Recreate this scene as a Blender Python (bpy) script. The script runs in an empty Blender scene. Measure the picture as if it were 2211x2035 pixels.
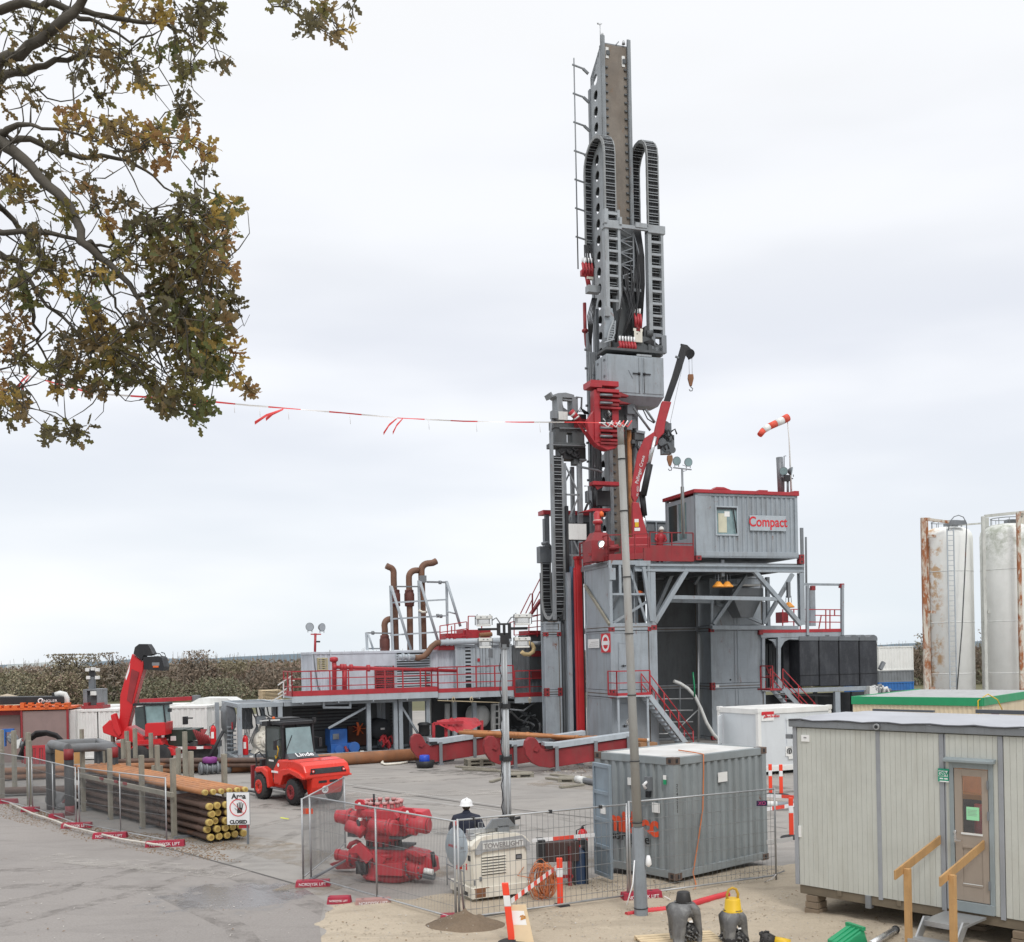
import bpy,math,random
from mathutils import Vector,Matrix,noise
random.seed(7)
S=bpy.context.scene;COL=S.collection
R=math.radians
F,CX,CY,PHI,E=2300.0,1105.5,1411.0,0.02,4.8
cam=bpy.data.objects.new('camera',bpy.data.cameras.new('camera'));COL.objects.link(cam)
cam.data.sensor_fit='HORIZONTAL';cam.data.sensor_width=36.0;cam.data.lens=F/2211*36
cam.data.shift_y=(CY-1017.5)/2211
cam.data.clip_start=0.2;cam.data.clip_end=6000
cam.matrix_world=Matrix.Translation((0,0,E))@Matrix.Rotation(R(90),4,'X')@Matrix.Rotation(-PHI,4,'Z')
S.camera=cam
SUN_EL,SUN_AZ=R(48),R(165)
w=bpy.data.worlds.new('World');S.world=w;w.use_nodes=True
nt=w.node_tree;nt.nodes.clear()
def wn(t,**k):
 n=nt.nodes.new(t)
 for a,b in k.items():setattr(n,a,b)
 return n
out=wn('ShaderNodeOutputWorld');add=wn('ShaderNodeAddShader')
sky=wn('ShaderNodeTexSky',sky_type='NISHITA',sun_disc=False);sky.sun_elevation=SUN_EL;sky.sun_rotation=SUN_AZ
b1=wn('ShaderNodeBackground');b1.inputs[1].default_value=0.012
b2=wn('ShaderNodeBackground');b2.inputs[1].default_value=1.0
tc=wn('ShaderNodeTexCoord');sep=wn('ShaderNodeSeparateXYZ')
rmp=wn('ShaderNodeValToRGB');cr=rmp.color_ramp;cr.interpolation='EASE'
for e,(p,c)in zip([cr.elements[0],cr.elements[1]],[(0.0,(.73,.80,.87,1)),(1.0,(.93,.93,.93,1))]):e.position=p;e.color=c
for p,c in[(.10,(.77,.80,.85,1)),(.25,(.75,.772,.83,1)),(.38,(.83,.845,.875,1)),(.52,(.91,.915,.915,1))]:
 e=cr.elements.new(p);e.color=c
mp=wn('ShaderNodeMapping');mp.inputs['Scale'].default_value=(1.1,1.1,4.5);mp.inputs['Location'].default_value=(.3,.1,.55)
nz=wn('ShaderNodeTexNoise');nz.inputs['Scale'].default_value=1.7;nz.inputs['Detail'].default_value=4.5;nz.inputs['Roughness'].default_value=.45
mr=wn('ShaderNodeMapRange');mr.inputs[1].default_value=.40;mr.inputs[2].default_value=.66;mr.interpolation_type='SMOOTHSTEP'
mx=wn('ShaderNodeMix',data_type='RGBA');mx.inputs[7].default_value=(.93,.94,.965,1)
L=nt.links.new
L(tc.outputs['Generated'],sep.inputs[0]);L(sep.outputs[2],rmp.inputs[0]);L(tc.outputs['Generated'],mp.inputs[0])
L(mp.outputs[0],nz.inputs['Vector']);L(nz.outputs[0],mr.inputs[0])
mm=wn('ShaderNodeMath',operation='MULTIPLY');mm.inputs[1].default_value=.9;L(mr.outputs[0],mm.inputs[0])
zr=wn('ShaderNodeMapRange');zr.inputs[1].default_value=.55;zr.inputs[2].default_value=1.0;zr.inputs[3].default_value=1.0;zr.inputs[4].default_value=1.75;zr.interpolation_type='SMOOTHSTEP';L(sep.outputs[2],zr.inputs[0]);L(zr.outputs[0],b2.inputs[1])
L(mm.outputs[0],mx.inputs[0]);L(rmp.outputs[0],mx.inputs[6]);L(mx.outputs[2],b2.inputs[0])
L(sky.outputs[0],b1.inputs[0]);L(b1.outputs[0],add.inputs[0]);L(b2.outputs[0],add.inputs[1]);L(add.outputs[0],out.inputs[0])
sl=bpy.data.lights.new('sun','SUN');sl.energy=1.15;sl.angle=R(11);sl.color=(1,.975,.94)
so=bpy.data.objects.new('sun',sl);COL.objects.link(so)
sd=Vector((math.sin(SUN_AZ)*math.cos(SUN_EL),math.cos(SUN_AZ)*math.cos(SUN_EL),math.sin(SUN_EL)))
so.rotation_euler=(-sd).to_track_quat('-Z','Y').to_euler()
S.view_settings.view_transform='Standard';S.view_settings.look='None';S.view_settings.exposure=0.03;S.view_settings.gamma=1.0
S.cycles.max_bounces=6;S.cycles.diffuse_bounces=3;S.cycles.glossy_bounces=3;S.cycles.transparent_max_bounces=12
def ray(u,v):
 du,dv=u-CX,CY-v
 return(du*math.cos(PHI)+dv*math.sin(PHI))/F,(dv*math.cos(PHI)-du*math.sin(PHI))/F
def px(u,v,Y):
 a,b=ray(u,v);return Vector((a*Y,Y,E+b*Y))
def gr(u,v,z=0.0):
 a,b=ray(u,v);Y=(z-E)/b;return Vector((a*Y,Y,z))
class Fr:
 """vertical frame: s along the front, w into the depth, z up"""
 def __init__(f,x,y,deg=0.0,z=0.0):
  f.o=Vector((x,y,z));t=R(deg);f.t=t
  f.a=Vector((math.cos(t),math.sin(t),0));f.b=Vector((-math.sin(t),math.cos(t),0))
 def P(f,s,w,z):return f.o+f.a*s+f.b*w+Vector((0,0,z))
 def at(f,u,v,w=0.0):
  a,b=ray(u,v);d=Vector((a,1,b));q=f.o+f.b*w-Vector((0,0,E))
  k=f.b.dot(Vector((q.x,q.y,0)))/f.b.dot(Vector((a,1,0)));p=d*k+Vector((0,0,E))-f.o
  return f.a.dot(p),p.z
 def side(f,u,v,s=0.0):
  a,b=ray(u,v);d=Vector((a,1,b));q=f.o+f.a*s
  k=f.a.dot(Vector((q.x,q.y,0)))/f.a.dot(Vector((a,1,0)));p=d*k+Vector((0,0,E))-f.o
  return f.b.dot(p),p.z
def FY(Y,u=CX,deg=0.0):
 p=px(u,CY,Y);return Fr(p.x,p.y,deg)
def FG(u,v,deg=0.0,z=0.0):
 p=gr(u,v,z);return Fr(p.x,p.y,deg,z)
MATS={}
def lin(c):return tuple((x/12.92 if x<=.04045 else((x+.055)/1.055)**2.4)for x in c)
def mat(name,col,rough=.55,metal=0.0,var=.12,dirt=.25,rust=0.0,rustcol=(.20,.07,.025),scale=1.0,bump=.0,dirtcol=(.11,.095,.08),streak=4.0,spec=.4,trans=0.0,emit=0.0,patch=None,patchamt=.5,patchscale=.4,cscale=None):
 if name in MATS:return MATS[name]
 m=bpy.data.materials.new(name);m.use_nodes=True;t=m.node_tree;N=t.nodes;Lk=t.links.new
 bs=N['Principled BSDF']
 g=N.new('ShaderNodeNewGeometry')
 def tex(sc,det=5,rgh=.6,sz=1.0,dist=0):
  mpp=N.new('ShaderNodeMapping');mpp.inputs['Scale'].default_value=(1,1,sz);Lk(g.outputs['Position'],mpp.inputs[0])
  n=N.new('ShaderNodeTexNoise');n.inputs['Scale'].default_value=sc;n.inputs['Detail'].default_value=det;n.inputs['Roughness'].default_value=rgh
  n.inputs['Distortion'].default_value=dist
  Lk(mpp.outputs[0],n.inputs['Vector']);return n
 def rng(src,a,b,c,d):
  r=N.new('ShaderNodeMapRange');r.inputs[1].default_value=a;r.inputs[2].default_value=b;r.inputs[3].default_value=c;r.inputs[4].default_value=d
  Lk(src,r.inputs[0]);return r.outputs[0]
 def mix(f,a,b):
  x=N.new('ShaderNodeMix');x.data_type='RGBA'
  Lk(f,x.inputs[0])
  if isinstance(a,tuple):x.inputs[6].default_value=(*a[:3],1)
  else:Lk(a,x.inputs[6])
  x.inputs[7].default_value=(*b[:3],1);return x.outputs[2]
 c=tuple(col)
 hi=tuple(min(1,x*(1+var))for x in c);lo=tuple(x*(1-var)for x in c)
 n1=tex(1.3*scale);cur=mix(rng(n1.outputs[0],.3,.7,0,1),lo,hi)
 if patch:
  npz=tex(patchscale,4,.55,1,.6);cur=mix(rng(npz.outputs[0],.48,.62,0,patchamt),cur,patch)
 if dirt>0:
  n2=tex(3.1*scale,6,.65,1/streak);cur=mix(rng(n2.outputs[0],.48,.78,0,dirt),cur,dirtcol)
  n4=tex(17*scale,4,.7);cur=mix(rng(n4.outputs[0],.55,.8,0,dirt*.7),cur,dirtcol)
 if rust>0:
  n3=tex(2.3*scale,8,.72,.45,.5);cur=mix(rng(n3.outputs[0],.68-.28*rust,.76-.24*rust,0,1),cur,rustcol)
 Lk(cur,bs.inputs['Base Color'])
 Lk(rng(n1.outputs[0],.3,.7,max(.05,rough-.1),min(1,rough+.12)),bs.inputs['Roughness'])
 bs.inputs['Metallic'].default_value=metal
 bs.inputs['Specular IOR Level'].default_value=spec
 if trans:bs.inputs['Transmission Weight'].default_value=trans
 if emit:
  bs.inputs['Emission Color'].default_value=(*c,1);bs.inputs['Emission Strength'].default_value=emit
 if bump>0:
  nb=tex(22*scale,5,.65);bp=N.new('ShaderNodeBump');bp.inputs['Strength'].default_value=bump;bp.inputs['Distance'].default_value=.02
  Lk(nb.outputs[0],bp.inputs['Height']);Lk(bp.outputs[0],bs.inputs['Normal'])
 MATS[name]=m;return m
GREY=mat('grey_paint',(.33,.368,.40),.45,var=.1,dirt=.48,rust=.22,streak=8,dirtcol=(.125,.105,.085))
GREY2=mat('grey_paint_pale',(.43,.475,.51),.5,var=.07,dirt=.25,rust=.05)
GREYD=mat('grey_steel_dark',(.17,.185,.20),.5,metal=.2,dirt=.4,rust=.1)
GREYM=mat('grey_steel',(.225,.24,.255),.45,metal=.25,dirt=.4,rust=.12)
RED=mat('red_paint',(.42,.035,.045),.42,var=.15,dirt=.28,rust=.04)
REDD=mat('red_paint_worn',(.27,.03,.035),.55,var=.2,dirt=.35,rust=.1)
REDF=mat('red_paint_bright',(.72,.045,.028),.3,var=.05,dirt=.08)
REDB=mat('red_paint_pressure',(.50,.03,.045),.38,var=.15,dirt=.32)
BLACK=mat('black_paint',(.022,.023,.026),.5,dirt=.3,dirtcol=(.09,.08,.07))
RUBBER=mat('rubber',(.03,.03,.032),.8,dirt=.5,dirtcol=(.12,.11,.10),bump=.3)
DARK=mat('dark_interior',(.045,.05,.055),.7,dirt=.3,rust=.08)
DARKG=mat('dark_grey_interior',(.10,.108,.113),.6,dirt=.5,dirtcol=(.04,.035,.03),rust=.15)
WHITE=mat('white_paint',(.78,.78,.755),.45,var=.05,dirt=.18,dirtcol=(.3,.27,.22))
WHITED=mat('white_paint_dirty',(.70,.71,.69),.5,var=.08,dirt=.4,dirtcol=(.33,.30,.25),rust=.08)
CREAM=mat('cream_paint',(.76,.73,.64),.45,var=.05,dirt=.25,dirtcol=(.3,.22,.15),rust=.06)
GALV=mat('galvanised_steel',(.42,.43,.435),.42,metal=.55,var=.15,dirt=.25)
STEEL=mat('bright_steel',(.62,.63,.64),.25,metal=.8,var=.08,dirt=.1)
RUST=mat('rusty_steel',(.26,.12,.06),.75,var=.35,dirt=.4,rust=.3,bump=.4)
RUSTB=mat('rusted_mast_plate',(.215,.185,.155),.6,var=.25,dirt=.6,rust=.3,rustcol=(.22,.115,.05),scale=.7,patch=(.16,.125,.095),patchamt=.5)
ORPIPE=mat('orange_primed_pipe',(.42,.18,.07),.55,var=.25,dirt=.45,rust=.3,dirtcol=(.12,.06,.03),bump=.2)
BRPIPE=mat('brown_drill_pipe',(.105,.062,.045),.6,var=.3,dirt=.5,rust=.25,dirtcol=(.045,.035,.03),bump=.3)
YCAP=mat('yellow_pipe_cap',(.55,.40,.12),.5,var=.25,dirt=.5,dirtcol=(.35,.25,.12),scale=3)
WOOD=mat('pine_timber',(.47,.28,.12),.6,var=.15,dirt=.25,streak=6,scale=2)
WOODG=mat('weathered_timber',(.28,.26,.21),.8,var=.2,dirt=.4,streak=5,scale=2,bump=.4)
PALW=mat('fresh_pallet_timber',(.66,.52,.33),.7,var=.15,dirt=.25,scale=2)
BLUE=mat('blue_paint',(.03,.13,.42),.45,dirt=.3)
BLUEB=mat('blue_container_paint',(.035,.16,.45),.5,dirt=.3)
GREEN=mat('green_plastic',(.02,.30,.13),.38,var=.1,dirt=.2)
ORANGE=mat('orange_paint',(.75,.14,.03),.45,dirt=.25)
ORPL=mat('orange_barrier_plastic',(.90,.075,.035),.38,var=.05,dirt=.1)
YEL=mat('yellow_paint',(.72,.46,.02),.4,var=.08,dirt=.15)
CABLE=mat('orange_cable_rubber',(.60,.20,.08),.6,dirt=.2)
GLASS=mat('dark_glass',(.05,.07,.075),.06,var=.1,dirt=.03,spec=1.0)
GLASSB=mat('pale_glass',(.22,.32,.33),.08,var=.3,dirt=.1,spec=.8)
PAPER=mat('paper',(.82,.82,.80),.7,var=.03,dirt=.05)
PGREEN=mat('green_paper',(.33,.72,.42),.7,var=.03,dirt=.03)
TXTK=mat('black_lettering',(.03,.03,.03),.6,dirt=0)
TXTR=mat('red_lettering',(.62,.03,.04),.5,dirt=.05)
TXTO=mat('orange_red_lettering',(.75,.09,.03),.5,dirt=.12)
TXTW=mat('white_lettering',(.82,.82,.82),.5,dirt=.05)
TXTG=mat('grey_lettering',(.28,.27,.27),.6,dirt=.1)
HEDGEW=mat('bark',(.115,.10,.085),.9,var=.25,dirt=.4,bump=.5)
CONC=mat('concrete_block',(.34,.32,.29),.9,var=.15,dirt=.35,bump=.5)
POLE=mat('weathered_pole_zinc',(.33,.33,.315),.6,metal=.1,var=.1,dirt=.35,dirtcol=(.22,.15,.10),rust=.02)
TARP=mat('black_tank_plastic',(.035,.038,.045),.6,var=.25,dirt=.45,dirtcol=(.14,.15,.16),scale=.6,streak=3)
TAPE=mat('white_tape',(.80,.78,.77),.5,dirt=.05)
SKIN=mat('skin',(.52,.30,.21),.6,dirt=0)
NAVY=mat('navy_workwear',(.02,.025,.045),.85,var=.2,dirt=.15,bump=.3)
class MB:
 def __init__(m,fr=None,mt=GREY):
  m.f=fr or Fr(0,0);m.v=[];m.q=[];m.mi=[];m.ms=[mt];m.k=0;m.sm=[];m.smooth=False
 def m(m,mt):
  if mt not in m.ms:m.ms.append(mt)
  m.k=m.ms.index(mt);return m
 def raw(m,vs,fs):
  n=len(m.v);m.v+=[Vector(p)for p in vs]
  for f in fs:m.q.append(tuple(i+n for i in f));m.mi.append(m.k);m.sm.append(m.smooth)
  return m
 def box(m,s0,s1,w0,w1,z0,z1):
  P=m.f.P;c=[P(s,w,z)for z in(z0,z1)for(s,w)in((s0,w0),(s1,w0),(s1,w1),(s0,w1))]
  return m.raw(c,[(0,3,2,1),(4,5,6,7),(0,1,5,4),(1,2,6,5),(2,3,7,6),(3,0,4,7)])
 def hexa(m,b,t):
  c=[m.f.P(*p)for p in b+t]
  return m.raw(c,[(0,3,2,1),(4,5,6,7),(0,1,5,4),(1,2,6,5),(2,3,7,6),(3,0,4,7)])
 def W(m,p):return m.f.P(*p)
 def bar(m,p,q,a,b=None,world=False):
  b=b or a
  p,q=(Vector(p),Vector(q))if world else(m.W(p),m.W(q))
  d=(q-p);
  if d.length<1e-6:return m
  d.normalize();up=Vector((0,0,1))if abs(d.z)<.95 else m.f.a
  x=d.cross(up).normalized();y=x.cross(d)
  if abs(d.z)>=.95:x,y=m.f.a,m.f.b
  c=[e+x*i*a/2+y*j*b/2 for e in(p,q)for(i,j)in((-1,-1),(1,-1),(1,1),(-1,1))]
  return m.raw(c,[(0,3,2,1),(4,5,6,7),(0,1,5,4),(1,2,6,5),(2,3,7,6),(3,0,4,7)])
 def tube(m,pts,r,n=8,world=False,cap=True,smooth=True):
  pts=[Vector(p)if world else m.W(p)for p in pts]
  k=len(pts);rs=r if isinstance(r,(list,tuple))else[r]*k
  base=len(m.v);d0=(pts[1]-pts[0]).normalized()
  x=d0.orthogonal().normalized();m0=m.smooth
  for i,p in enumerate(pts):
   d=(pts[min(i+1,k-1)]-pts[max(i-1,0)])
   if d.length<1e-9:d=d0.copy()
   d.normalize();x=(x-d*x.dot(d))
   x=x.normalized()if x.length>1e-6 else d.orthogonal().normalized()
   y=d.cross(x)
   for j in range(n):
    a=2*math.pi*j/n;m.v.append(p+(x*math.cos(a)+y*math.sin(a))*rs[i])
  for i in range(k-1):
   for j in range(n):
    a,b=base+i*n+j,base+i*n+(j+1)%n
    m.q.append((a,b,b+n,a+n));m.mi.append(m.k);m.sm.append(smooth)
  if cap:
   m.q.append(tuple(base+j for j in reversed(range(n))));m.mi.append(m.k);m.sm.append(False)
   m.q.append(tuple(base+(k-1)*n+j for j in range(n)));m.mi.append(m.k);m.sm.append(False)
  return m
 def cyl(m,p,q,r0,r1=None,n=16,world=False):return m.tube([p,q],[r0,r0 if r1 is None else r1],n,world)
 def lathe(m,c,prof,n=24,axis=None,world=False):
  c=Vector(c)if world else m.W(c);ax=(axis or Vector((0,0,1))).normalized()
  x=ax.orthogonal().normalized();y=ax.cross(x);base=len(m.v)
  for r_,h in prof:
   for j in range(n):
    a=2*math.pi*j/n;m.v.append(c+ax*h+(x*math.cos(a)+y*math.sin(a))*max(r_,1e-4))
  for i in range(len(prof)-1):
   for j in range(n):
    a,b=base+i*n+j,base+i*n+(j+1)%n
    m.q.append((a,b,b+n,a+n));m.mi.append(m.k);m.sm.append(True)
  m.q.append(tuple(base+j for j in reversed(range(n))));m.mi.append(m.k);m.sm.append(False)
  m.q.append(tuple(base+(len(prof)-1)*n+j for j in range(n)));m.mi.append(m.k);m.sm.append(False)
  return m
 def prism(m,poly,w0,w1):
  n=len(poly);P=m.f.P
  c=[P(s,w0,z)for s,z in poly]+[P(s,w1,z)for s,z in poly]
  fs=[tuple(range(n)),tuple(reversed(range(n,2*n)))]+[(i,i+n,(i+1)%n+n,(i+1)%n)for i in range(n)]
  return m.raw(c,fs)
 def prism_s(m,poly,s0,s1):
  n=len(poly);P=m.f.P
  c=[P(s0,w_,z)for w_,z in poly]+[P(s1,w_,z)for w_,z in poly]
  return m.raw(c,[tuple(range(n)),tuple(reversed(range(n,2*n)))]+[(i,i+n,(i+1)%n+n,(i+1)%n)for i in range(n)])
 def corr(m,s0,s1,z0,z1,w,pitch=.28,dep=.036,side=None,th=None):
  pts=[];s=s0;k=max(1,round((s1-s0)/pitch));pt=(s1-s0)/k
  for i in range(k):
   a=s0+i*pt;pts+=[(a,0),(a+.38*pt,0),(a+.5*pt,dep),(a+.88*pt,dep)]
  pts.append((s1,0));n=len(pts)
  if side is None:c=[m.f.P(a,w+d,z)for z in(z0,z1)for a,d in pts]
  else:c=[m.f.P(w+d,a,z)for z in(z0,z1)for a,d in pts]
  return m.raw(c,[(i,i+1,i+1+n,i+n)for i in range(n-1)])
 def pbox(m,u0,v0,u1,v1,w,dep):
  a=m.f.at(u0,(v0+v1)/2,w)[0];b=m.f.at(u1,(v0+v1)/2,w)[0]
  z1=m.f.at((u0+u1)/2,v0,w)[1];z0=m.f.at((u0+u1)/2,v1,w)[1]
  return m.box(a,b,w,w+dep,z0,z1)
 def pp(m,p,w):
  if len(p)>2:w=p[2]
  s,z=m.f.at(p[0],p[1],w);return(s,w,z)
 def pbar(m,pts,w,a,b=None):
  q=[m.pp(p,w)for p in pts]
  for i in range(len(q)-1):m.bar(q[i],q[i+1],a,b)
  return m
 def ptube(m,pts,w,r,n=8):return m.tube([m.pp(p,w)for p in pts],r,n)
 def ppoly(m,pts,w,dep):
  q=[m.f.at(u,v,w)for u,v in pts]
  return m.prism(q,w,w+dep)
 def build(m,name,parent=None,loc=None,bevel=0,label=None,cat=None,group=None,kind=None,sub=0):
  me=bpy.data.meshes.new(name)
  o=bpy.data.objects.new(name,me);COL.objects.link(o)
  o['_']=0;del o['_']
  base=Vector(loc)if loc is not None else Vector((0,0,0))
  if parent is not None:base=parent['wloc_']if False else wloc(parent)
  elif loc is None and m.v:
   xs=[p.x for p in m.v];ys=[p.y for p in m.v];zs=[p.z for p in m.v]
   base=Vector(((min(xs)+max(xs))/2,(min(ys)+max(ys))/2,min(zs)))
  me.from_pydata([tuple(p-base)for p in m.v],[],m.q)
  for mt in m.ms:me.materials.append(mt)
  me.polygons.foreach_set('material_index',m.mi);me.polygons.foreach_set('use_smooth',m.sm)
  me.validate();me.update()
  if parent is None:o.location=base
  else:o.parent=parent
  if bevel:
   bm_=o.modifiers.new('bevel','BEVEL');bm_.width=bevel;bm_.segments=2;bm_.limit_method='ANGLE';bm_.angle_limit=R(40)
  if sub:
   sm_=o.modifiers.new('sub','SUBSURF');sm_.levels=sub;sm_.render_levels=sub
  tag(o,label,cat,group,kind);return o
def wloc(o):
 p=Vector((0,0,0))
 while o is not None:p+=o.location;o=o.parent
 return p
def tag(o,label=None,cat=None,group=None,kind=None):
 if label:o['label']=label
 if cat:o['category']=cat
 if group:o['group']=group
 if kind:o['kind']=kind
 return o
def thing(name,label,cat,loc,group=None):
 o=bpy.data.objects.new(name,None);COL.objects.link(o);o.location=Vector(loc);o.empty_display_size=.3
 return tag(o,label,cat,group)
def copy_tree(o,parent=None):
 c=o.copy();COL.objects.link(c);c.parent=parent
 for ch in[x for x in COL.objects if x.parent==o]:copy_tree(ch,c)
 return c
def text(body,size,p,xdir,mt,name,parent,updir=Vector((0,0,1)),align='CENTER',ext=.002,squash=1.0,off=.004,bold=0.0,label=None):
 cu=bpy.data.curves.new('t','FONT');cu.body=body;cu.size=size;cu.align_x=align;cu.align_y='CENTER';cu.extrude=ext;cu.offset=bold
 t=bpy.data.objects.new('t',cu);COL.objects.link(t)
 me=bpy.data.meshes.new_from_object(t);bpy.data.objects.remove(t);bpy.data.curves.remove(cu)
 x=xdir.normalized();y=updir.normalized();z=x.cross(y)
 base=wloc(parent);p=Vector(p)+z*off
 for v in me.vertices:v.co=p-base+x*(v.co.x*squash)+y*v.co.y+z*v.co.z
 me.materials.clear();me.materials.append(mt)
 o=bpy.data.objects.new(name,me);COL.objects.link(o);o.parent=parent
 if label:o['label']=label
 return o
def railing(mb,pts,h=1.1,t=.045,rails=(1.0,.62,.3),post=1.4,kick=.0,inner=0):
 """pts local (s,w,z) polyline; square tube hand rail"""
 for i in range(len(pts)-1):
  p,q=Vector(pts[i]),Vector(pts[i+1]);Ld=(q-p).length;k=max(1,round(Ld/post))
  for r_ in rails:mb.bar((p.x,p.y,p.z+h*r_),(q.x,q.y,q.z+h*r_),t*(1 if r_==1.0 else.8))
  for j in range(k+1):
   c=p.lerp(q,j/k);mb.bar((c.x,c.y,c.z),(c.x,c.y,c.z+h),t)
  if kick:mb.bar((p.x,p.y,p.z+kick/2),(q.x,q.y,q.z+kick/2),.02,kick)
 return mb
def sheet(name,pts,mt,z=0.0,label=None,kind='structure',cat=None):
 mb=MB(Fr(0,0),mt);mb.raw([(p[0],p[1],z)for p in pts],[tuple(range(len(pts)))])
 return mb.build(name,loc=(0,0,0),kind=kind,label=label,cat=cat)
def groundmat(name,c1,c2,c3,rough,sc=1.0,bump=.3,wet=None,stones=0.0):
 m=bpy.data.materials.new(name);m.use_nodes=True;t=m.node_tree;N=t.nodes;Lk=t.links.new;bs=N['Principled BSDF']
 g=N.new('ShaderNodeNewGeometry')
 def nz_(s,d=6,r=.62,dist=0,sx=1,sy=1):
  mp_=N.new('ShaderNodeMapping');mp_.inputs['Scale'].default_value=(sx,sy,1);mp_.inputs['Rotation'].default_value=(0,0,.5);Lk(g.outputs['Position'],mp_.inputs[0])
  n=N.new('ShaderNodeTexNoise');n.inputs['Scale'].default_value=s;n.inputs['Detail'].default_value=d;n.inputs['Roughness'].default_value=r;n.inputs['Distortion'].default_value=dist
  Lk(mp_.outputs[0],n.inputs['Vector']);return n.outputs[0]
 def rng(src,a,b,c,d):
  r=N.new('ShaderNodeMapRange');r.inputs[1].default_value=a;r.inputs[2].default_value=b;r.inputs[3].default_value=c;r.inputs[4].default_value=d;Lk(src,r.inputs[0]);return r.outputs[0]
 def mix(f,a,b):
  x=N.new('ShaderNodeMix');x.data_type='RGBA';Lk(f,x.inputs[0])
  for i,q in((6,a),(7,b)):
   if isinstance(q,tuple):x.inputs[i].default_value=(*q,1)
   else:Lk(q,x.inputs[i])
  return x.outputs[2]
 cur=mix(rng(nz_(.16*sc),.35,.65,0,1),c1,c2)
 cur=mix(rng(nz_(.55*sc,7,.6,.5,1,2.6),.50,.70,0,.6),cur,c3)
 cur=mix(rng(nz_(.5*sc,6,.6,1.2,.6,1.5),.54,.70,0,.4),cur,tuple(x*.8 for x in c3))
 cur=mix(rng(nz_(2.6*sc,7,.7,.8),.56,.70,0,.4),cur,tuple(min(1,x*1.22)for x in c1))
 cur=mix(rng(nz_(26*sc,4,.7),.42,.75,0,.45),cur,tuple(x*.55 for x in c1))
 cur=mix(rng(nz_(90*sc,3,.7),.55,.78,0,.5),cur,tuple(min(1,x*1.45)for x in c1))
 if stones:
  vo=N.new('ShaderNodeTexVoronoi');vo.inputs['Scale'].default_value=14;Lk(g.outputs['Position'],vo.inputs['Vector'])
  k=N.new('ShaderNodeMath');k.operation='MULTIPLY';Lk(rng(vo.outputs['Distance'],.16,.22,1,0),k.inputs[0]);Lk(rng(nz_(2.2),.52,.6,0,stones),k.inputs[1])
  cur=mix(k.outputs[0],cur,(.46,.43,.38))
 Lk(cur,bs.inputs['Base Color']);bs.inputs['Specular IOR Level'].default_value=.35
 ro=rng(nz_(.8*sc),.3,.7,rough-.1,min(1,rough+.1))
 if wet:
  cx,cy,rx,ry=wet;mp2=N.new('ShaderNodeMapping');mp2.inputs['Location'].default_value=(-cx/rx,-cy/ry,0);mp2.inputs['Scale'].default_value=(1/rx,1/ry,0)
  Lk(g.outputs['Position'],mp2.inputs[0]);ln=N.new('ShaderNodeVectorMath');ln.operation='LENGTH';Lk(mp2.outputs[0],ln.inputs[0])
  a_=rng(ln.outputs['Value'],.3,1.1,.55,0);sm=N.new('ShaderNodeMath');sm.operation='ADD';Lk(a_,sm.inputs[0]);Lk(rng(nz_(1.5,7,.68,.3),.3,.7,-.2,.45),sm.inputs[1])
  mk=rng(sm.outputs[0],.30,.52,0,1)
  m2=N.new('ShaderNodeMath');m2.operation='MULTIPLY';Lk(mk,m2.inputs[0]);Lk(rng(ln.outputs['Value'],1.1,.9,0,1),m2.inputs[1])
  x=N.new('ShaderNodeMix');Lk(m2.outputs[0],x.inputs[0]);Lk(ro,x.inputs[2]);x.inputs[3].default_value=.16;ro=x.outputs[0]
  dk=mix(m2.outputs[0],cur,(.17,.16,.155));Lk(dk,bs.inputs['Base Color'])
 Lk(ro,bs.inputs['Roughness'])
 bp=N.new('ShaderNodeBump');bp.inputs['Strength'].default_value=bump;bp.inputs['Distance'].default_value=.03;Lk(nz_(9*sc,8,.7),bp.inputs['Height']);Lk(bp.outputs[0],bs.inputs['Normal'])
 MATS[name]=m;return m
YARD=groundmat('yard_concrete',(.345,.322,.295),(.28,.266,.25),(.205,.193,.18),.8,bump=.15)
ROADM=groundmat('road_asphalt',(.265,.243,.227),(.30,.275,.255),(.215,.196,.182),.75,bump=.2,wet=(gr(520,1935).x,gr(520,1935).y,2.2,1.7))
SAND=groundmat('sand_ground',(.50,.425,.325),(.43,.362,.275),(.30,.25,.19),.95,bump=.8,stones=.8)
FIELD=groundmat('far_field',(.12,.12,.06),(.17,.15,.09),(.10,.10,.06),.95,sc=.1)
SOIL=groundmat('dark_soil',(.17,.125,.085),(.22,.165,.115),(.12,.09,.065),.95,bump=1.0,stones=.5)
sheet('ground',[(-3000,-200),(3000,-200),(3000,4000),(-3000,4000)],FIELD,-.05)
sheet('yard',[(-75,-10),(75,-10),(75,92),(-75,92)],YARD,0)
rp=[gr(-500,1690),gr(-10,1735),gr(160,1785),gr(366,1834),gr(505,1872),gr(645,1912),gr(700,1945),gr(690,2000),gr(700,2100),gr(760,2600),(-6,2,0),(-45,2,0)]
sheet('road',rp,ROADM,.006)
mb=MB(Fr(0,0),mat('joint_tar',(.10,.095,.09),.9,dirt=.4))
for i in range(2,5):
 a,b=Vector(rp[i]),Vector(rp[i+1]);d=(b-a).normalized().cross(Vector((0,0,1)))*.03
 mb.raw([a-d+Vector((0,0,.011)),b-d+Vector((0,0,.011)),b+d+Vector((0,0,.011)),a+d+Vector((0,0,.011))],[(0,1,2,3)])
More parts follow.
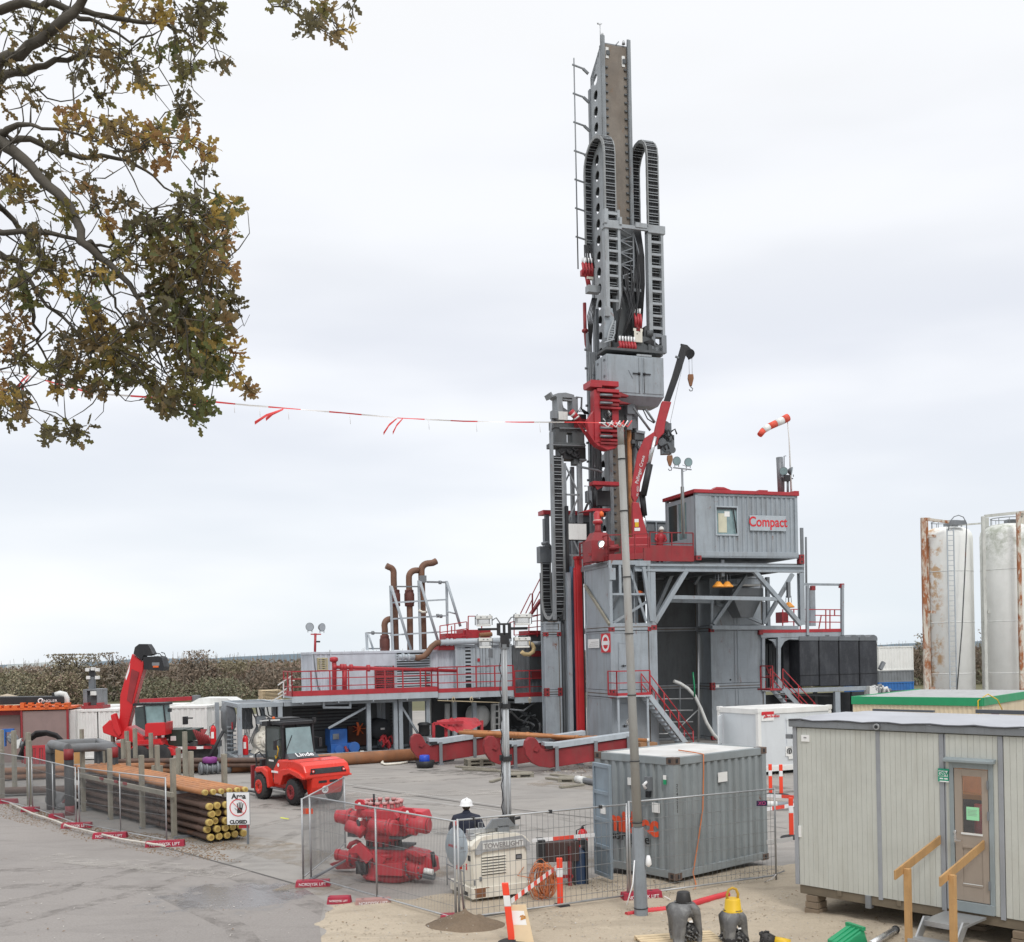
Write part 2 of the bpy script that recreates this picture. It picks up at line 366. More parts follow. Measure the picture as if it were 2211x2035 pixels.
for(u0,v0,u1,v1,wd)in[(520,1690,762,1697,.03),(762,1700,1082,1745,.10),(1082,1745,1290,1768,.08),(700,1655,1000,1668,.03),(1700,1790,1560,1770,.03),(260,1790,330,1810,.02),(1180,1640,1300,1660,.03)]:
 a,b=gr(u0,v0),gr(u1,v1);d=(b-a).normalized().cross(Vector((0,0,1)))*wd/2;k=Vector((0,0,.005))
 mb.raw([a-d+k,b-d+k,b+d+k,a+d+k],[(0,1,2,3)])
mb.build('pavement_joint',loc=(0,0,0),kind='structure')
mb=MB(Fr(0,0),mat('pale_line_concrete',(.42,.41,.39),.8))
for(u0,v0,u1,v1,wd)in[(740,1692,1082,1741,.09),(745,1706,1082,1753,.09),(700,1628,1150,1700,.02)]:
 a,b=gr(u0,v0),gr(u1,v1);d=(b-a).normalized().cross(Vector((0,0,1)))*wd/2;k=Vector((0,0,.004))
 mb.raw([a-d+k,b-d+k,b+d+k,a+d+k],[(0,1,2,3)])
mb.build('road_marking',loc=(0,0,0),kind='structure')
so_=[gr(u,v)for u,v in[(668,2300),(690,2035),(672,1985),(700,1955),(770,1945),(850,1938),(940,1930),(1000,1925),(1100,1918),(1200,1905),(1300,1888),(1400,1880),(1520,1872),(1600,1868),(1680,1866),(1760,1862)]]+[Vector((16,24,0)),Vector((22,20,0)),Vector((22,3,0)),Vector((-2,3,0))]
def inside(x,y,P):
 c=False;j=len(P)-1
 for i in range(len(P)):
  if(P[i][1]>y)!=(P[j][1]>y)and x<(P[j][0]-P[i][0])*(y-P[i][1])/(P[j][1]-P[i][1])+P[i][0]:c=not c
  j=i
 return c
def edged(x,y,P):
 b=9
 for i in range(len(P)):
  a,c=P[i-1],P[i];dx,dy=c[0]-a[0],c[1]-a[1];t=max(0,min(1,((x-a[0])*dx+(y-a[1])*dy)/(dx*dx+dy*dy+1e-9)))
  b=min(b,math.hypot(x-a[0]-t*dx,y-a[1]-t*dy))
 return b
def sandz(x,y):
 d=edged(x,y,so_)
 if not inside(x,y,so_):d=-d
 f=max(-1,min(1,(d+.25*noise.noise(Vector((x*1.7,y*1.7,5))))/.5))
 return.0+.045*f-.018+(.035*noise.noise(Vector((x*.8,y*.8,0)))+.018*noise.noise(Vector((x*3.1,y*3.1,2)))+.008*noise.noise(Vector((x*9,y*9,4))))*max(0,f)+.022*max(0,f)
mb=MB(Fr(0,0),SAND);mb.smooth=True
x0,y0,st=-4.5,9.0,.09;nx,ny=int(20/st),int(16/st)
vs=[(x0+i*st,y0+j*st,sandz(x0+i*st,y0+j*st))for j in range(ny)for i in range(nx)]
mb.raw(vs,[(j*nx+i,j*nx+i+1,(j+1)*nx+i+1,(j+1)*nx+i)for j in range(ny-1)for i in range(nx-1)if max(vs[j*nx+i][2],vs[j*nx+i+1][2],vs[(j+1)*nx+i][2])>-.03])
mb.build('sand',loc=(0,0,0),kind='structure')
def litter(name,poly,n,mt,s0,s1,flat,label,cat,lift=0.0,zf=None,mats=None,kind='stuff'):
 mb=MB(Fr(0,0),(mats or[mt])[0]);P=[gr(*p)if len(p)==2 else Vector(p)for p in poly]
 xs=[p[0]for p in P];ys=[p[1]for p in P];k=0;tr=0
 while k<n and tr<n*60:
  tr+=1;x=random.uniform(min(xs),max(xs));y=random.uniform(min(ys),max(ys))
  if not inside(x,y,P):continue
  if noise.noise(Vector((x*.7,y*.7,9)))+random.random()*.9<.25:continue
  k+=1;s=random.uniform(s0,s1)*random.uniform(.5,1);z=(zf(x,y)if zf else 0)+lift;a=random.uniform(0,6.3)
  if mats:mb.m(random.choice(mats))
  if flat:
   c,d=Vector((math.cos(a),math.sin(a),random.uniform(-.3,.3)))*s,Vector((-math.sin(a),math.cos(a),random.uniform(-.3,.3)))*s*.5;o=Vector((x,y,z+.006+s*.25))
   mb.raw([o-c,o-d*.9-c*.2,o+c*.7-d*.5,o+c,o+d*.8+c*.2,o+d*.7-c*.5],[(0,1,2,3,4,5)])
  else:
   q=[Vector((x+math.cos(a+j*1.257)*s*random.uniform(.6,1),y+math.sin(a+j*1.257)*s*random.uniform(.6,1),z))for j in range(5)]
   t_=Vector((x,y,z+s*random.uniform(.35,.7)))
   mb.raw(q+[t_],[(j,(j+1)%5,5)for j in range(5)])
 return mb.build(name,loc=(0,0,0),kind=kind,label=label,cat=cat)
LEAFP=mat('pale_dead_leaf',(.50,.47,.43),.8,dirt=.1);LEAFB=mat('brown_dead_leaf',(.20,.12,.06),.85,dirt=.2)
litter('fallen_leaves',[(-60,1840),(360,1850),(640,1935),(690,2060),(-60,2060)],230,LEAFP,.02,.04,True,'pale dead leaves scattered over the asphalt road','fallen leaves',.01,mats=[LEAFP,LEAFP,LEAFB])
litter('loose_soil',[(-20,1722),(66,1742),(165,1772),(238,1792),(330,1800),(470,1815),(545,1832),(470,1838),(520,1862),(400,1856),(200,1822),(100,1792),(-20,1760)],4200,SOIL,.02,.055,False,'dark clods of loose soil along the left fence line','soil',mats=[SOIL,SOIL,LEAFB])
litter('gravel_scatter',[(640,1915),(700,1960),(960,1945),(1270,1930),(1450,1950),(1700,1890),(1690,1868),(1450,1915),(1290,1880),(980,1915)],2600,CONC,.012,.032,False,'stones and rubble along the edge of the sandy strip','gravel',.0,sandz,mats=[CONC,SOIL,SAND])
litter('sand_litter',[(690,1960),(960,1990),(1450,1960),(1720,1930),(2150,2035),(700,2060)],1500,CONC,.01,.035,True,'dead leaves and small stones scattered over the sand','litter',.0,sandz,mats=[LEAFP,LEAFB,CONC,SOIL])
litter('wet_dirt_patch',[(1290,1640),(1700,1655),(1700,1690),(1500,1650),(1330,1690),(1180,1672),(1150,1640)],900,SOIL,.03,.09,False,'muddy debris on the concrete below the red pipe cradles','debris',mats=[SOIL,CONC,WOODG])
mb=MB(Fr(0,0),SOIL);c=gr(1005,2003);mb.smooth=True;n=46
def mz(x,y):
 r_=math.hypot((x-c.x)/.72,(y-c.y)/.50);return sandz(x,y)+.24*max(0,1-r_)**.9*(1+.5*noise.noise(Vector((x*5,y*5,1))))+.05*noise.noise(Vector((x*13,y*13,1)))*max(0,1-r_)-.01
mb.raw([(c.x+(i/n-.5)*1.7,c.y+(j/n-.5)*1.2,mz(c.x+(i/n-.5)*1.7,c.y+(j/n-.5)*1.2))for j in range(n+1)for i in range(n+1)],[(j*(n+1)+i,j*(n+1)+i+1,(j+1)*(n+1)+i+1,(j+1)*(n+1)+i)for j in range(n)for i in range(n)if math.hypot((i/n-.5)*1.7/.72,(j/n-.5)*1.2/.5)<1.1])
mb.build('soil_mound',label='low mound of dark damp earth on the sand below the round sign',cat='mound')
mb=MB(Fr(0,0),mat('far_hill_haze',(.13,.17,.20),.95,var=.2,dirt=0));mb.smooth=True  # blue distance haze is put into the hill colour
pts=[]
for i in range(90):
 x=-900+i*22;h=7+5*noise.noise(Vector((i*.11,0,0)))+3*noise.noise(Vector((i*.6,3,0)))
 if x<-420:h*=.65
 pts.append((x,h))
for(x,h)in pts:mb.v+=[Vector((x,1150,-1)),Vector((x,1180,h)),Vector((x,1300,h*.9)),Vector((x,1500,-1))]
for i in range(89):
 for k in range(3):mb.q.append((i*4+k,i*4+4+k,i*4+5+k,i*4+1+k));mb.mi.append(0);mb.sm.append(False)
mb.build('distant_hills',loc=(0,0,0),kind='structure')
mb=MB(FY(260,70),mat('polytunnel_film',(.62,.66,.68),.4,dirt=0));f=mb.f
mb.prism([(-9,0),(-9,2.0),(-6,4.4),(5,5.0),(8,4.2),(9,2),(9,0)],0,9)
mb.build('glasshouse',label='long low pale glasshouse roof beyond the hedge at far left',cat='greenhouse')
FOL=[mat('hedge_%s'%n_,c_,.95,var=.2,dirt=0)for n_,c_ in(('brown',(.25,.195,.15)),('olive',(.225,.195,.13)),('russet',(.265,.195,.15)),('green',(.175,.175,.115)),('straw',(.28,.245,.16)),('twig',(.25,.215,.175)))]
def foliage_mass(name,x0,x1,y0,y1,hfun,n,label,size=(.12,.30),pick=None,kind='stuff'):
 mb=MB(Fr(0,0),FOL[0])
 for k in range(n):
  x=random.uniform(x0,x1);y=y0+(y1-y0)*random.random()**1.6;hh=hfun(x,y)
  z=hh*random.random()**.8
  cl=noise.noise(Vector((x*.35,z*.5,y*.1)))
  z+=.3*noise.noise(Vector((x*2,y,z)))
  a=noise.noise(Vector((x*.16,y*.1,z*.25)))+random.gauss(0,.07)
  mi=(pick(x,z,hh,a)if pick else(0 if a<-.1 else 5 if a<.05 else 2 if a<.2 else 1))
  mb.m(FOL[mi]);s=random.uniform(*size)
  d=Vector((random.gauss(0,1),random.gauss(0,.5),random.gauss(0,1))).normalized()*s;e=Vector((random.gauss(0,1),random.gauss(0,.6),random.gauss(0,1))).normalized()*s*.6
  o=Vector((x,y,max(.05,z)))
  mb.raw([o-d,o-e*.8,o+d,o+e],[(0,1,2,3)])
 for k in range(n//40):
  x=random.uniform(x0,x1);y=random.uniform(y0,y1);hh=hfun(x,y);mb.m(FOL[5])
  p=Vector((x,y,hh*.4));q=p+Vector((random.uniform(-.5,.5),0,hh*.62+random.random()*.9));r_=Vector((.035,0,0))
  mb.raw([p-r_,p+r_,q+r_*.4,q-r_*.4],[(0,1,2,3)])
 mb.m(FOL[5]);k=60
 for i in range(k):
  xa,xb=x0+(x1-x0)*i/k,x0+(x1-x0)*(i+1)/k;ya=y1+.5
  za,zb=hfun(xa,ya)*.8,hfun(xb,ya)*.8
  mb.raw([(xa,ya,0),(xb,ya,0),(xb,ya,zb),(xa,ya,za),(xa,ya+3,0),(xb,ya+3,0),(xb,ya+3,zb*.9),(xa,ya+3,za*.9)],[(0,1,2,3),(3,2,6,7)])
 return mb.build(name,loc=(0,0,0),kind=kind,label=label,cat='hedge')
def hh(x,y):return 4.55+.3*noise.noise(Vector((x*.09,3,1)))+.5*noise.noise(Vector((x*.5,y*.2,1)))-(.35 if x<-50 else 0)
def pk(x,z,h,a):
 if z<1.6+a*2 and random.random()<.6:return 3
 if x<-50 and z<3.6 and random.random()<.6:return random.choice((3,1,4))
 return 0 if a<-.12 else 5 if a<.04 else 2 if a<.2 else 1
foliage_mass('hedgerow',-75,85,128,136,hh,66000,'long brown autumn hedge running behind the whole site',pick=pk)
def shrub(x,y,r_,h,mats_,label,n=1500,s=.2,kind_='shrub'):
 mb=MB(Fr(0,0),FOL[mats_[0]])
 for k in range(n):
  a=random.uniform(0,6.283);t=random.random()**.5;z=h*random.random()
  rr=r_*t*math.sqrt(max(.05,1-((z-h*.45)/(h*.58))**2))*(1+.35*noise.noise(Vector((a*1.5,z*.8,x))))
  o=Vector((x+math.cos(a)*rr,y+math.sin(a)*rr*.8,max(.05,z+.2*random.gauss(0,1))));mb.m(FOL[random.choice(mats_)])
  d=Vector((random.gauss(0,1),random.gauss(0,1),random.gauss(0,1))).normalized()*s*random.uniform(.5,1);e=Vector((random.gauss(0,1),random.gauss(0,1),random.gauss(0,1))).normalized()*s*.6
  mb.raw([o-d,o-e,o+d,o+e],[(0,1,2,3)])
 t=thing(kind_,label,kind_,(x,y,0),'shrubs in front of the hedge');mb.build('crown',t)
 m2=MB(Fr(x,y),HEDGEW)
 for k in range(5):
  a=k*1.3;m2.tube([(0,0,0),(math.cos(a)*.2,math.sin(a)*.2,h*.3),(math.cos(a)*r_*.5,math.sin(a)*r_*.4,h*.7)],[.09,.06,.02],5)
 m2.build('stem',t)
for u,Y,r_,h,ms_,lb in[(25,118,3.6,3.9,(3,4,1),'green and yellow shrub at the far left in front of the hedge'),(95,121,2.8,3.3,(4,1,2),'straw coloured shrub behind the black conveyor tube'),(150,122,2.2,3.4,(4,2,1),'yellowish shrub left of the far light tower'),(335,124,3.4,2.6,(3,3,1),'low green shrub behind the white containers by the red boom'),(470,123,4,2.5,(3,1,3),'dark green low shrub left of the crate stack')]:
 p=px(u,CY,Y);shrub(p.x,p.y,r_,h,ms_,lb)
def far_tree(u,Y,h,r_,mats_,label,n,s=.17):
 p=px(u,CY,Y);t=thing('far_tree',label,'tree',(p.x,p.y,0),'trees rising out of the hedge');mb=MB(Fr(p.x,p.y),HEDGEW)
 br=[]
 mb.tube([(0,0,0),(.1,0,h*.35),(0,0,h*.6),(.1,0,h*.9)],[.16,.13,.09,.02],6)
 for k in range(16):
  a=random.uniform(0,6.28);z0=h*random.uniform(.3,.75);e_=(math.cos(a)*r_*random.uniform(.5,1),math.sin(a)*r_*.7,min(h,z0+h*random.uniform(.12,.34)))
  mb.tube([(0,0,z0),(e_[0]*.5,e_[1]*.5,z0+(e_[2]-z0)*.6),e_],[.06,.04,.012],4);br.append(e_)
 mb.build('trunk',t);m2=MB(Fr(p.x,p.y),FOL[mats_[0]])
 for k in range(n):
  e_=random.choice(br);o=m2.W((e_[0]+random.gauss(0,r_*.24),e_[1]+random.gauss(0,r_*.24),min(h,e_[2]+random.gauss(0,r_*.2))));m2.m(FOL[random.choice(mats_)])
  d=Vector((random.gauss(0,1),random.gauss(0,1),random.gauss(0,1))).normalized()*s;e2=Vector((random.gauss(0,1),random.gauss(0,1),random.gauss(0,1))).normalized()*s*.6
  m2.raw([o-d,o-e2,o+d,o+e2],[(0,1,2,3)])
 m2.build('crown',t)
far_tree(128,127,5.3,1.9,(4,1,5),'thin pale tree rising above the hedge left of the far light tower',800)
far_tree(165,127,5.7,2.4,(5,1,4),'broader olive tree rising above the hedge behind the far light tower',1100)
far_tree(243,129,5.8,1.4,(5,0),'nearly bare tree above the hedge left of the red boom',260)
far_tree(410,129,5.8,1.5,(2,5),'nearly bare reddish tree above the hedge right of the red boom',240)
far_tree(447,129,5.9,1.8,(5,0),'bare twiggy tree above the hedge near the grey frames',220)
far_tree(2013,127,6.1,1.5,(5,3),'dark tree beside the rusty silo frame',500)
far_tree(2148,127,7.2,1.5,(5,3),'dark tree seen between the two silos',500)
mb=MB(Fr(0,0),SAND);c=px(14,CY,88);mb.smooth=True;n=16
mb.raw([(c.x+(i/n-.5)*12,c.y+(j/n-.5)*8,max(-.05,2.3*max(0,1-math.hypot((i/n-.5)*2,(j/n-.5)*2))**.8+.25*noise.noise(Vector((i*.5,j*.5,0)))))for j in range(n+1)for i in range(n+1)],[(j*(n+1)+i,j*(n+1)+i+1,(j+1)*(n+1)+i+1,(j+1)*(n+1)+i)for j in range(n)for i in range(n)])
mb.build('sand_heap',label='heap of yellow sand behind the black conveyor tube at far left',cat='sand heap')
def stainmat(name,col,a,sc):
 m=bpy.data.materials.new(name);m.use_nodes=True;t=m.node_tree;N=t.nodes;Lk=t.links.new;bs=N['Principled BSDF'];bs.inputs['Base Color'].default_value=(*col,1);bs.inputs['Roughness'].default_value=.8
 g=N.new('ShaderNodeNewGeometry');n=N.new('ShaderNodeTexNoise');n.inputs['Scale'].default_value=sc;n.inputs['Detail'].default_value=8;n.inputs['Roughness'].default_value=.72;Lk(g.outputs['Position'],n.inputs['Vector'])
 r=N.new('ShaderNodeMapRange');r.inputs[1].default_value=.44;r.inputs[2].default_value=.64;r.inputs[3].default_value=0;r.inputs[4].default_value=a;Lk(n.outputs[0],r.inputs[0]);Lk(r.outputs[0],bs.inputs['Alpha']);return m
TYR=stainmat('tyre_dirt',(.15,.135,.12),.30,2.2);OIL=stainmat('oil_stain',(.09,.08,.07),.5,1.6);MUD=stainmat('dried_mud',(.33,.275,.21),.65,1.3);PLC=stainmat('pale_dust',(.50,.47,.43),.6,.9)
def track(pts,wd,mt,z,both=None):
 P_=[gr(*p)for p in pts];mb=MB(Fr(0,0),mt)
 for off in((0,)if both is None else(-both/2,both/2)):
  Q=[]
  for i in range(len(P_)-1):
   for j in range(6):Q.append(P_[i].lerp(P_[i+1],j/6))
  Q.append(P_[-1]);V=[]
  for i,q in enumerate(Q):
   d=(Q[min(i+1,len(Q)-1)]-Q[max(i-1,0)]).normalized();n=Vector((-d.y,d.x,0));k=.06*noise.noise(Vector((i*.4,off,wd)));V+=[q+n*(off+wd/2+k)+Vector((0,0,z)),q+n*(off-wd/2+k)+Vector((0,0,z))]
  mb.raw(V,[(2*i,2*i+2,2*i+3,2*i+1)for i in range(len(Q)-1)])
 return mb
for i,(pts,wd,mt,both,lb)in enumerate([([(1240,1790),(1080,1760),(900,1745),(760,1750),(600,1790),(470,1850),(200,1930),(-60,1990)],.38,TYR,1.6,'dark twin tyre tracks curving from the yard onto the road'),([(560,1700),(760,1690),(960,1680),(1150,1665)],.35,TYR,1.5,'tyre tracks running towards the red cradles'),([(-40,1900),(200,1890),(420,1905),(620,1990),(680,2060)],.45,TYR,1.8,'tyre tracks on the asphalt road'),([(640,1930),(720,1900),(850,1885),(1000,1880),(1200,1870),(1330,1850)],1.3,MUD,None,'dried mud spread over the slab along the sand'),([(420,1800),(520,1820),(660,1850),(760,1870)],1.6,MUD,None,'dried mud before the pipe ends'),([(1150,1690),(1300,1700),(1500,1720),(1680,1740)],1.8,MUD,None,'mud stain on the slab behind the container'),([(780,1780),(900,1800),(1050,1790)],1.0,OIL,None,'oily stain on the slab behind the red stack'),([(900,1665),(1100,1672),(1300,1668)],1.6,OIL,None,'oil stain at the foot of the cradles'),([(1550,1690),(1650,1700),(1720,1712)],1.1,OIL,None,'wet stain by the white cabin'),([(560,1740),(680,1745),(800,1752)],1.2,OIL,None,'oil stain below the forklift'),([(100,1850),(300,1870),(520,1890)],1.0,PLC,None,'pale dust patch on the road'),([(700,1720),(900,1715),(1100,1710)],1.4,PLC,None,'pale dust patch on the yard')]):
 track(pts,wd,mt,.0085+.0009*i,both).build('ground_stain',loc=(0,0,0),kind='stuff',label=lb,cat='stain')
RG=Fr(4.5,48.55,18.7);Z1,Z2,Z3=2.85,5.9,8.95
GRP_M='stacked grey modules of the rig base'
def casting(mb,s,w_,z,d=.2):
 mb.box(s-d/2,s+d/2,w_-d/2,w_+d/2,z-d/2,z+d/2)
def rig_module(fr,label,s0,s1,w0,w1,z0,z1,seams=(),panels='fls',frame=GREY,panel=GREY,cast=REDD,name='rig_module',b=.15,cs=1):
 t=thing(name,label,'rig module',fr.P((s0+s1)/2,(w0+w1)/2,z0),GRP_M)
 mb=MB(fr,frame)
 for z in(z0+b/2,z1-b/2):
  for w_ in(w0+b/2,w1-b/2):mb.bar((s0,w_,z),(s1,w_,z),b,b)
  for s in(s0+b/2,s1-b/2):mb.bar((s,w0+b,z),(s,w1-b,z),b,b)
 for s in(s0+b/2,s1-b/2):
  for w_ in(w0+b/2,w1-b/2):mb.box(s-b/2+.003,s+b/2-.003,w_-b/2+.003,w_+b/2-.003,z0+b,z1-b)
 mb.build('frame',t,bevel=.012)
 mb=MB(fr,mat('joint_rust',(.13,.10,.075),.8,var=.4,dirt=.5,rust=.3));mb.box(s0+.2,s1-.2,w0-.004,w0+.01,z1-.022,z1+.018);mb.box(s0-.004,s0+.01,w0+.2,w1-.2,z1-.022,z1+.018);mb.m(BLACK);mb.box(s0+b,s1-b,w0+.02,w0+.05,z0+b,z0+b+.025);mb.box(s0+b,s1-b,w0+.02,w0+.05,z1-b-.025,z1-b);mb.box(s0+.02,s0+.05,w0+b,w1-b,z0+b,z0+b+.025);mb.box(s0+.02,s0+.05,w0+b,w1-b,z1-b-.025,z1-b);mb.m(MATS['joint_rust']);mb.box(s1-b-.03,s1-b,w0+.03,w0+.05,z0+b,z1-b);mb.build('joint',t)
 mb=MB(fr,panel)
 if 'f'in panels:
  mb.box(s0+b,s1-b,w0+.05,w0+.08,z0+b,z1-b)
  for q in seams:
   for d_ in(-.09,.09):mb.box(q+d_-.03,q+d_+.03,w0+.02,w0+.05,z0+b,z1-b)
  mb.box(s0+b,s1-b,w0+.035,w0+.05,z0+b,z0+b+.12);mb.box(s0+b,s1-b,w0+.035,w0+.05,z1-b-.12,z1-b)
 if 'l'in panels:mb.box(s0+.05,s0+.08,w0+b,w1-b,z0+b,z1-b);mb.box(s0+.03,s0+.05,w0+b,w1-b,z0+b,z0+b+.1);mb.box(s0+.03,s0+.05,w0+b,w1-b,z1-b-.1,z1-b)
 if 'r'in panels:mb.box(s1-.08,s1-.05,w0+b,w1-b,z0+b,z1-b)
 if 'b'in panels:mb.box(s0+b,s1-b,w1-.08,w1-.05,z0+b,z1-b)
 mb.box(s0+b,s1-b,w0+b,w1-b,z1-.1,z1-.05)
 mb.build('panel',t)
 if cs:
  for z in(z0+.1,z1-.1):
   for s in(s0+.1,s1-.1):
    mb=MB(fr,cast);mb.box(s-.115,s+.115,w0-.01,w0+.2,z-.1,z+.1);mb.m(BLACK).box(s-.04,s+.04,w0-.013,w0-.006,z-.045,z+.045);mb.build('corner_casting',t,bevel=.01)
 return t
A1=rig_module(RG,'lowest grey module below the red arch sign, door with round sign',0,2.1,0,3,.05,Z1,panels='flr')
A2=rig_module(RG,'middle grey module bearing the red and white arch sign',0,2.1,0,3,Z1,Z2,panels='flr')
def door(fr,parent,s0,s1,z0,z1,w_,mt=GREY,handle=True):
 mb=MB(fr,mt);mb.box(s0,s1,w_-.03,w_,z0,z1);t=.035
 for a in(s0,s1-t):mb.box(a,a+t,w_-.045,w_-.03,z0,z1)
 for a in(z0,z1-t):mb.box(s0+t,s1-t,w_-.045,w_-.03,a,a+t)
 d=mb.build('door',parent,bevel=.006)
 if handle:
  h=MB(fr,BLACK);h.box(s0+.12,s0+.34,w_-.09,w_-.06,(z0+z1)/2-.02,(z0+z1)/2+.02);h.box(s0+.2,s0+.24,w_-.06,w_-.03,(z0+z1)/2-.05,(z0+z1)/2+.05)
  h.build('handle',d)
 return d
door(RG,A1,.4,1.25,.35,2.4,.05);door(RG,A2,.4,1.25,Z1+.2,Z1+2.35,.05)
mb=MB(RG,WHITE);mb.cyl((.85,-.001,1.55),(.85,-.012,1.55),.15,n=20);sg=mb.build('door_sign',A1)
mb=MB(RG,TXTK);mb.tube([(.85+.12*math.cos(a*.4),-.016,1.55+.12*math.sin(a*.4))for a in range(17)],.012,5);mb.box(.80,.9,-.018,-.013,1.48,1.62);mb.build('symbol',sg)
def sideP(u,v,s=-.02):w_,z=RG.side(u,v,s);return(s,w_,z)
def sidequad(mb,u0,v0,u1,v1,s=-.02,t=.015):
 w0,z1=RG.side(u0,v0,s);w1,z0=RG.side(u1,v1,s);w0,w1=min(w0,w1),max(w0,w1)
 mb.box(s-t,s,w0,w1,z0,z1);return w0,w1,z0,z1
mb=MB(RG,TXTR);ex=sidequad(mb,1298,1369,1318.5,1409);ps=mb.build('arch_sign',A2,label='red square sign with two white arches')
cw,cz,hw,hz=(ex[0]+ex[1])/2,(ex[2]+ex[3])/2,(ex[1]-ex[0])/2,(ex[3]-ex[2])/2
mb=MB(RG,TXTW)
for sg_ in(1,-1):
 a_=[];
 for rr in(.80,.52):
  a_.append([(cw+hw*rr*math.cos(k*math.pi/14),cz+sg_*(.06+hz*rr*.95*math.sin(k*math.pi/14)))for k in range(15)])
 for k in range(14):
  mb.raw([RG.P(-.04,*a_[0][k]),RG.P(-.04,*a_[0][k+1]),RG.P(-.04,*a_[1][k+1]),RG.P(-.04,*a_[1][k])],[(0,1,2,3)])
mb.box(-.042,-.038,cw-hw*.85,cw+hw*.85,cz-.09,cz+.09);mb.build('arches',ps)
mb=MB(RG,PAPER);ex=sidequad(mb,1270,1381,1294.5,1399);pl_=mb.build('plaque',A2)
mb=MB(RG,TXTG)
for k in range(3):mb.box(-.038,-.035,ex[0]+.12,ex[1]-.12*(k+1),ex[2]+.08+k*.09,ex[2]+.1+k*.09)
mb.build('print',pl_)
t=thing('rig_module','topmost open braced module below the red railing and flood lamp','rig module',RG.P(1,1.5,Z2),GRP_M)
mb=MB(RG,GREY)
for s,w_ in((.075,.075),(2.0,.075),(.075,2.92),(2.0,2.92)):mb.box(s-.072,s+.072,w_-.072,w_+.072,Z2+.15,Z3-.15)
for z in(Z2+.075,Z3-.1):
 for w_ in(.075,2.92):mb.bar((0,w_,z),(2.1,w_,z),.15,.2)
 for s in(.075,2.02):mb.bar((s,.15,z),(s,2.85,z),.15,.18)
mb.bar((.1,.06,Z2+1.5),(1.9,.06,Z2+1.5),.1,.1);mb.box(.5,.62,.02,.14,Z2+1.5,Z3-.2)
mb.build('frame',t,bevel=.01)
mb=MB(RG,GREY);mb.box(.04,.07,.15,2.85,Z2+.15,Z3-.2);mb.box(.15,2.0,1.25,1.3,Z2+.15,Z3-.2);mb.box(1.3,1.33,.15,1.25,Z2+.2,Z3-.2);mb.build('panel',t)
mb=MB(RG,WOODG)
a,b=sideP(1264,1265),sideP(1317,1349);mb.bar((-.05,a[1],a[2]),(-.05,b[1],b[2]),.09,.14)
mb.m(GREYM);mb.bar((.25,1.0,Z2+.25),(1.1,.6,Z3-.7),.07,.1);mb.m(GREY);mb.bar((.3,.3,Z2+.2),(1.9,.1,Z2+1.15),.06,.12);mb.bar((1.15,.3,Z3-.3),(1.85,.1,Z2+.25),.12,.1)
mb.bar((1.7,-.05,Z3-.3),(2.05,-.05,Z2+.25),.16,.16)
mb.box(.0,.3,-.06,.02,Z3-.9,Z3-.35);mb.build('brace',t,bevel=.008)
mb=MB(RG,ORANGE);mb.lathe((1.75,.5,Z2+1.55),[(.02,.15),(.12,.12),(.22,-.02),(.22,-.06)],12);mb.build('lamp_shade',t)
mb=MB(RG,REDF.copy()if False else mat('red_column_paint',(.50,.03,.035),.4,var=.1,dirt=.12));a=RG.side(1255,1198,-.1)
cw_=3.35;mb.box(-.22,.06,cw_,cw_+.3,.5,9.45);mb.box(-.26,.1,cw_-.04,cw_+.34,9.3,9.45);mb.box(-.28,-.22,cw_+.1,cw_+.32,.5,8.9)
t=thing('guide_column','tall plain red square column beside the arch sign','column',RG.P(-.1,cw_+.2,0));mb.build('column',t,bevel=.02)
mb=MB(RG,GREYD);mb.box(-.36,.2,cw_-.1,cw_+.5,.0,.5);mb.m(BLACK).cyl((-.1,cw_-.12,.6),(-.1,cw_+.6,.6),.12);mb.build('foot',t)
mb=MB(RG,GREY);mb.box(-.5,-.32,cw_+.55,cw_+.8,0,8.7);mb.build('back_rail',t)
BS0,BS1,BW=7.95,11.2,5.0
B1=rig_module(RG,'lower right grey module behind the white site cabin',BS0,BS1,BW,BW+3,.05,Z1,seams=(9.5,),panels='flr',b=.13)
B2=rig_module(RG,'right hand middle module with tall double doors',BS0,BS1,BW,BW+3,Z1,Z2,seams=(9.5,),panels='flr',b=.13)
B3=rig_module(RG,'right hand top module behind the overhang diagonals',BS0,BS1,BW,BW+3,Z2,Z3-.3,seams=(9.5,),panels='flr',b=.13,cs=0)
mb=MB(RG,WHITE);mb.pbox(1546,1479,1553,1485,BW-.01,.02);mb.m(BLACK).cyl((9.1,BW+.03,Z1+.32),(9.1,BW+.07,Z1+.32),.05,n=12);mb.build('label_plate',B2)
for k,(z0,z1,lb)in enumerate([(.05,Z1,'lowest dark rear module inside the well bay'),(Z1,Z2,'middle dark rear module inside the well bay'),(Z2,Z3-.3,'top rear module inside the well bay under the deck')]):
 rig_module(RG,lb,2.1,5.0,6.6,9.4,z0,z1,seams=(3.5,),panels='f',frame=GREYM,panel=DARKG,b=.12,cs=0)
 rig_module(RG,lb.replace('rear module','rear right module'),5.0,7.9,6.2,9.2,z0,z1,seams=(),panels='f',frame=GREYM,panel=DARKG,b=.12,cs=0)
t=thing('drill_floor','raised steel drill floor with overhanging braced front frame','platform',RG.P(5,3,6))
mb=MB(RG,GREYM);mb.box(0,10.5,.2,9,Z3-.28,Z3-.06)
for s in(3,4.5,6,7.5,9):mb.box(s-.06,s+.06,.3,8.9,Z3-.5,Z3-.28)
mb.build('floor',t)
s0=RG.at(1411,1300)[0];s1=RG.at(1733,1300)[0]
mb=MB(RG,GREY)
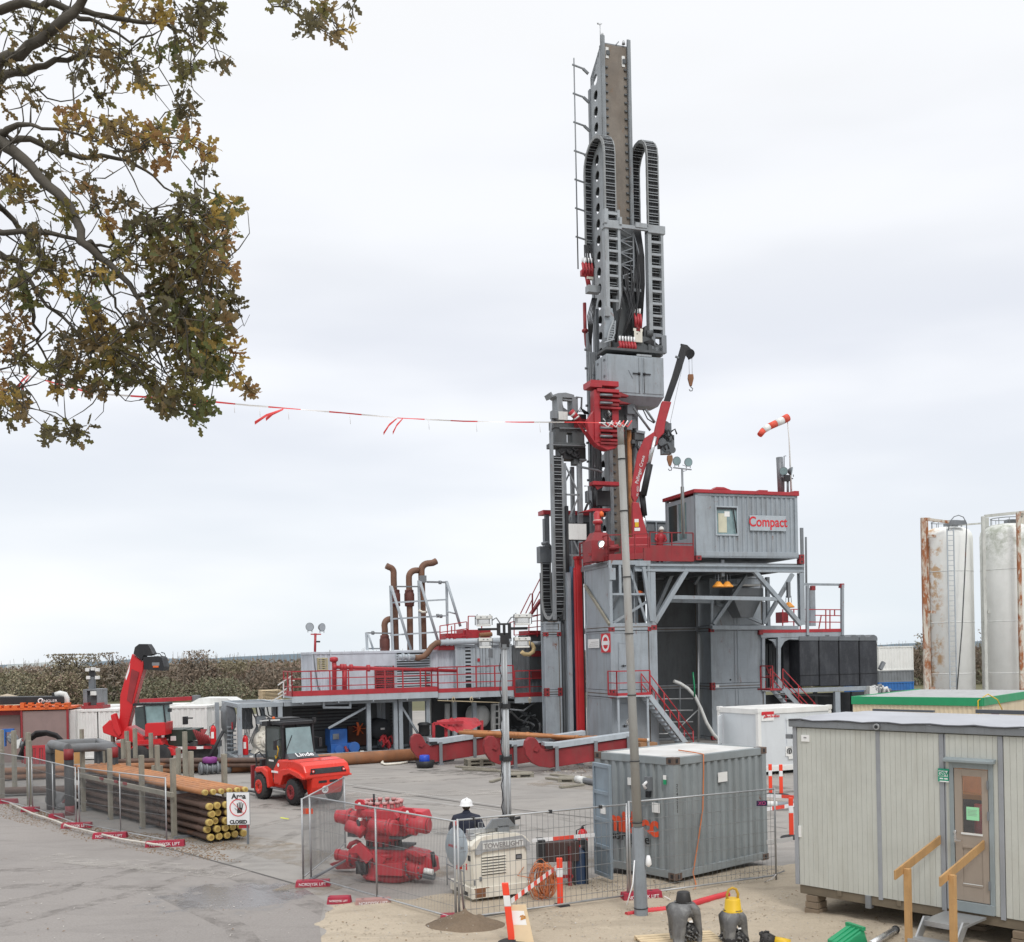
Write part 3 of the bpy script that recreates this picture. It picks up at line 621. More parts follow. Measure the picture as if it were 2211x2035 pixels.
mb.bar((s0-.9,.1,Z3-.2),(s1+.1,.1,Z3-.2),.25,.1);mb.bar((s0-.9,.1,Z3-.45),(s1+.1,.1,Z3-.45),.25,.1);mb.box(s0-.9,s1+.1,.08,.11,Z3-.42,Z3-.22)
for s in(s0,s1):mb.box(s-.13,s+.13,0,.05,Z2-.0,Z3-.52);mb.box(s-.13,s+.13,.2,.25,Z2-.0,Z3-.52);mb.box(s-.03,s+.03,.05,.2,Z2,Z3-.52)
mb.box(s0-.15,s0+.15,-.01,.26,.05,Z2)
mb.box(s1-.09,s1+.09,3.0,3.2,Z2,Z3-.5)
mb.build('girder',t,bevel=.01)
mb=MB(RG,GREY)
for pts,w_,q in[(((1482,1231),(1413,1345)),.1,.24),(((1447,1290),(1677,1294)),.12,.2),(((1627,1232),(1729,1350)),.1,.22),(((1454,1232),(1414,1322)),3.0,.2),(((1618,1236),(1540,1348)),3.0,.2),(((1711,1240),(1650,1346)),3.0,.2),(((1536,1355),(1722,1356)),3.0,.22),(((1546,1303),(1648,1346)),4.7,.2),(((1447,1298),(1540,1300)),3.2,.18),(((1500,1262),(1520,1230)),4.5,.14),(((1545,1300),(1620,1270)),4.6,.15),(((1649,1300),(1649,1348)),3.0,.16),(((1537,1300),(1537,1348)),3.1,.12)]:
 mb.pbar(pts,w_,q,q*.9)
mb.build('brace',t,bevel=.01)
for s,z,w_ in((s0,Z2-.05,-.02),(s1,Z3+.02,-.02),(4.6,Z3+.15,-.02),(s1,Z3+.25,-.02)):
 mb=MB(RG,REDD);mb.box(s-.14,s+.14,w_,w_+.24,z-.1,z+.12);mb.m(BLACK).box(s-.05,s+.05,w_-.004,w_+.001,z-.04,z+.05);mb.build('corner_casting',t,bevel=.01)
def amber_lamp(u,v,w_,label,n=2):
 s,z=RG.at(u,v,w_);t=thing('work_lamp',label,'work lamp',RG.P(s,w_,z),'amber lamps hanging below the drill floor')
 mb=MB(RG,GREYM);mb.box(s-.08,s+.08,w_-.08,w_+.08,z+.45,z+1.25);mb.build('hanger',t)
 for k in range(n):
  q=s+(-.22+.48*k if n>1 else 0);mb=MB(RG,GREYD);mb.bar((q,w_,z+.55),(q,w_,z+.2),.05);mb.tube([(q-.15,w_,z+.55),(q-.17,w_,z+.2)],.015,5);mb.tube([(q+.15,w_,z+.55),(q+.17,w_,z+.2)],.015,5)
  hd=mb.build('bracket',t);mb=MB(RG,mat('amber_lamp_enamel',(.80,.33,.05),.4,var=.2,dirt=.2));mb.lathe((q,w_,z),[(.08,.22),(.14,.16),(.2,.08),(.29,.0),(.29,-.06),(.2,-.02)],16);mb.build('shade',hd)
amber_lamp(1560,1266,.3,'pair of amber lamps hanging from the deck below the compact cabin');amber_lamp(1703,1310,2.6,'single amber lamp behind the right diagonal of the overhang',1)
t=thing('hopper','grey steel hopper with a flanged lid below the cabin at right','hopper',RG.P(9.3,3.6,6.3));mb=MB(RG,GREYM)
mb.hexa([(8.9,3.5,6.4),(9.6,3.5,6.4),(9.6,4.4,6.4),(8.9,4.4,6.4)],[(8.3,3.3,7.5),(10.1,3.3,7.5),(10.1,4.6,7.5),(8.3,4.6,7.5)]);mb.box(8.3,10.1,3.3,4.6,7.5,7.9)
mb.m(WHITED).box(8.2,9.9,3.2,4.6,8.0,8.1);mb.build('body',t,bevel=.02)
t=thing('valve_manifold','dull red valve gear in the dark bay behind the stair','manifold',RG.P(3.2,4.5,1));mb=MB(RG,REDD)
for k in range(3):mb.cyl((2.7+k*.45,4.2,2.2),(2.7+k*.45,4.2,4.3-k*.3),.12);mb.lathe((2.7+k*.45,4.2,3.0),[(.1,0),(.22,.05),(.22,.3),(.1,.35)],12)
mb.bar((2.5,4.2,3.9),(4.2,4.2,3.9),.12);mb.m(GREYD).cyl((3.1,4,4.4),(4.3,4,4.45),.05);mb.cyl((2.3,4.0,4.3),(2.3,4.0,5.4),.07)
mb.m(REDD).pbox(1474,1303,1492,1340,6.4,.1);mb.build('body',t)
t=thing('scaffold_rail','grey scaffold rails across the dark well bay','scaffold',RG.P(4.5,3.0,0));mb=MB(RG,GALV)
for k in range(4):mb.ptube([(1412,1510+k*25),(1496,1509+k*25)],3.0,.035)
mb.ptube([(1508,1370),(1508,1640)],3.2,.05);mb.ptube([(1453,1585),(1506,1534)],2.8,.035);mb.m(GREYD).ptube([(1468,1470),(1468,1612)],3.4,.04);mb.build('rail',t)
t=thing('suction_hose','grey flexible hose curving down from the dark bay to the white cabin','hose',RG.P(5,2.5,1));mb=MB(RG,WHITED)
mb.tube([mb.pp(p,2.5)for p in[(1455,1471),(1470,1477),(1485,1487),(1500,1503),(1513,1530),(1525,1560),(1540,1585),(1560,1605)]],.085,10);mb.build('hose',t)
mb=MB(RG,GREEN);mb.ptube([(1496,1452),(1499,1480),(1500,1505)],2.4,.04,6);mb.build('sling',t)
t=thing('control_cabin','grey corrugated control cabin with red roof edge on the drill floor','cabin',RG.P(7.3,1.5,9.1))
c0,c1,cz0,cz1=4.48,10.05,9.15,12.3
mb=MB(RG,GREY);pw0,pw1=RG.at(1545,1125)[0],RG.at(1594,1125)[0]
wz1=RG.at(1569,1093)[1];wz0=RG.at(1569,1157)[1]
mb.corr(c0+.75,pw0,cz0+.25,cz1-.25,.03,.27,.05);mb.corr(pw1,c1-.12,cz0+.25,cz1-.25,.03,.27,.05)
mb.corr(pw0,pw1,cz0+.25,wz0,.03,.27,.05);mb.corr(pw0,pw1,wz1,cz1-.25,.03,.27,.05)
mb.box(c0+.1,c0+.75,.02,.05,cz0+.25,cz1-.25);mb.box(c0+.1,c1-.1,3.0,3.05,cz0+.2,cz1-.2);mb.box(c1-.05,c1-.02,.1,3.0,cz0+.2,cz1-.2)
mb.build('wall',t)
mb=MB(RG,GREY)
for s in(c0+.08,c1-.08):
 for w_ in(.08,3.02):mb.box(s-.08,s+.08,w_-.08,w_+.08,cz0,cz1-.1)
mb.box(c0,c1,-.02,.1,cz0+.04,cz0+.26);mb.box(c0,c0+.1,.1,3.1,cz0+.04,cz0+.26);mb.box(c0,c1,0,3.1,cz0-.02,cz0+.04);mb.box(c0,c1,0,.1,cz1-.25,cz1-.14)
mb.build('frame',t,bevel=.012)
mb=MB(RG,RED);mb.box(c0-.1,c1+.06,-.08,3.2,cz1-.14,cz1+.03)
mb.prism([(c0+.9,cz1+.03),(c0+1.1,cz1+.16),(c0+1.5,cz1+.16),(c0+1.9,cz1+.03)],-.08,.3);mb.prism([(c1-.5,cz1+.03),(c1-.2,cz1+.1),(c1+.06,cz1+.1),(c1+.06,cz1+.03)],-.08,.3)
mb.box(c0+3.4,c0+3.9,-.06,.2,cz1+.03,cz1+.09);mb.build('roof_edge',t,bevel=.02)
mb=MB(RG,WHITED);mb.box(c0+.1,c1-.1,.1,3,cz1-.1,cz1+.02);mb.build('roof',t)
mb=MB(RG,GREY2);fw=.07
mb.box(pw0,pw1,-.01,.06,wz0,wz0+fw);mb.box(pw0,pw1,-.01,.06,wz1-fw,wz1);mb.box(pw0,pw0+fw,-.01,.06,wz0+fw,wz1-fw);mb.box(pw1-fw,pw1,-.01,.06,wz0+fw,wz1-fw)
wd=mb.build('window',t,bevel=.006)
mb=MB(RG,GLASSB);mb.box(pw0+fw,pw1-fw,.05,.07,wz0+fw,wz1-fw);mb.build('pane',wd)
mb=MB(RG,mat('blind_cream',(.62,.60,.46),.8));mb.box(pw0+.17,pw0+.62,.035,.045,wz0+.15,wz1-.35);mb.m(PAPER).box(pw0+.5,pw0+.78,.03,.034,wz1-.5,wz1-.25);mb.build('blind',wd)
mb=MB(RG,BLACK);mb.bar((pw1-.28,-.03,wz1-.15),(pw1-.12,-.05,wz0+.12),.05,.04);mb.box(pw0+.07,pw1-.07,-.02,.04,wz1-fw-.09,wz1-fw);mb.build('sash',wd)
e0,e1=RG.side(1478,1120,c0)[0],RG.side(1449,1120,c0)[0]
mb=MB(RG,GREY2);mb.box(c0,c0+.05,.16,2.95,cz0+.26,cz0+.95);mb.box(c0,c0+.05,.16,.9,cz0+.95,cz1-.25);mb.box(c0,c0+.05,2.75,2.95,cz0+.95,cz1-.25);mb.box(c0,c0+.05,.9,2.75,cz1-.45,cz1-.25);mb.box(c0-.02,c0+.04,1.72,1.82,cz0+.95,cz1-.45);mb.build('end_wall',t)
mb=MB(RG,GLASS);mb.box(c0+.02,c0+.04,1.82,2.75,cz0+.95,cz1-.45);mb.m(GLASSB).box(c0+.02,c0+.04,.9,1.72,cz0+.95,cz1-.45);mb.build('end_window',t)
mb=MB(RG,GREY2);a=RG.at(1618,1130)[0];b=RG.at(1696,1130)[0];z0=RG.at(1657,1147)[1];z1=RG.at(1657,1114)[1]
mb.box(a,b,-.05,-.02,z0,z1);nb=mb.build('name_board',t,bevel=.005)
text('Compact',.66,RG.P((a+b)/2,-.055,(z0+z1)/2+.04),RG.a,TXTR,'lettering',nb,squash=.86,bold=.012)
def lamp_head(fr,parent,s,w_,z,r_,tilt=.3,mt=GREYD,face=None,name='lamp',yaw=0.0):
 ax=(fr.b*-math.cos(yaw)+fr.a*math.sin(yaw))*math.cos(tilt)+Vector((0,0,-math.sin(tilt)))
 mb=MB(fr,mt);mb.lathe((s,w_,z),[(r_*.35,-r_*.9),(r_*.75,-r_*.6),(r_,-.02),(r_*1.04,0),(r_*1.04,.03)],18,ax)
 h=mb.build(name,parent)
 mb=MB(fr,face or GLASSB);mb.lathe((s,w_,z),[(r_*.93,.03),(r_*.93,.036)],18,ax);mb.build('glass',h)
 mb=MB(fr,GREYM);mb.bar((s-r_*.5,w_,z-r_*1.35),(s-r_*.5,w_,z-r_*.8),.03);mb.bar((s+r_*.5,w_,z-r_*1.35),(s+r_*.5,w_,z-r_*.8),.03);mb.build('yoke',h)
t=thing('floodlight_pole','thin grey pole with two round lamps left of the red roof','floodlight',RG.P(RG.at(1473,1070)[0],-.2,9));mb=MB(RG,GREYM)
sp=RG.at(1474,1070,-.2)
mb.tube([(sp[0],-.2,10.0),(sp[0],-.2,RG.at(1473,1012,-.2)[1])],.05,8);mb.bar((sp[0]-.45,-.2,RG.at(1473,1011,-.2)[1]),(sp[0]+.48,-.2,RG.at(1475,1014,-.2)[1]),.05)
mb.tube([(sp[0]+.05,-.2,13.1),(sp[0]+.22,-.2,13.15),(sp[0]+.2,-.2,13.35),(sp[0]+.02,-.2,13.4)],.015,5);mb.m(WOODG).box(sp[0]-.04,sp[0]+.1,-.16,-.08,10.2,12.4);mb.build('pole',t)
for u_ in(1461,1486):s,z=RG.at(u_,996+(u_-1461)*.1,-.2);lamp_head(RG,t,s,-.2,z,.2,0.1)
t=thing('lamp_cluster','two small tilted lamps on a bracket at the right end of the cabin roof','floodlight',RG.P(9.3,.5,12.3));mb=MB(RG,GREYD)
mb.ptube([(1701,1073),(1701,1035)],.5,.06);mb.ptube([(1693,1073),(1693,985),(1697,985)],.5,.025);mb.ptube([(1686,1030),(1712,1034)],.5,.03);mb.m(BLACK);s,z=RG.at(1698,1033,.5);mb.box(s-.15,s+.15,.4,.6,z-.15,z+.15);mb.build('bracket',t)
for u_,y_ in((1692,-.5),(1709,.9)):s,z=RG.at(u_,1018,.5);lamp_head(RG,t,s,.5,z,.2,.2,yaw=y_)
mb=MB(RG,GREYM);mb.ptube([(1687,1073),(1683,988)],.9,.17,10);t=mb.build('vent_pipe',label='short upright grey duct on the right end of the cabin roof',cat='duct')
t=thing('windsock','red and white windsock on a thin white pole above the cabin','windsock',RG.P(9.9,.5,12.3));mb=MB(RG,WHITE)
mb.tube([mb.pp(p,.5)for p in[(1709,1073),(1704,950),(1699,895)]],[.05,.03,.018],6);mb.build('pole',t)
mb=MB(RG,mat('windsock_red',(.75,.10,.06),.7));P_=[(1701,902),(1690,908),(1675,915),(1660,922),(1648,930),(1640,940)];q=[mb.pp(p,.5)for p in P_]
for i in range(5):
 mb.m(MATS['windsock_red']if i%2==0 else WHITE);r0=.2-.012*i;mb.tube([q[i],q[i+1]],[r0,r0-.013],10)
mb.build('sleeve',t)
t=thing('deck_railing','red railing with solid toe panels round the front of the drill floor','railing',RG.P(2,0,Z3));mb=MB(RG,REDD)
sA=RG.at(1405,1190)[0];sB=4.35
mb.box(sA,sB,.03,.07,Z3-.02,Z3+.72);mb.box(sA-.35,sA,.02,.1,Z3-.1,Z3+.6);mb.build('toe_panel',t,bevel=.01)
mb=MB(RG,REDD);railing(mb,[(sA,.05,Z3),(sB,.05,Z3)],1.32,.05,(1.0,.62),1.3)
railing(mb,[(0,3.0,Z3),(0,.05,Z3)],1.15,.05,(1.0,.55),.8,kick=.22);railing(mb,[(0,.05,Z3),(sA-.1,.05,Z3+.1)],1.15,.05,(1.0,.5),.62,kick=.28)
railing(mb,[(-.05,3.3,Z3+.1),(-.05,2.4,Z3+.1)],1.0,.07,(1.0,.5),.5)
mb.build('rails',t)
t=thing('mast_foot_guard','red housing with a capped neck behind the left railing','swivel',RG.P(.8,1,Z3));mb=MB(RG,REDD)
s,z=RG.at(1292,1200,1.0);mb.box(s-.55,s+.6,.5,1.5,Z3,Z3+.95);mb.hexa([(s-.5,.55,Z3+.95),(s+.5,.55,Z3+.95),(s+.5,1.45,Z3+.95),(s-.5,1.45,Z3+.95)],[(s-.3,.7,Z3+1.35),(s+.3,.7,Z3+1.35),(s+.3,1.3,Z3+1.35),(s-.3,1.3,Z3+1.35)]);mb.lathe((s,1.0,Z3+1.3),[(.2,0),(.14,.2),(.14,.6)],16);mb.bar((s-.7,.6,Z3+.3),(s+.8,.5,Z3+.5),.12);mb.cyl((s+.3,.45,Z3+.6),(s+.75,.45,Z3+.65),.14);mb.m(RED).lathe((s,1,Z3+1.75),[(.14,0),(.23,.06),(.23,.16),(.17,.2),(.19,.5),(.1,.62)],16);mb.m(ORANGE).lathe((s+.13,.85,Z3+2.1),[(.1,0),(.12,.15),(.04,.25)],12);mb.m(CREAM).lathe((s,1,Z3+1.85),[(.2,0),(.2,.1)],14);mb.build('housing',t)
t=thing('floodlight','lit round flood lamp hanging on the red railing','floodlight',RG.P(.6,-.1,Z3));s,z=RG.at(1297,1175,-.15)
lamp_head(RG,t,s,-.2,z,.165,.5,face=mat('lit_lamp_glass',(1,.96,.88),.3,emit=1.6,dirt=0),yaw=.4)
mb=MB(RG,WHITED);s,z=RG.at(1262,1150,2.4);mb.box(s-.8,s+.1,2.4,2.44,z-.35,z+.4);mb.m(BLACK).box(s-.84,s+.14,2.44,2.48,z-.4,z+.44)
mb.build('panel_board',label='pale framed board behind the red railing at the left corner',cat='board')
t=thing('person','person in a red jacket and white helmet behind the drill floor railing','person',RG.P(*mb.pp((1424,1180),1.6)[:2],Z3))
s,z=RG.at(1424,1165,1.6);z=Z3;mb=MB(RG,RED);mb.smooth=True
mb.tube([(s,1.6,z+.75),(s,1.6,z+.95),(s+.02,1.58,z+1.2),(s+.04,1.55,z+1.38),(s+.05,1.52,z+1.5)],[.17,.18,.22,.2,.07],10)
for d in(-1,1):mb.tube([(s+d*.2+.03,1.56,z+1.38),(s+d*.28,1.45,z+1.12),(s+d*.2-.1,1.25,z+1.05)],[.075,.06,.045],7)
for d in(-1,1):mb.m(NAVY).tube([(s+d*.1,1.6,z+.82),(s+d*.11,1.58,z+.45),(s+d*.11,1.62,z+.03)],[.11,.08,.06],8)
mb.m(SKIN).lathe((s+.06,1.5,z+1.46),[(.05,0),(.09,.08),(.1,.16),(.07,.25)],10);mb.build('body',t)
mb=MB(RG,WHITE);mb.lathe((s+.06,1.5,z+1.62),[(.15,0),(.13,.03),(.115,.1),(.05,.16)],14);mb.build('helmet',t)
t=thing('engine_shed','grey shed with red roof edge behind the drag chain','shed',RG.P(-2.2,8.5,Z3));mb=MB(RG,GREYM);
a0=RG.at(1176,1110,8)[0];a=RG.at(1200,1110,8)[0];b=RG.at(1275,1110,8)[0];zt=RG.at(1190,1108,8)[1]
mb.box(a,b,8,8.7,Z3-.5,zt-.1);mb.m(DARK).box(a+1.1,b,7.95,8,zt-1.5,zt-.45);mb.m(GREYD).box(a0,a0+.22,7.9,8.1,Z3+1.2,zt);mb.build('body',t)
mb=MB(RG,RED);mb.box(a0-.15,b+1.0,7.8,8.6,zt-.1,zt+.12);mb.build('roof_edge',t)
t=thing('mud_logging_rack','dark windowed rack behind the person at the cabin side','rack',RG.P(3.4,7,Z3));mb=MB(RG,GREYD)
a=RG.at(1393,1130,6)[0];b=RG.at(1444,1130,6)[0];zt=RG.at(1420,1127,6)[1];mb.box(a,b,6,7.5,Z3,zt);mb.m(GREYM).box(a+.1,a+.5,5.97,6,zt-.5,zt-.15);mb.box(a+.7,b-.1,5.97,6,zt-.5,zt-.15);mb.m(GREY).bar((a,5.95,zt),(b,5.95,zt),.08);mb.bar((a+.6,5.95,Z3),(a+.6,5.95,zt),.07);mb.build('body',t)
def stair(fr,name,label,cat,top,bot,wd,n,group=None,tread=GALV,string=GREY2,rail=RED,rl=1.0,extra=0):
 t=thing(name,label,cat,fr.P(*bot),group);T,B=Vector(top),Vector(bot);dirn=(B-T);h=Vector((dirn.x,dirn.y,0)).normalized();sd_=Vector((-h.y,h.x,0))*wd/2
 mb=MB(fr,string)
 for k in(-1,1):mb.bar(T+sd_*k,B+sd_*k,.05,.22)
 mb.build('stringer',t)
 mb=MB(fr,tread)
 for i in range(n):
  c=T.lerp(B,(i+.5)/n);a,b=c-sd_*.98,c+sd_*.98;mb.bar(a,b,.26,.03)
 mb.build('treads',t)
 for k in(-1,1):
  mb=MB(fr,rail);o=sd_*k
  for hh_ in(1.0,.55):mb.tube([T+o+Vector((0,0,hh_*rl)),B+o+Vector((0,0,hh_*rl))],.028,6)
  m_=max(2,n//4)
  for i in range(m_+1):c=T.lerp(B,i/m_)+o;mb.tube([c,c+Vector((0,0,rl))],.028,6)
  mb.build('handrail',t)
 return t
lA=RG.at(1332,1492,-1.0)[0];lB=RG.at(1404,1492,-1.0)[0]
t=thing('stair_landing','small red railed landing at the door above the stair','landing',RG.P((lA+lB)/2,-.5,Z1-.1));mb=MB(RG,GREY2);mb.box(lA,lB,-1.05,-.02,Z1-.12,Z1-.05);mb.bar((lA+.1,-.9,.02),(lA+.1,-.9,Z1-.12),.08);mb.bar((lB-.1,-.9,.02),(lB-.1,-.9,Z1-.12),.08);mb.build('floor',t)
mb=MB(RG,RED);railing(mb,[(lA,-1.0,Z1-.05),(lB,-1.0,Z1-.05)],1.1,.05,(1.0,.52),.95,kick=.12);railing(mb,[(lA,-.05,Z1-.05),(lA,-1.0,Z1-.05)],1.1,.05,(1.0,.52),1,kick=.12);mb.build('railing',t)
tp=RG.at(1404,1496,-.5);bt=RG.at(1484,1622,-.5)
stair(RG,'stair','long steel stair with red handrails in front of the dark well bay','stair',(lB,-.52,Z1-.1),(lB+2.15,-.52,.08),.85,14)
for(u,v,s_,h_,lb)in[(1402,1634,.8,.62,'taller brown cardboard box left of the stair foot'),(1452,1634,.7,.5,'lower brown cardboard box at the foot of the stair')]:
 p=gr(u,v);f=Fr(p.x,p.y,12);mb=MB(f,mat('cardboard',(.42,.23,.12),.85,dirt=.2));mb.box(-s_/2,s_/2,0,.6,0,h_);mb.m(mat('parcel_tape',(.5,.35,.2),.4)).box(-s_/2-.002,s_/2+.002,-.003,.002,h_*.45,h_*.52);mb.m(PAPER).box(-.1,.05,-.006,-.002,h_*.6,h_*.8)
 mb.build('cardboard_box',label=lb,cat='box',group='cardboard boxes by the stair',bevel=.01)
GRIM=mat('grimy_grey',(.26,.28,.295),.5,metal=.1,dirt=.6,dirtcol=(.07,.06,.05),rust=.25)
GRIM2=mat('grimy_pale_grey',(.36,.385,.405),.5,dirt=.5,dirtcol=(.10,.085,.07),rust=.15)
MA=Fr(5.2,54.0,18.7)
def MZ(v,Yw=0.0):return MA.at(1320,v,Yw)[1]
MT=MZ(80)
t_mast=thing('drilling_mast','tall steel drilling mast with round holes down its side','mast',MA.P(.7,.9,Z3))
mb=MB(MA,RUSTB);mb.box(.1,1.38,.10,.14,Z3,MT-.35);mb.build('front_plate',t_mast)
mb=MB(MA,GRIM)
for s0_,s1_ in((-.12,.12),(1.36,1.56)):
 mb.box(s0_,s1_,-.03,.03,Z3,MT);mb.box(s0_+.08,s1_-.08,.03,.22,Z3,MT-.02);mb.box(s0_+.02,s0_+.06,-.09,-.03,Z3,MT-.02)
mb.build('guide_flange',t_mast,bevel=.006)
mb=MB(MA,DARKG);z=Z3+.3
while z<MT-1.2:
 for s_ in(.16,1.2):mb.hexa([(s_,.02,z),(s_+.14,.02,z),(s_+.14,.1,z),(s_,.1,z)],[(s_,.06,z+.1),(s_+.14,.06,z+.1),(s_+.14,.1,z+.1),(s_,.1,z+.1)])
 z+=.42
for s_,v_ in((.2,115),(1.1,128)):zz=MZ(v_);mb.m(PAPER).box(s_,s_+.16,.06,.1,zz-.25,zz+.3);mb.m(DARKG).box(s_+.02,s_+.2,.0,.06,zz-.1,zz+.12)
a=MA.at(1340,1075)[0];mb.m(BLACK).box(.62,.78,.07,.1,MZ(1068),MZ(1020));mb.m(GREYM).box(.66,.74,.02,.07,MZ(1060),MZ(1030))
mb.m(BLACK).box(.5,.62,.07,.1,MZ(1068),MZ(1052))
mb.build('cleat',t_mast)
HP=.83;HZ0=MZ(189)
def hole_plate(s_,th):
 mb=MB(MA,GRIM2 if s_<.5 else GRIM);W0,W1=.22,1.62;wc=1.0;r_=.27;n=20
 k0=int((HZ0-Z3)/HP);zb=HZ0-k0*HP-HP/2
 k=0;z=zb
 while z+HP/2<MT-1.6:
  zc=z+HP/2
  for sx in(0,th):
   ring=[MA.P(s_+sx,wc+r_*math.cos(2*math.pi*i/n),zc+r_*math.sin(2*math.pi*i/n))for i in range(n)];sq=[]
   for i in range(n):
    a=2*math.pi*i/n;c,s2=math.cos(a),math.sin(a)
    dw=(W1-wc)if c>0 else(wc-W0);q=min(dw/max(abs(c),1e-6),HP/2/max(abs(s2),1e-6));sq.append(MA.P(s_+sx,wc+q*c,zc+q*s2))
   cs=[MA.P(s_+sx,w_,zc+d)for w_,d in((W1,HP/2),(W0,HP/2),(W0,-HP/2),(W1,-HP/2))]
   fs=[(i,(i+1)%n,(i+1)%n+n,i+n)for i in range(n)]
   for ci,c_ in enumerate(cs):
    ang=[math.atan2(HP/2,W1-wc),math.pi-math.atan2(HP/2,wc-W0),math.pi+math.atan2(HP/2,wc-W0),2*math.pi-math.atan2(HP/2,W1-wc)][ci]
    i=int(ang/(2*math.pi)*n);fs.append((n+i,n+(i+1)%n,2*n+ci))
   mb.raw(ring+sq+cs,fs)
  base=[MA.P(s_+x,wc+r_*math.cos(2*math.pi*i/n),zc+r_*math.sin(2*math.pi*i/n))for x in(0,th)for i in range(n)]
  mb.raw(base,[(i,(i+1)%n,(i+1)%n+n,i+n)for i in range(n)]);z+=HP
 P=MA.P
 mb.prism_s([(W0,z),(W1,z),(W1,MT-1.9),(.5,MT-.5),(W0,MT-.3)],s_,s_+th)
 return mb.build('side_plate',t_mast)
hole_plate(0.0,.05);hole_plate(1.42,.04)
mb=MB(MA,DARKG);zc=HZ0-int((HZ0-Z3)/HP)*HP  # dark plates added inside so the upper part of each hole stays dark
while zc<MT-2:mb.box(.06,1.4,1.3,1.33,zc-.02,zc+.62);mb.box(.06,1.4,.3,1.3,zc+.4,zc+.42);zc+=HP
mb.build('added_hole_backing',t_mast)
mb=MB(MA,GREYM)
mb.box(-.05,.15,1.62,1.85,Z3,MT-1.9);mb.box(1.36,1.5,1.62,1.8,Z3,MT-1.9)
z=Z3+1
while z<MT-3:mb.box(.15,1.36,1.68,1.76,z,z+.1);z+=2.49
mb.build('rear_post',t_mast)
mb=MB(MA,GREYM);a=-.85
zt=MA.at(1244,128,1.8)[1];mb.tube([(a,1.75,MZ(560)),(a,1.75,zt)],.035,6)
z=zt-.35
while z>MZ(520):mb.bar((a-.1,1.75,z),(-.35,1.75,z-.12),.06,.07);mb.bar((-.35,1.75,z-.12),(-.05,1.75,z-.35),.09,.12);z-=1.49
mb.build('guide_pole',t_mast)
mb=MB(MA,GREYD);mb.box(1.85,1.98,1.2,1.4,MZ(500),MA.at(1362,165,1.3)[1])
for v_ in(176,237,299,360):z=MA.at(1362,v_,1.3)[1];mb.box(1.5,1.86,1.26,1.32,z-.04,z+.04)
mb.build('side_rail',t_mast)
mb=MB(MA,GALV);s_=-.02;mb.tube([(s_,.2,MT-.2),(s_,.2,MT+.72)],.02,5);mb.tube([(s_-.12,.2,MT+.68),(s_,.2,MT+.62),(s_+.1,.2,MT+.72)],.02,5);mb.lathe((s_-.12,.2,MT+.68),[(.04,-.03),(.04,.03)],8)
mb.lathe((.03,.05,MT),[(.07,0),(.05,.12)],8);mb.lathe((1.2,.05,MT-.25),[(.09,0),(.05,.2)],8);mb.m(GREYM).box(.12,1.4,.12,.3,MT-.45,MT-.28);mb.bar((.8,.1,MT-.3),(.95,.1,MT-.12),.05)
for k in range(6):mb.box(-.02,.1,.3+k*.22,.38+k*.22,MT-.55-k*.24,MT-.35-k*.24)
mb.build('anemometer',t_mast)
mb=MB(MA,GREYD);mb.box(-.9,-.66,.55,.8,MZ(1150),MZ(715));mb.box(-.35,-.2,.7,.85,MZ(1150),MZ(660));mb.box(-.62,-.5,.5,.6,MZ(1150),MZ(850))
z=MZ(1090)
while z<MZ(730):mb.box(-.9,-.2,.6,.7,z,z+.09);mb.lathe((-1.0,.6,z+.3),[(.07,0),(.07,.1)],8);z+=.95
mb.build('pipe_guide',t_mast)
def chain(name,label,fr,s0,s1,w_near,w_far,z_near,z_far,z_top,down=True,inv=False,pitch=.36):
 t=thing(name,label,'drag chain',fr.P((s0+s1)/2,(w_near+w_far)/2,min(z_near,z_far)),'drag chains of the rig')
 r_=(w_far-w_near)/2;wc=(w_near+w_far)/2;path=[];sgn=-1 if inv else 1;zc=z_top-r_*sgn
 def add_line(w_,za,zb):
  n=max(1,round(abs(zb-za)/pitch))
  for i in range(n):path.append((w_,za+(zb-za)*i/n))
 add_line(w_near,z_near,zc);n=max(8,round(math.pi*r_/pitch))
 for i in range(n):a=math.pi*i/n;path.append((wc-r_*math.cos(a),zc+sgn*r_*math.sin(a)))
 add_line(w_far,zc,z_far);path.append((w_far,z_far));th=.17
 P=[Vector((0,w_,z))for w_,z in path]
 mb=MB(fr,mat('chain_link_grey',(.30,.31,.31),.5,metal=.2,dirt=.4))
 for ss in(s0,s1-.06):
  for i in range(len(P)-1):
   d=(P[i+1]-P[i]);nrm=Vector((0,-d.z,d.y)).normalized()*th/2*(1 if i%2 else.9)
   q=[P[i]-nrm,P[i]+nrm,P[i+1]+nrm,P[i+1]-nrm]
   mb.raw([fr.P(ss+x,p.y,p.z)for x in(0,.06)for p in q],[(0,1,2,3),(7,6,5,4),(0,4,5,1),(1,5,6,2),(2,6,7,3),(3,7,4,0)])
 mb.build('side_link',t)
 mb=MB(fr,GRIM2)
 for i in range(len(P)-1):
  d=(P[i+1]-P[i]).normalized();nrm=Vector((0,-d.z,d.y));c=(P[i]+P[i+1])/2
  for sg_ in(-1,1):
   for off in(-.07,.06):
    o=c+nrm*sg_*th*.5+d*off;mb.bar((s0+.05,o.y,o.z),(s1-.05,o.y,o.z),.028,.028)
 mb.build('rungs',t)
 mb=MB(fr,BLACK);k=6
 for j in range(k):
  s_=s0+.11+(s1-s0-.22)*j/(k-1);mb.tube([(s_,p.y,p.z)for p in P],.047,5)
 mb.build('cables',t);return t
zt=MA.at(1290,291,.3)[1]
chain('drag_chain','large drag chain looping over at the left side of the mast top',MA,-.42,.2,-.8,1.75,MZ(650),MZ(522),zt-.15)
zt=MA.at(1395,318,.3)[1]
chain('drag_chain','drag chain looping over at the right side of the mast',MA,1.92,2.58,-.8,1.35,MZ(735),MZ(490),zt+.1)
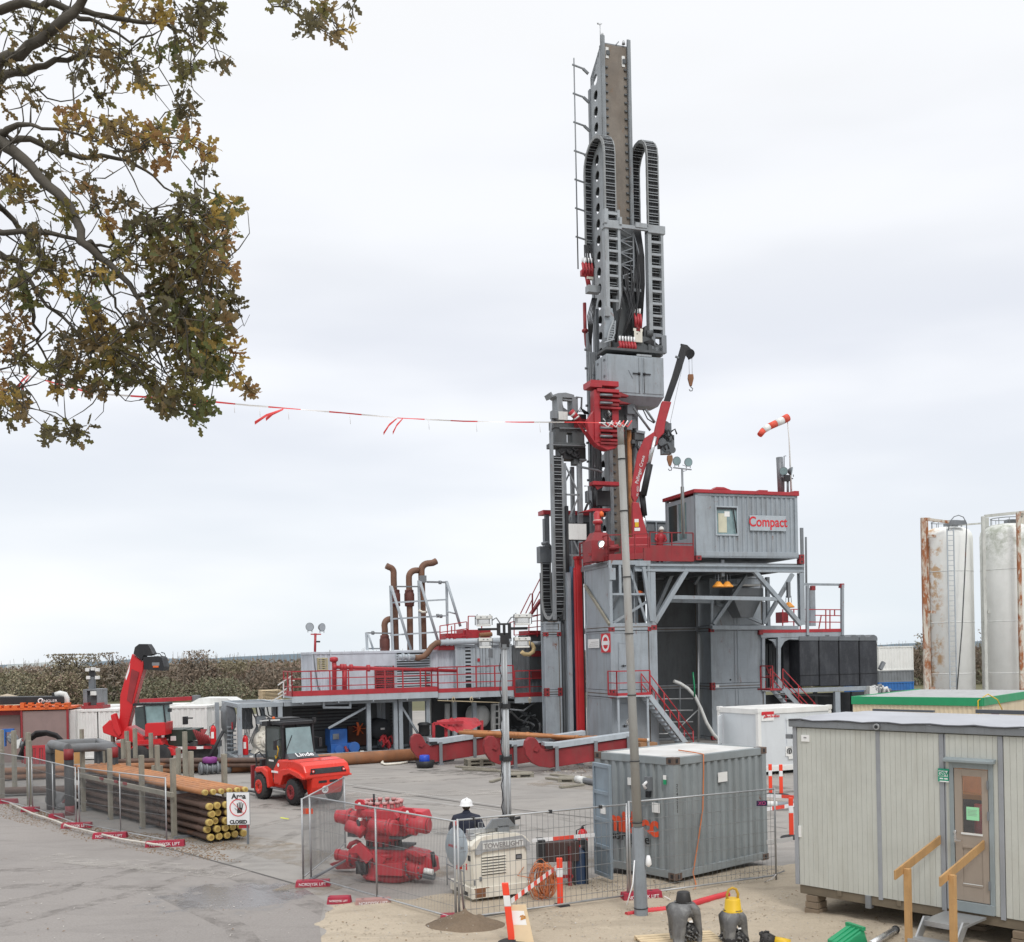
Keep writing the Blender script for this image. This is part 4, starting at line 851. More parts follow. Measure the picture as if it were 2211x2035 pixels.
mb=MB(MA,GRIM2)
t_td=thing('top_drive','top drive carriage with hoses, red manifolds and grey ladder troughs','top drive',MA.P(.8,-.8,MZ(760)))
def trough(s0_,s1_,za,zb,step=.62):
 mb=MB(MA,GRIM2);w_=-1.05
 mb.box(s0_-.12,s0_+.08,w_-.02,w_+.35,za,zb);mb.box(s1_-.05,s1_+.09,w_-.02,w_+.35,za,zb)
 z=zb-.15
 while z>za:mb.box(s0_+.08,s1_-.05,w_-.015,w_+.06,z-.13,z);z-=step
 mb.build('chain_trough',t_td,bevel=.01)
trough(-.42,.2,MZ(682),MZ(472));trough(1.92,2.58,MZ(732),MZ(496))
mb=MB(MA,GRIM2);zc_=MZ(482,-1)
mb.box(-.6,2.75,-1.12,-.98,zc_-.22,zc_-.04);mb.box(-.6,.35,-1.14,-.7,zc_-.3,zc_+.1);mb.box(1.8,2.75,-1.14,-.7,zc_-.3,zc_+.1);mb.box(1.1,1.75,-1.16,-.9,zc_-.12,zc_+.12);mb.box(-.62,-.46,-1.2,-.9,zc_-.1,zc_+.35);mb.box(.2,.34,-1.2,-.9,zc_-.1,zc_+.28)
mb.box(-.64,-.36,-1.16,-1.0,MZ(700),MZ(680));mb.build('crossbar',t_td,bevel=.012)
mb=MB(MA,GREYM);z0_,z1_=MZ(622,-.7),MZ(492,-.7)
for s_ in(.42,1.15):mb.box(s_-.04,s_+.04,-.75,-.67,z0_,z1_)
n=5
for i in range(n):
 a,b=z1_-(z1_-z0_)*i/n,z1_-(z1_-z0_)*(i+1)/n;mb.bar((.42,-.71,a),(1.15,-.71,(a+b)/2),.05);mb.bar((1.15,-.71,(a+b)/2),(.42,-.71,b),.05);mb.bar((.42,-.71,b),(1.15,-.71,b),.045)
mb.box(.35,1.5,-.8,-.6,z0_-.1,z0_+.05);mb.box(.35,1.5,-.62,-.5,z0_,z1_-.5)if False else None
mb.bar((1.15,-.7,z1_),(1.5,-.7,z1_-1.3),.06);mb.build('lattice',t_td)
mb=MB(MA,DARKG);mb.box(.25,1.5,-.55,-.05,MZ(765),MZ(500));mb.build('carriage_plate',t_td)
mb=MB(MA,BLACK)
for k in range(14):
 s_=.35+.085*k;z_=MZ(610+random.uniform(-20,20));e_=random.uniform(-.1,1.3)
 mb.tube([(s_,-.62,z_+1),(s_+random.uniform(-.1,.1),-.8,z_-.4),(s_*.6+e_*.4,-1.0-random.random()*.15,z_-1.5),(e_,-1.0,MZ(752))],.045,6)
for k in range(7):s_=1.25+.06*k;mb.tube([(s_,-.6,MZ(500)),(s_+.12,-.72,MZ(560)),(s_+.1,-.75,MZ(620)),(s_-.1,-.8,MZ(700))],.035,5)
for k in range(6):a=MA.at(1262+k*3,530,1.2)[0];mb.tube([(a,1.2,MZ(515)),(a+.06*random.uniform(-1,1),1.1,MZ(540)),(a+.05,1.0,MZ(566))],.04,5)
for k in range(6):mb.tube([(1.5,-1,MZ(748)),(1.9,-1.1,MZ(742+k*2)),(2.3,-1.0,MZ(752+k*2)),(2.6,-.8,MZ(742))],.04,5)
for k in range(5):mb.tube([(-.62+.06*k,.5,MZ(640)),(-.9+.08*k,.5,MZ(680)),(-.75,.6,MZ(760))],.03,5)
mb.build('hoses',t_td)
mb=MB(MA,DARKG);mb.box(.2,1.9,-1.0,.0,MZ(768),MZ(735));mb.box(1.7,2.5,-1.1,-.2,MZ(775),MZ(752));mb.prism([(1.55,MZ(740)),(1.6,MZ(712)),(1.85,MZ(706)),(2.1,MZ(714)),(2.05,MZ(740))],-.9,-.4);mb.cyl((1.7,-.9,MZ(728)),(2.0,-1.0,MZ(728)),.2)
mb.box(-.75,2.4,-1.35,-.2,MZ(773),MZ(768));mb.build('gearbox',t_td)
def manifold(parent,frx,s0_,s1_,w_,z0_,z1_,n,name='manifold',studs=True):
 mb=MB(frx,RED);mb.box(s0_,s1_,w_-.12,w_+.12,z0_,z0_+(z1_-z0_)*.45)
 for i in range(n):
  s_=s0_+(s1_-s0_)*(i+.5)/n;mb.tube([(s_,w_-.1,z0_+.05),(s_,w_-.16,(z0_+z1_)/2),(s_,w_-.05,z1_)],.075,8)
 m_=mb.build(name,parent)
 if studs:
  mb=MB(frx,TXTW)
  for i in range(n):s_=s0_+(s1_-s0_)*(i+.5)/n;mb.cyl((s_,w_-.05,z1_),(s_,w_-.05,z1_+.28),.05,n=8)
  mb.build('hose_ferrules',m_)
manifold(t_td,MA,.0,.95,-1.15,MZ(757,-1.1),MZ(738,-1.1),6)
manifold(t_td,MA,.95,1.38,-.95,MZ(705,-1),MZ(674,-1),3)
s,z=MA.at(1265,580,1.2);manifold(t_td,MA,s-.32,s+.34,1.1,z-.45,z+.2,4)
mb=MB(MA,RED);mb.tube([(1.15,-.95,MZ(712,-1)),(1.15,-.95,MZ(690,-1))],[.2,.14],10);mb.tube([(s,1.1,z-.4),(s+.1,1.1,z-.9)],.12,8);mb.m(CREAM).box(s-.05,s+.3,.95,1.15,z-.62,z-.5)
a=MA.at(1262,650,1.0)[0];mb.m(REDD).tube([(a,1.0,MZ(645)),(a,1.0,MZ(700)),(a+.05,1,MZ(735)),(a+.15,.9,MZ(755))],.09,8);mb.lathe((a,1,MZ(710)),[(.1,0),(.17,.05),(.17,.15),(.1,.2)],10);mb.build('pipework',t_td)
mb=MB(MA,CREAM);mb.box(.92,1.36,-1.12,-.98,MZ(736,-1),MZ(712,-1));mb.box(.88,1.4,-1.1,-1.0,MZ(712,-1),MZ(706,-1));mb.m(BLACK).bar((1.0,-1.125,MZ(718)),(1.25,-1.125,MZ(728)),.01,.03)
for q in((1.1,720),(1.25,717),(1.05,732)):mb.box(q[0],q[0]+.05,-1.128,-1.12,MZ(q[1])-.03,MZ(q[1])+.03)
mb.build('motor_panel',t_td)
mb=MB(MA,GRIM2);s,z=MA.at(1258,620,.4);mb.box(s+.2,-.3,.15,.55,MZ(637,.3),MZ(622,.3));mb.build('bracket_beam',t_td,bevel=.01)
mb=MB(MA,GREY);mb.prism([(-.65,MZ(745)),(-.65,MZ(688)),(-.2,MZ(680)),(-.1,MZ(700)),(-.15,MZ(730)),(-.3,MZ(745))],-1.0,-.94)
mb.m(GRIM2);mb.tube([(-.55,-1.1,MZ(752)),(-.42,-1.1,MZ(730)),(-.2,-1.1,MZ(708))],.05,6);mb.tube([(-.3,-1.1,MZ(752)),(-.15,-1.1,MZ(735)),(-.1,-1.1,MZ(708))],.04,6)
for k in range(8):zz=MZ(712+k*5);mb.bar((-.2-k*.05,-1.1,zz),(-.08-k*.02,-1.1,zz),.03,.05)
mb.bar((-.75,-1.15,MZ(757)),(-.2,-1.15,MZ(748)),.08,.06);mb.m(GREYM).box(1.9,2.1,-1.1,-.8,MZ(762),MZ(728));mb.box(2.45,2.72,-1.1,-.8,MZ(768),MZ(730));mb.box(2.1,2.45,-1.1,-.8,MZ(735),MZ(728));mb.box(2.1,2.45,-1.1,-.9,MZ(765),MZ(757))
mb.build('side_bracket',t_td,bevel=.01)
t=thing('tool_cabinet','large grey steel cabinet with double doors hanging on the mast','cabinet',MA.P(.8,-.8,17.5))
f0,f1,fw0,fw1=-.76,2.36,-1.42,-.02;zb0,zt0=MA.at(1320,852,fw0)[1],MA.at(1312,764,fw0)[1]
mb=MB(MA,GREY);mb.hexa([(f0,fw0,zb0),(f1,fw0,zb0),(f1,fw1,zb0),(f0,fw1,zb0)],[(f0,fw0,zt0),(f1,fw0,zt0),(f1,fw1,zt0),(f0,fw1,zt0)])
mb.hexa([(f0+.4,fw0+.5,zb0-.35),(f1-.1,fw0+.5,zb0-.35),(f1-.1,fw1,zb0-.35),(f0+.4,fw1,zb0-.35)],[(f0+.02,fw0+.02,zb0),(f1-.02,fw0+.02,zb0),(f1-.02,fw1-.02,zb0),(f0+.02,fw1-.02,zb0)])
mb.build('body',t,bevel=.02)
for a,b in((f0+.07,1.05),(1.17,f1-.07)):
 mb=MB(MA,GREY);mb.box(a,b,fw0-.03,fw0,zb0+.14,zt0-.08);d=mb.build('door',t,bevel=.01)
 mb=MB(MA,GREYM);q=b-.08 if a<1 else a+.08;mb.tube([(q,fw0-.05,zb0+.16),(q,fw0-.05,zt0-.1)],.018,6);mb.m(BLACK).bar((q+(-.35 if a<1 else.05),fw0-.07,(zb0+zt0)/2+.1),(q+(-.05 if a<1 else.35),fw0-.07,(zb0+zt0)/2+.1),.03,.05);mb.lathe((q,fw0-.05,(zb0+zt0)/2+.1),[(.07,-.06),(.07,.06)],8);mb.build('handle',d)
mb=MB(MA,GREYD);
for z in(zb0+.2,zb0+.95,zt0-.25):mb.box(f0-.05,f0,fw0+.2,fw0+.32,z-.05,z+.05);mb.box(f0-.04,f0,fw0+1.0,fw0+1.12,z-.05,z+.05)
mb.box(f0-.01,f0,fw0+.62,fw0+.65,zb0+.1,zt0-.08);mb.bar((.4,fw0-.034,zt0-.75),(.62,fw0-.034,zt0-1.15),.012,.03);mb.m(GRIM2).box(.9,1.7,fw0-.02,fw0+.1,zt0-.0,zt0+.09);mb.build('hinges',t)
t=thing('link_tilt','thin steel links and pipe gripper below the grey cabinet','gripper',MA.P(1.2,-.6,15));mb=MB(MA,GREYM)
mb.ptube([(1367,880),(1404,930)],-1,.06);mb.ptube([(1394,884),(1414,913)],-1,.06);mb.m(BLACK).ptube([(1388,884),(1398,905),(1412,914)],-1.05,.03);mb.m(GREYD).pbox(1355,872,1372,894,-1.0,.5);mb.pbox(1364,880,1375,925,-.8,.2);mb.m(GREYM).pbox(1354,893,1365,928,-.9,.2)
mb.m(DARKG).pbox(1330,870,1352,915,-.6,.3);mb.m(GREY).pbar([(1374,932),(1392,935)],-.8,.12);mb.m(DARKG).pbox(1371,935,1392,950,-.8,.4);mb.pbox(1365,950,1372,958,-.8,.3)
for k in range(6):mb.m(BLACK).ptube([(1376+k*3,950),(1374+k*3,965),(1380+k*2,978)],-.8,.03,5)
mb.build('links',t)
mb=MB(MA,ORPIPE);s,z=MA.at(1359,960,-.5);mb.tube([(s,-.5,Z3),(s,-.5,MZ(905))],.11,12);mb.m(GREYD).tube([(s+.32,-.4,Z3),(s+.32,-.4,MZ(945))],.09,8);mb.build('drill_pipe',label='upright orange drill pipe standing in front of the mast right edge',cat='drill pipe')
t=thing('pipe_tong','red pipe tong frame with stacked jaws left of the mast','pipe tong',MA.P(-.6,-1.9,14));W_=-1.9
mb=MB(MA,RED);mb.pbox(1276,822,1336,833,W_,1.0);mb.pbox(1274,828,1300,836,W_-.1,.8);mb.pbox(1284,842,1297,956,W_,.5);mb.pbox(1322,842,1336,958,W_+.1,.5);mb.pbox(1290,840,1337,847,W_-.1,.7)
mb.ppoly([(1268,908),(1284,884),(1284,955),(1272,935)],W_+.1,.3);mb.ppoly([(1268,930),(1284,955),(1310,962),(1335,960),(1330,968),(1312,972),(1290,962)],W_-.05,.5);mb.build('frame',t,bevel=.015)
for k,(v_,dw)in enumerate([(852,0),(862,.08),(871,0),(878,.05),(918,0),(928,.08),(938,0),(948,.08),(955,0)]):
 mb=MB(MA,RED if k%2 else REDD);mb.pbox(1297,v_,1341-(k%3)*2,v_+5,W_-.15+dw,.7);mb.build('jaw',t,bevel=.01)
mb=MB(MA,GREYM)
for v_ in(851,868,922,940):mb.ptube([(1296,v_+2),(1322,v_+3)],W_-.25,.06)
for k in range(9):a,b=1299+random.random()*18,880+random.random()*28;mb.m(BLACK if k%3 else GALV).ptube([(a,b),(a+5,b+6),(a+2,b+12)],W_-.05,.05,5)
mb.m(DARKG).pbox(1299,848,1320,872,W_+.1,.3);mb.m(DARKG).pbox(1299,875,1318,956,W_+.15,.3);mb.build('cylinders',t)
mb=MB(MA,REDD);mb.ppoly([(1336,846),(1357,854),(1357,857),(1336,856)],W_,.3);mb.ppoly([(1336,865),(1362,872),(1336,872)],W_+.1,.3);mb.m(REDD);
for k in range(4):mb.pbox(1336,916+k*11,1348,921+k*11,W_-.05,.6)
mb.build('forks',t)
mb=MB(MA,RED);mb.pbox(1281,1040,1340,1048,-1.2,.5);mb.m(REDD).ppoly([(1283,1048),(1310,1048),(1290,1058)],-1.1,.3);mb.build('centring_arm',label='short red arm across the mast above the capped housing',cat='arm',bevel=.01)
mb=MB(MA,RED);mb.prism([MA.at(1253,1106,-1.2),MA.at(1280,1098,-1.2),MA.at(1318,1098,-1.2),MA.at(1318,1104,-1.2),MA.at(1280,1104,-1.2)],-1.2,-.6);mb.m(GREYM).pbox(1281,1104,1285,1135,-1.1,.1);mb.build('centring_arm',label='lower red arm sloping to the left above the railing',cat='arm',bevel=.01)
mb=MB(MA,GREYD);mb.ptube([(1262,1050),(1270,1050),(1272,1090)],-1,.03);mb.pbox(1268,1060,1278,1085,-1,.3);mb.m(BLACK).ptube([(1275,1082),(1268,1090),(1262,1105)],-1,.06);mb.ptube([(1285,1050),(1284,1095)],-1,.08);mb.pbox(1290,1060,1318,1092,-.6,.3)
mb.build('hose_clamp',label='dark clamp with a short hose between the two red arms',cat='clamp')
PH=Fr(2.18,52.5,18.7)
def PZ(v,w_=0.0,u=1210):return PH.at(u,v,w_)[1]
chain('drag_chain','drag chain hanging in a U loop beside the pipe handler',PH,-.02,.5,-.02,1.85,PZ(985),PH.at(1168,1192,1.8)[1],6.5,inv=True)
t=thing('pipe_handler','dark lattice pipe handler column left of the mast','pipe handler',PH.P(.8,.5,0));mb=MB(PH,GRIM)
zt=PZ(1000)
for s_,w_ in((.62,.05),(1.42,.05),(.62,.95),(1.42,.95)):mb.box(s_-.09,s_+.09,w_-.09,w_+.09,.3,zt)
mb.box(1.36,1.58,.0,.22,PZ(1150),PZ(990));mb.box(.46,.56,-.1,.15,6.4,zt+.2);mb.box(-.1,.02,-.12,.12,6.4,PZ(935));mb.build('upright',t)
mb=MB(PH,GRIM);z=.6;k=0
while z+1.5<zt:
 mb.bar((.65,0,z),(1.4,0,z),.08)
 if k%2:mb.bar((.65,0,z),(1.4,0,z+1.5),.07);mb.bar((.65,.95,z+1.5),(1.4,.95,z),.07)
 else:mb.bar((.65,0,z+1.5),(1.4,0,z),.07);mb.bar((.65,.95,z),(1.4,.95,z+1.5),.07)
 mb.bar((.62,0,z),(.62,.95,z+1.5),.07);z+=1.5;k+=1
mb.build('lattice',t)
mb=MB(PH,mat('blue_grey_cylinder',(.10,.16,.24),.4,metal=.3,dirt=.5));mb.tube([(.78,-.28,.3),(.78,-.28,9.0)],.12,10);mb.m(GREYD).tube([(1.1,-.25,.3),(1.1,-.25,6)],.08,8);mb.m(BLACK).box(.55,.68,-.3,-.1,.3,12);mb.build('lift_cylinder',t)
mb=MB(PH,GRIM);mb.prism([PH.at(u,v,0)for u,v in[(1187,848),(1192,858),(1199,855),(1203,858),(1240,860),(1240,853),(1222,848),(1205,849),(1194,853),(1190,846)]],0,.8)
mb.pbox(1203,857,1215,890,0,.7);mb.pbox(1236,857,1248,892,0,.7);mb.pbar([(1215,863),(1236,865)],.1,.08);mb.m(GREYD).ppoly([(1212,862),(1217,880),(1225,886),(1236,880),(1238,892),(1212,892)],.3,.3)
mb.m(GREYM).ptube([(1244,858),(1256,859),(1255,885)],.0,.05);mb.ptube([(1192,905),(1188,940),(1192,960)],.0,.06);mb.pbar([(1196,888),(1196,905)],0,.3);mb.build('head_frame',t,bevel=.01)
mb=MB(PH,DARKG);mb.pbox(1197,907,1262,925,.05,.8);mb.pbox(1199,925,1224,958,.1,.6);mb.pbox(1236,925,1262,958,.1,.7);mb.pbox(1224,925,1236,935,.1,.5);mb.pbox(1192,956,1264,966,-.05,.8);mb.m(BLACK).pbox(1210,966,1265,992,0,.7);mb.m(DARKG).pbox(1240,990,1252,1003,0,.5)
mb.m(GREYM).pbox(1252,991,1267,995,-.1,.8);mb.pbar([(1208,925),(1262,926)],0,.06);mb.pbar([(1192,961),(1265,963)],-.1,.05)
for k in range(8):a,b=1203+random.random()*45,965+random.random()*18;mb.m(BLACK).ptube([(a,b),(a+6,b+7),(a+12,b+3)],-.1,.06,6)
mb.build('head_body',t,bevel=.01)
mb=MB(PH,WHITED);mb.pbox(1206,889,1226,907,-.1,.5);mb.build('control_box',t,bevel=.01)
mb=MB(PH,RED);mb.ptube([(1232,888),(1250,908)],-.25,.16);mb.m(WHITE).ptube([(1236,893),(1239,896)],-.25,.165);mb.ptube([(1244,901),(1246,904)],-.25,.165);mb.m(REDD).pbox(1240,905,1275,925,.0,.4);mb.m(BLACK).pbox(1250,895,1266,905,0,.3)
for k in range(6):mb.m(BLACK).ptube([(1248+k*3,890),(1253+k*3,880+k*2),(1262+k*2,895)],-.1,.025,5)
mb.build('clamp_motor',t)
mb=MB(PH,GRIM);mb.ptube([(1249,1008),(1290,1016),(1300,1020)],0,.06);mb.build('stay_rod',t)
mb=MB(PH,GREYD);mb.pbox(1166,1180,1192,1215,1.7,.5);mb.ptube([(1170,1175),(1182,1172),(1190,1185)],1.4,.09);mb.pbox(1176,1120,1184,1180,2.2,.3);mb.build('chain_bracket',t)
sL,sR=PH.at(1177,1450,.1)[0],PH.at(1213,1450,.1)[0]
for z0_,z1_,lb in[(.05,Z1,'lowest slim grey module at the foot of the pipe handler'),(Z1,Z2-.1,'slim grey module between the red deck and the blue grey cylinder'),(Z2-.1,Z2+.42,'short top piece of the slim grey tower below the drag chain')]:
 rig_module(PH,lb,sL,sR,.1,.62,z0_,z1_,panels='fl',b=.1,cs=1 if z1_<Z2+.1 else 0)
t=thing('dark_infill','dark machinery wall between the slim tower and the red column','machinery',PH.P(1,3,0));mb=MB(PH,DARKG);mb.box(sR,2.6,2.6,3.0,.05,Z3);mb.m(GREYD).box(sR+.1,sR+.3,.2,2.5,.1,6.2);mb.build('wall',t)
CRF=FY(50.6,CX,0)
t=thing('loader_crane','red folding loader crane with black boom end behind the lamp pole','crane',CRF.P(CRF.at(1382,1170)[0],0,Z3))
mb=MB(CRF,RED);mb.ppoly([(1364,1053),(1377,978),(1392,946),(1413,932),(1424,941),(1420,960),(1404,969),(1399,995),(1383,1043),(1380,1071),(1371,1088),(1364,1071)],-.2,.42);mb.build('main_boom',t,bevel=.03)
mb=MB(CRF,RED);mb.ppoly([(1366,1083),(1380,1086),(1388,1120),(1397,1150),(1402,1182),(1366,1182)],-.28,.56);mb.pbox(1358,1160,1404,1185,-.4,.8);mb.pbox(1355,1176,1400,1196,-.45,.9);mb.build('column',t,bevel=.03)
mb=MB(CRF,RED);mb.ppoly([(1430,866),(1450,868),(1437,913),(1434,935),(1420,950),(1413,935),(1416,920)],-.22,.44);mb.build('knee_boom',t,bevel=.03)
mb=MB(CRF,BLACK);mb.ppoly([(1433,868),(1447,868),(1466,815),(1486,752),(1472,743),(1452,812)],-.15,.3);mb.ppoly([(1470,742),(1484,745),(1497,758),(1497,771),(1488,775),(1483,765)],-.12,.24);mb.cyl(mb.pp((1490,764),-.2),mb.pp((1490,764),.2),.22);mb.m(GREYD).pbar([(1458,770),(1466,774)],-.15,.1);mb.build('extension_boom',t,bevel=.02)
mb=MB(CRF,GREYD);mb.pbox(1422,940,1456,966,.1,.5);mb.pbox(1434,914,1450,942,.1,.5);mb.pbox(1428,962,1450,980,.0,.4)
for q in((1430,955),(1446,945),(1440,965),(1452,972),(1436,920)):mb.cyl(mb.pp(q,-.1),mb.pp(q,.4),.15+random.random()*.12)
for k in range(9):a,b=1424+random.random()*26,930+random.random()*40;mb.m(BLACK).ptube([(a,b),(a+8,b-5),(a+12,b+6)],-.12,.04,5)
mb.build('winch',t)
mb=MB(CRF,STEEL);mb.ptube([(1415,944),(1401,1003)],-.3,.09);mb.ptube([(1388,1112),(1394,1148)],-.1,.1);mb.build('piston_rod',t)
mb=MB(CRF,BLACK);mb.ptube([(1403,1003),(1389,1070)],-.3,.16,10);mb.ptube([(1386,1062),(1391,1114)],-.1,.15,10);mb.ptube([(1403,1000),(1384,1075)],-.42,.03,5);mb.build('lift_cylinder',t)
p_=CRF.at(1378,1012);dv=Vector((.27,0,.96)).normalized()
text('Palfinger Crane',.22,CRF.P(CRF.at(1381,1016)[0],-.2,CRF.at(1383,1016)[1]),Vector((.27,0,1)),TXTW,'lettering',t,updir=Vector((-1,0,.27)),off=.012)
text('PK 4501',.15,CRF.P(CRF.at(1376,1062)[0],-.2,CRF.at(1376,1062)[1]),Vector((.05,0,1)),TXTW,'lettering',t,updir=Vector((-1,0,.05)),off=.012)
mb=MB(CRF,YEL);mb.pbox(1371,1128,1379,1138,-.30,.01);mb.m(PAPER).pbox(1370,1121,1379,1128,-.3,.01);mb.pbox(1370,1140,1382,1147,-.3,.01);mb.build('warning_sticker',t)
def hookblock(u,v0,v1,vc,lb):
 t=thing('hook_block',lb,'hook',CRF.P(*(CRF.at(u,v1)[0],0,CRF.at(u,v1)[1])),'crane hooks');mb=MB(CRF,RUST);a=CRF.at(u,v0);b=CRF.at(u,v1);h=a[1]-b[1]
 mb.prism([(a[0]-.12,a[1]),(a[0]+.12,a[1]),(a[0]+.14,a[1]-.25*h),(a[0]+.05,b[1]+.3*h),(a[0]-.05,b[1]+.3*h),(a[0]-.14,a[1]-.25*h)],-.08,.08);mb.build('block',t,bevel=.02)
 mb=MB(CRF,GREYM);c=b[1]+.12*h;mb.tube([(a[0],0,b[1]+.32*h),(a[0],0,c+.1),(a[0]+.09,0,c+.02),(a[0]+.06,0,c-.08),(a[0]-.03,0,c-.09),(a[0]-.08,0,c-.01)],.025,6);mb.build('hook',t)
 mb=MB(CRF,GALV);z=CRF.at(u,vc)[1];mb.tube([(a[0]-.06,0,a[1]),(a[0]-.06,0,z)],.012,4);mb.tube([(a[0]+.08,0,a[1]),(a[0]+.08,0,z)],.012,4);mb.build('wire_rope',t)
hookblock(1491,809,845,772,'brown hook block hanging from the black boom tip');hookblock(1446,984,1016,968,'brown hook block hanging from the winch beside the round lamps')
mb=MB(CRF,GALV);mb.ptube([(1478,770),(1446,918)],.0,.012,4);mb.build('wire_rope',t_td if False else t)
LF=FG(515,1649,24)
def ls(u,w_=0.0,v=1560):return LF.at(u,v,w_)[0]
def lz(u,v,w_=0.0):return LF.at(u,v,w_)[1]
def open_frame(fr,label,s0,s1,w0,w1,z0,z1,posts,braces=(),b=.2,top=GREY,back=None,group='open grey equipment frames'):
 t=thing('equipment_skid',label,'frame',fr.P((s0+s1)/2,(w0+w1)/2,z0),group)
 mb=MB(fr,top)
 for z in(z0+.1,z1-.09):
  for w_ in(w0+b/2,w1-b/2):mb.bar((s0,w_,z),(s1,w_,z),b,.2)
  for s in(s0+b/2,s1-b/2):mb.bar((s,w0+b,z),(s,w1-b,z),b,.2)
 for s in posts:mb.box(s-b/2,s+b/2,w0+.003,w0+b+.003,z0+.2,z1-.19)
 for s in(s0+b/2,s1-b/2):mb.box(s-b/2,s+b/2,w1-b,w1,z0+.2,z1-.19)
 mb.build('frame',t,bevel=.012)
 if braces:
  mb=MB(fr,top)
  for q in braces:mb.pbar(q,w0+.12,.12,.1)
  mb.build('brace',t,bevel=.01)
 mb=MB(fr,GREYD);mb.box(s0+b,s1-b,w0+b,w1-b,z1-.12,z1-.06);mb.box(s0+b,s1-b,w0+b,w1-b,z0+.02,z0+.08);mb.build('plates',t)
 if back:
  mb=MB(fr,back);mb.box(s0+.1,s1-.1,w1-.15,w1-.1,z0+.2,z1-.2)
  mb.m(BLACK);z=z0+1.1
  while z<z1-.35:mb.box(s0+1.0,s1-1.2,w1-.19,w1-.151,z,z+.06);z+=.16
  mb.build('back_panel',t)
 return t
TH=2.72
f1=open_frame(LF,'open grey pump frame with the white pump and a fire extinguisher',0,ls(612),0,4.6,.02,TH,[.1,ls(606)],top=GREY)
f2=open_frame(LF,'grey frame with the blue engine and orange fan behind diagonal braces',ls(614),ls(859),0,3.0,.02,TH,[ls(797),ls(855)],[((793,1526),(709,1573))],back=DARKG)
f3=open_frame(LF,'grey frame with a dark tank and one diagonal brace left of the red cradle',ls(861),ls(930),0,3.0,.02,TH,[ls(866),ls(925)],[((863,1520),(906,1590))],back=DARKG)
mb=MB(LF,GREY2);
for q in(((697,1514),(758,1514)),((697,1528),(758,1528)),((699,1514),(699,1528)),((756,1514),(756,1528))):mb.pbar(q,-.12,.1)
mb.build('lifting_frame',f2,bevel=.01)
mb=MB(LF,WHITED)
for u,v in((543,1638),(782,1627)):mb.pbox(u-4,v-6,u+4,v+7,-.03,.03)
mb.build('socket_plate',f1)
t=thing('round_disc','grey round disc standing inside the left corner of the pump frame','disc',LF.P(ls(488,2.2),2.4,1));mb=MB(LF,GREYM)
c=LF.at(491,1551,3.2);mb.lathe((c[0],3.2,c[1]),[(.3,-.02),(.8,0),(.8,.05),(.3,.07)],30,LF.a+LF.b*.35);mb.box(c[0]-.05,c[0]+.25,3.1,3.2,.3,c[1]);mb.build('body',t)
mb=MB(LF,WHITE);
for k in range(5):a=459+k*7;mb.pbox(a,1535,a+5,1636,3.8,.06)
mb.build('slat_screen',label='white slatted panel behind the left end of the pump frame',cat='panel')
mb=MB(LF,GREY);mb.pbox(466,1500+17,474,1640,3.2,.2);mb.pbar([(500,1520),(500,1642)],3.0,.08)
for k in range(7):mb.pbar([(490,1570+k*9),(510,1570+k*9)],2.8,.06)
mb.m(RED).pbox(500,1560,503,1575,2.0,.1);mb.build('rack_post',label='grey upright post and rungs at the left rear of the pump frame',cat='post')
def pump(u,v,w_,r_,label):
 t=thing('mud_pump',label,'pump',LF.P(ls(u,w_),w_,.3));c=LF.at(u,v,w_)
 mb=MB(LF,CREAM);mb.lathe((c[0],w_,c[1]),[(r_*.3,-.55),(r_*.34,-.45),(r_*.5,-.42),(r_*.55,-.3),(r_*.9,-.28),(r_,-.15),(r_,.9),(r_*.8,1.1)],28,LF.b)
 for k in range(10):a=k*.628;mb.cyl((c[0]+r_*.78*math.cos(a),w_-.34,c[1]+r_*.78*math.sin(a)),(c[0]+r_*.78*math.cos(a),w_-.27,c[1]+r_*.78*math.sin(a)),.05,n=8)
 for k in range(6):a=k*1.047+.3;mb.bar((c[0]+r_*.5*math.cos(a),w_-.33,c[1]+r_*.5*math.sin(a)),(c[0]+r_*.92*math.cos(a),w_-.28,c[1]+r_*.92*math.sin(a)),.06,.05)
 mb.hexa([(c[0]-r_*1.05,w_-.2,c[1]-r_*1.15),(c[0]+r_*1.05,w_-.2,c[1]-r_*1.15),(c[0]+r_*1.05,w_+.9,c[1]-r_*1.15),(c[0]-r_*1.05,w_+.9,c[1]-r_*1.15)],[(c[0]-r_*.7,w_-.15,c[1]-r_*.5),(c[0]+r_*.7,w_-.15,c[1]-r_*.5),(c[0]+r_*.7,w_+.9,c[1]-r_*.5),(c[0]-r_*.7,w_+.9,c[1]-r_*.5)])
 mb.hexa([(c[0]-r_*.5,w_,c[1]+r_*.7),(c[0]+r_*.3,w_,c[1]+r_*.7),(c[0]+r_*.3,w_+.6,c[1]+r_*.7),(c[0]-r_*.5,w_+.6,c[1]+r_*.7)],[(c[0]-r_*.3,w_,c[1]+r_*1.35),(c[0]+r_*.3,w_,c[1]+r_*1.35),(c[0]+r_*.3,w_+.6,c[1]+r_*1.35),(c[0]-r_*.3,w_+.6,c[1]+r_*1.35)]);mb.build('housing',t,bevel=.015)
 mb=MB(LF,mat('pump_blue',(.03,.10,.20),.5,dirt=.3));mb.box(c[0]-r_*1.1,c[0]-r_*.35,w_-.25,w_+.8,.3,c[1]-r_*1.15);mb.box(c[0]+r_*.55,c[0]+r_*1.15,w_-.25,w_+.8,.3,c[1]-r_*1.15);mb.m(BLACK).box(c[0]-r_*.35,c[0]+r_*.55,w_-.15,w_+.8,.3,c[1]-r_*1.15);mb.build('base',t,bevel=.015)
pump(572,1600,1.0,.52,'round cream mud pump in the left grey frame beside the forklift cab')
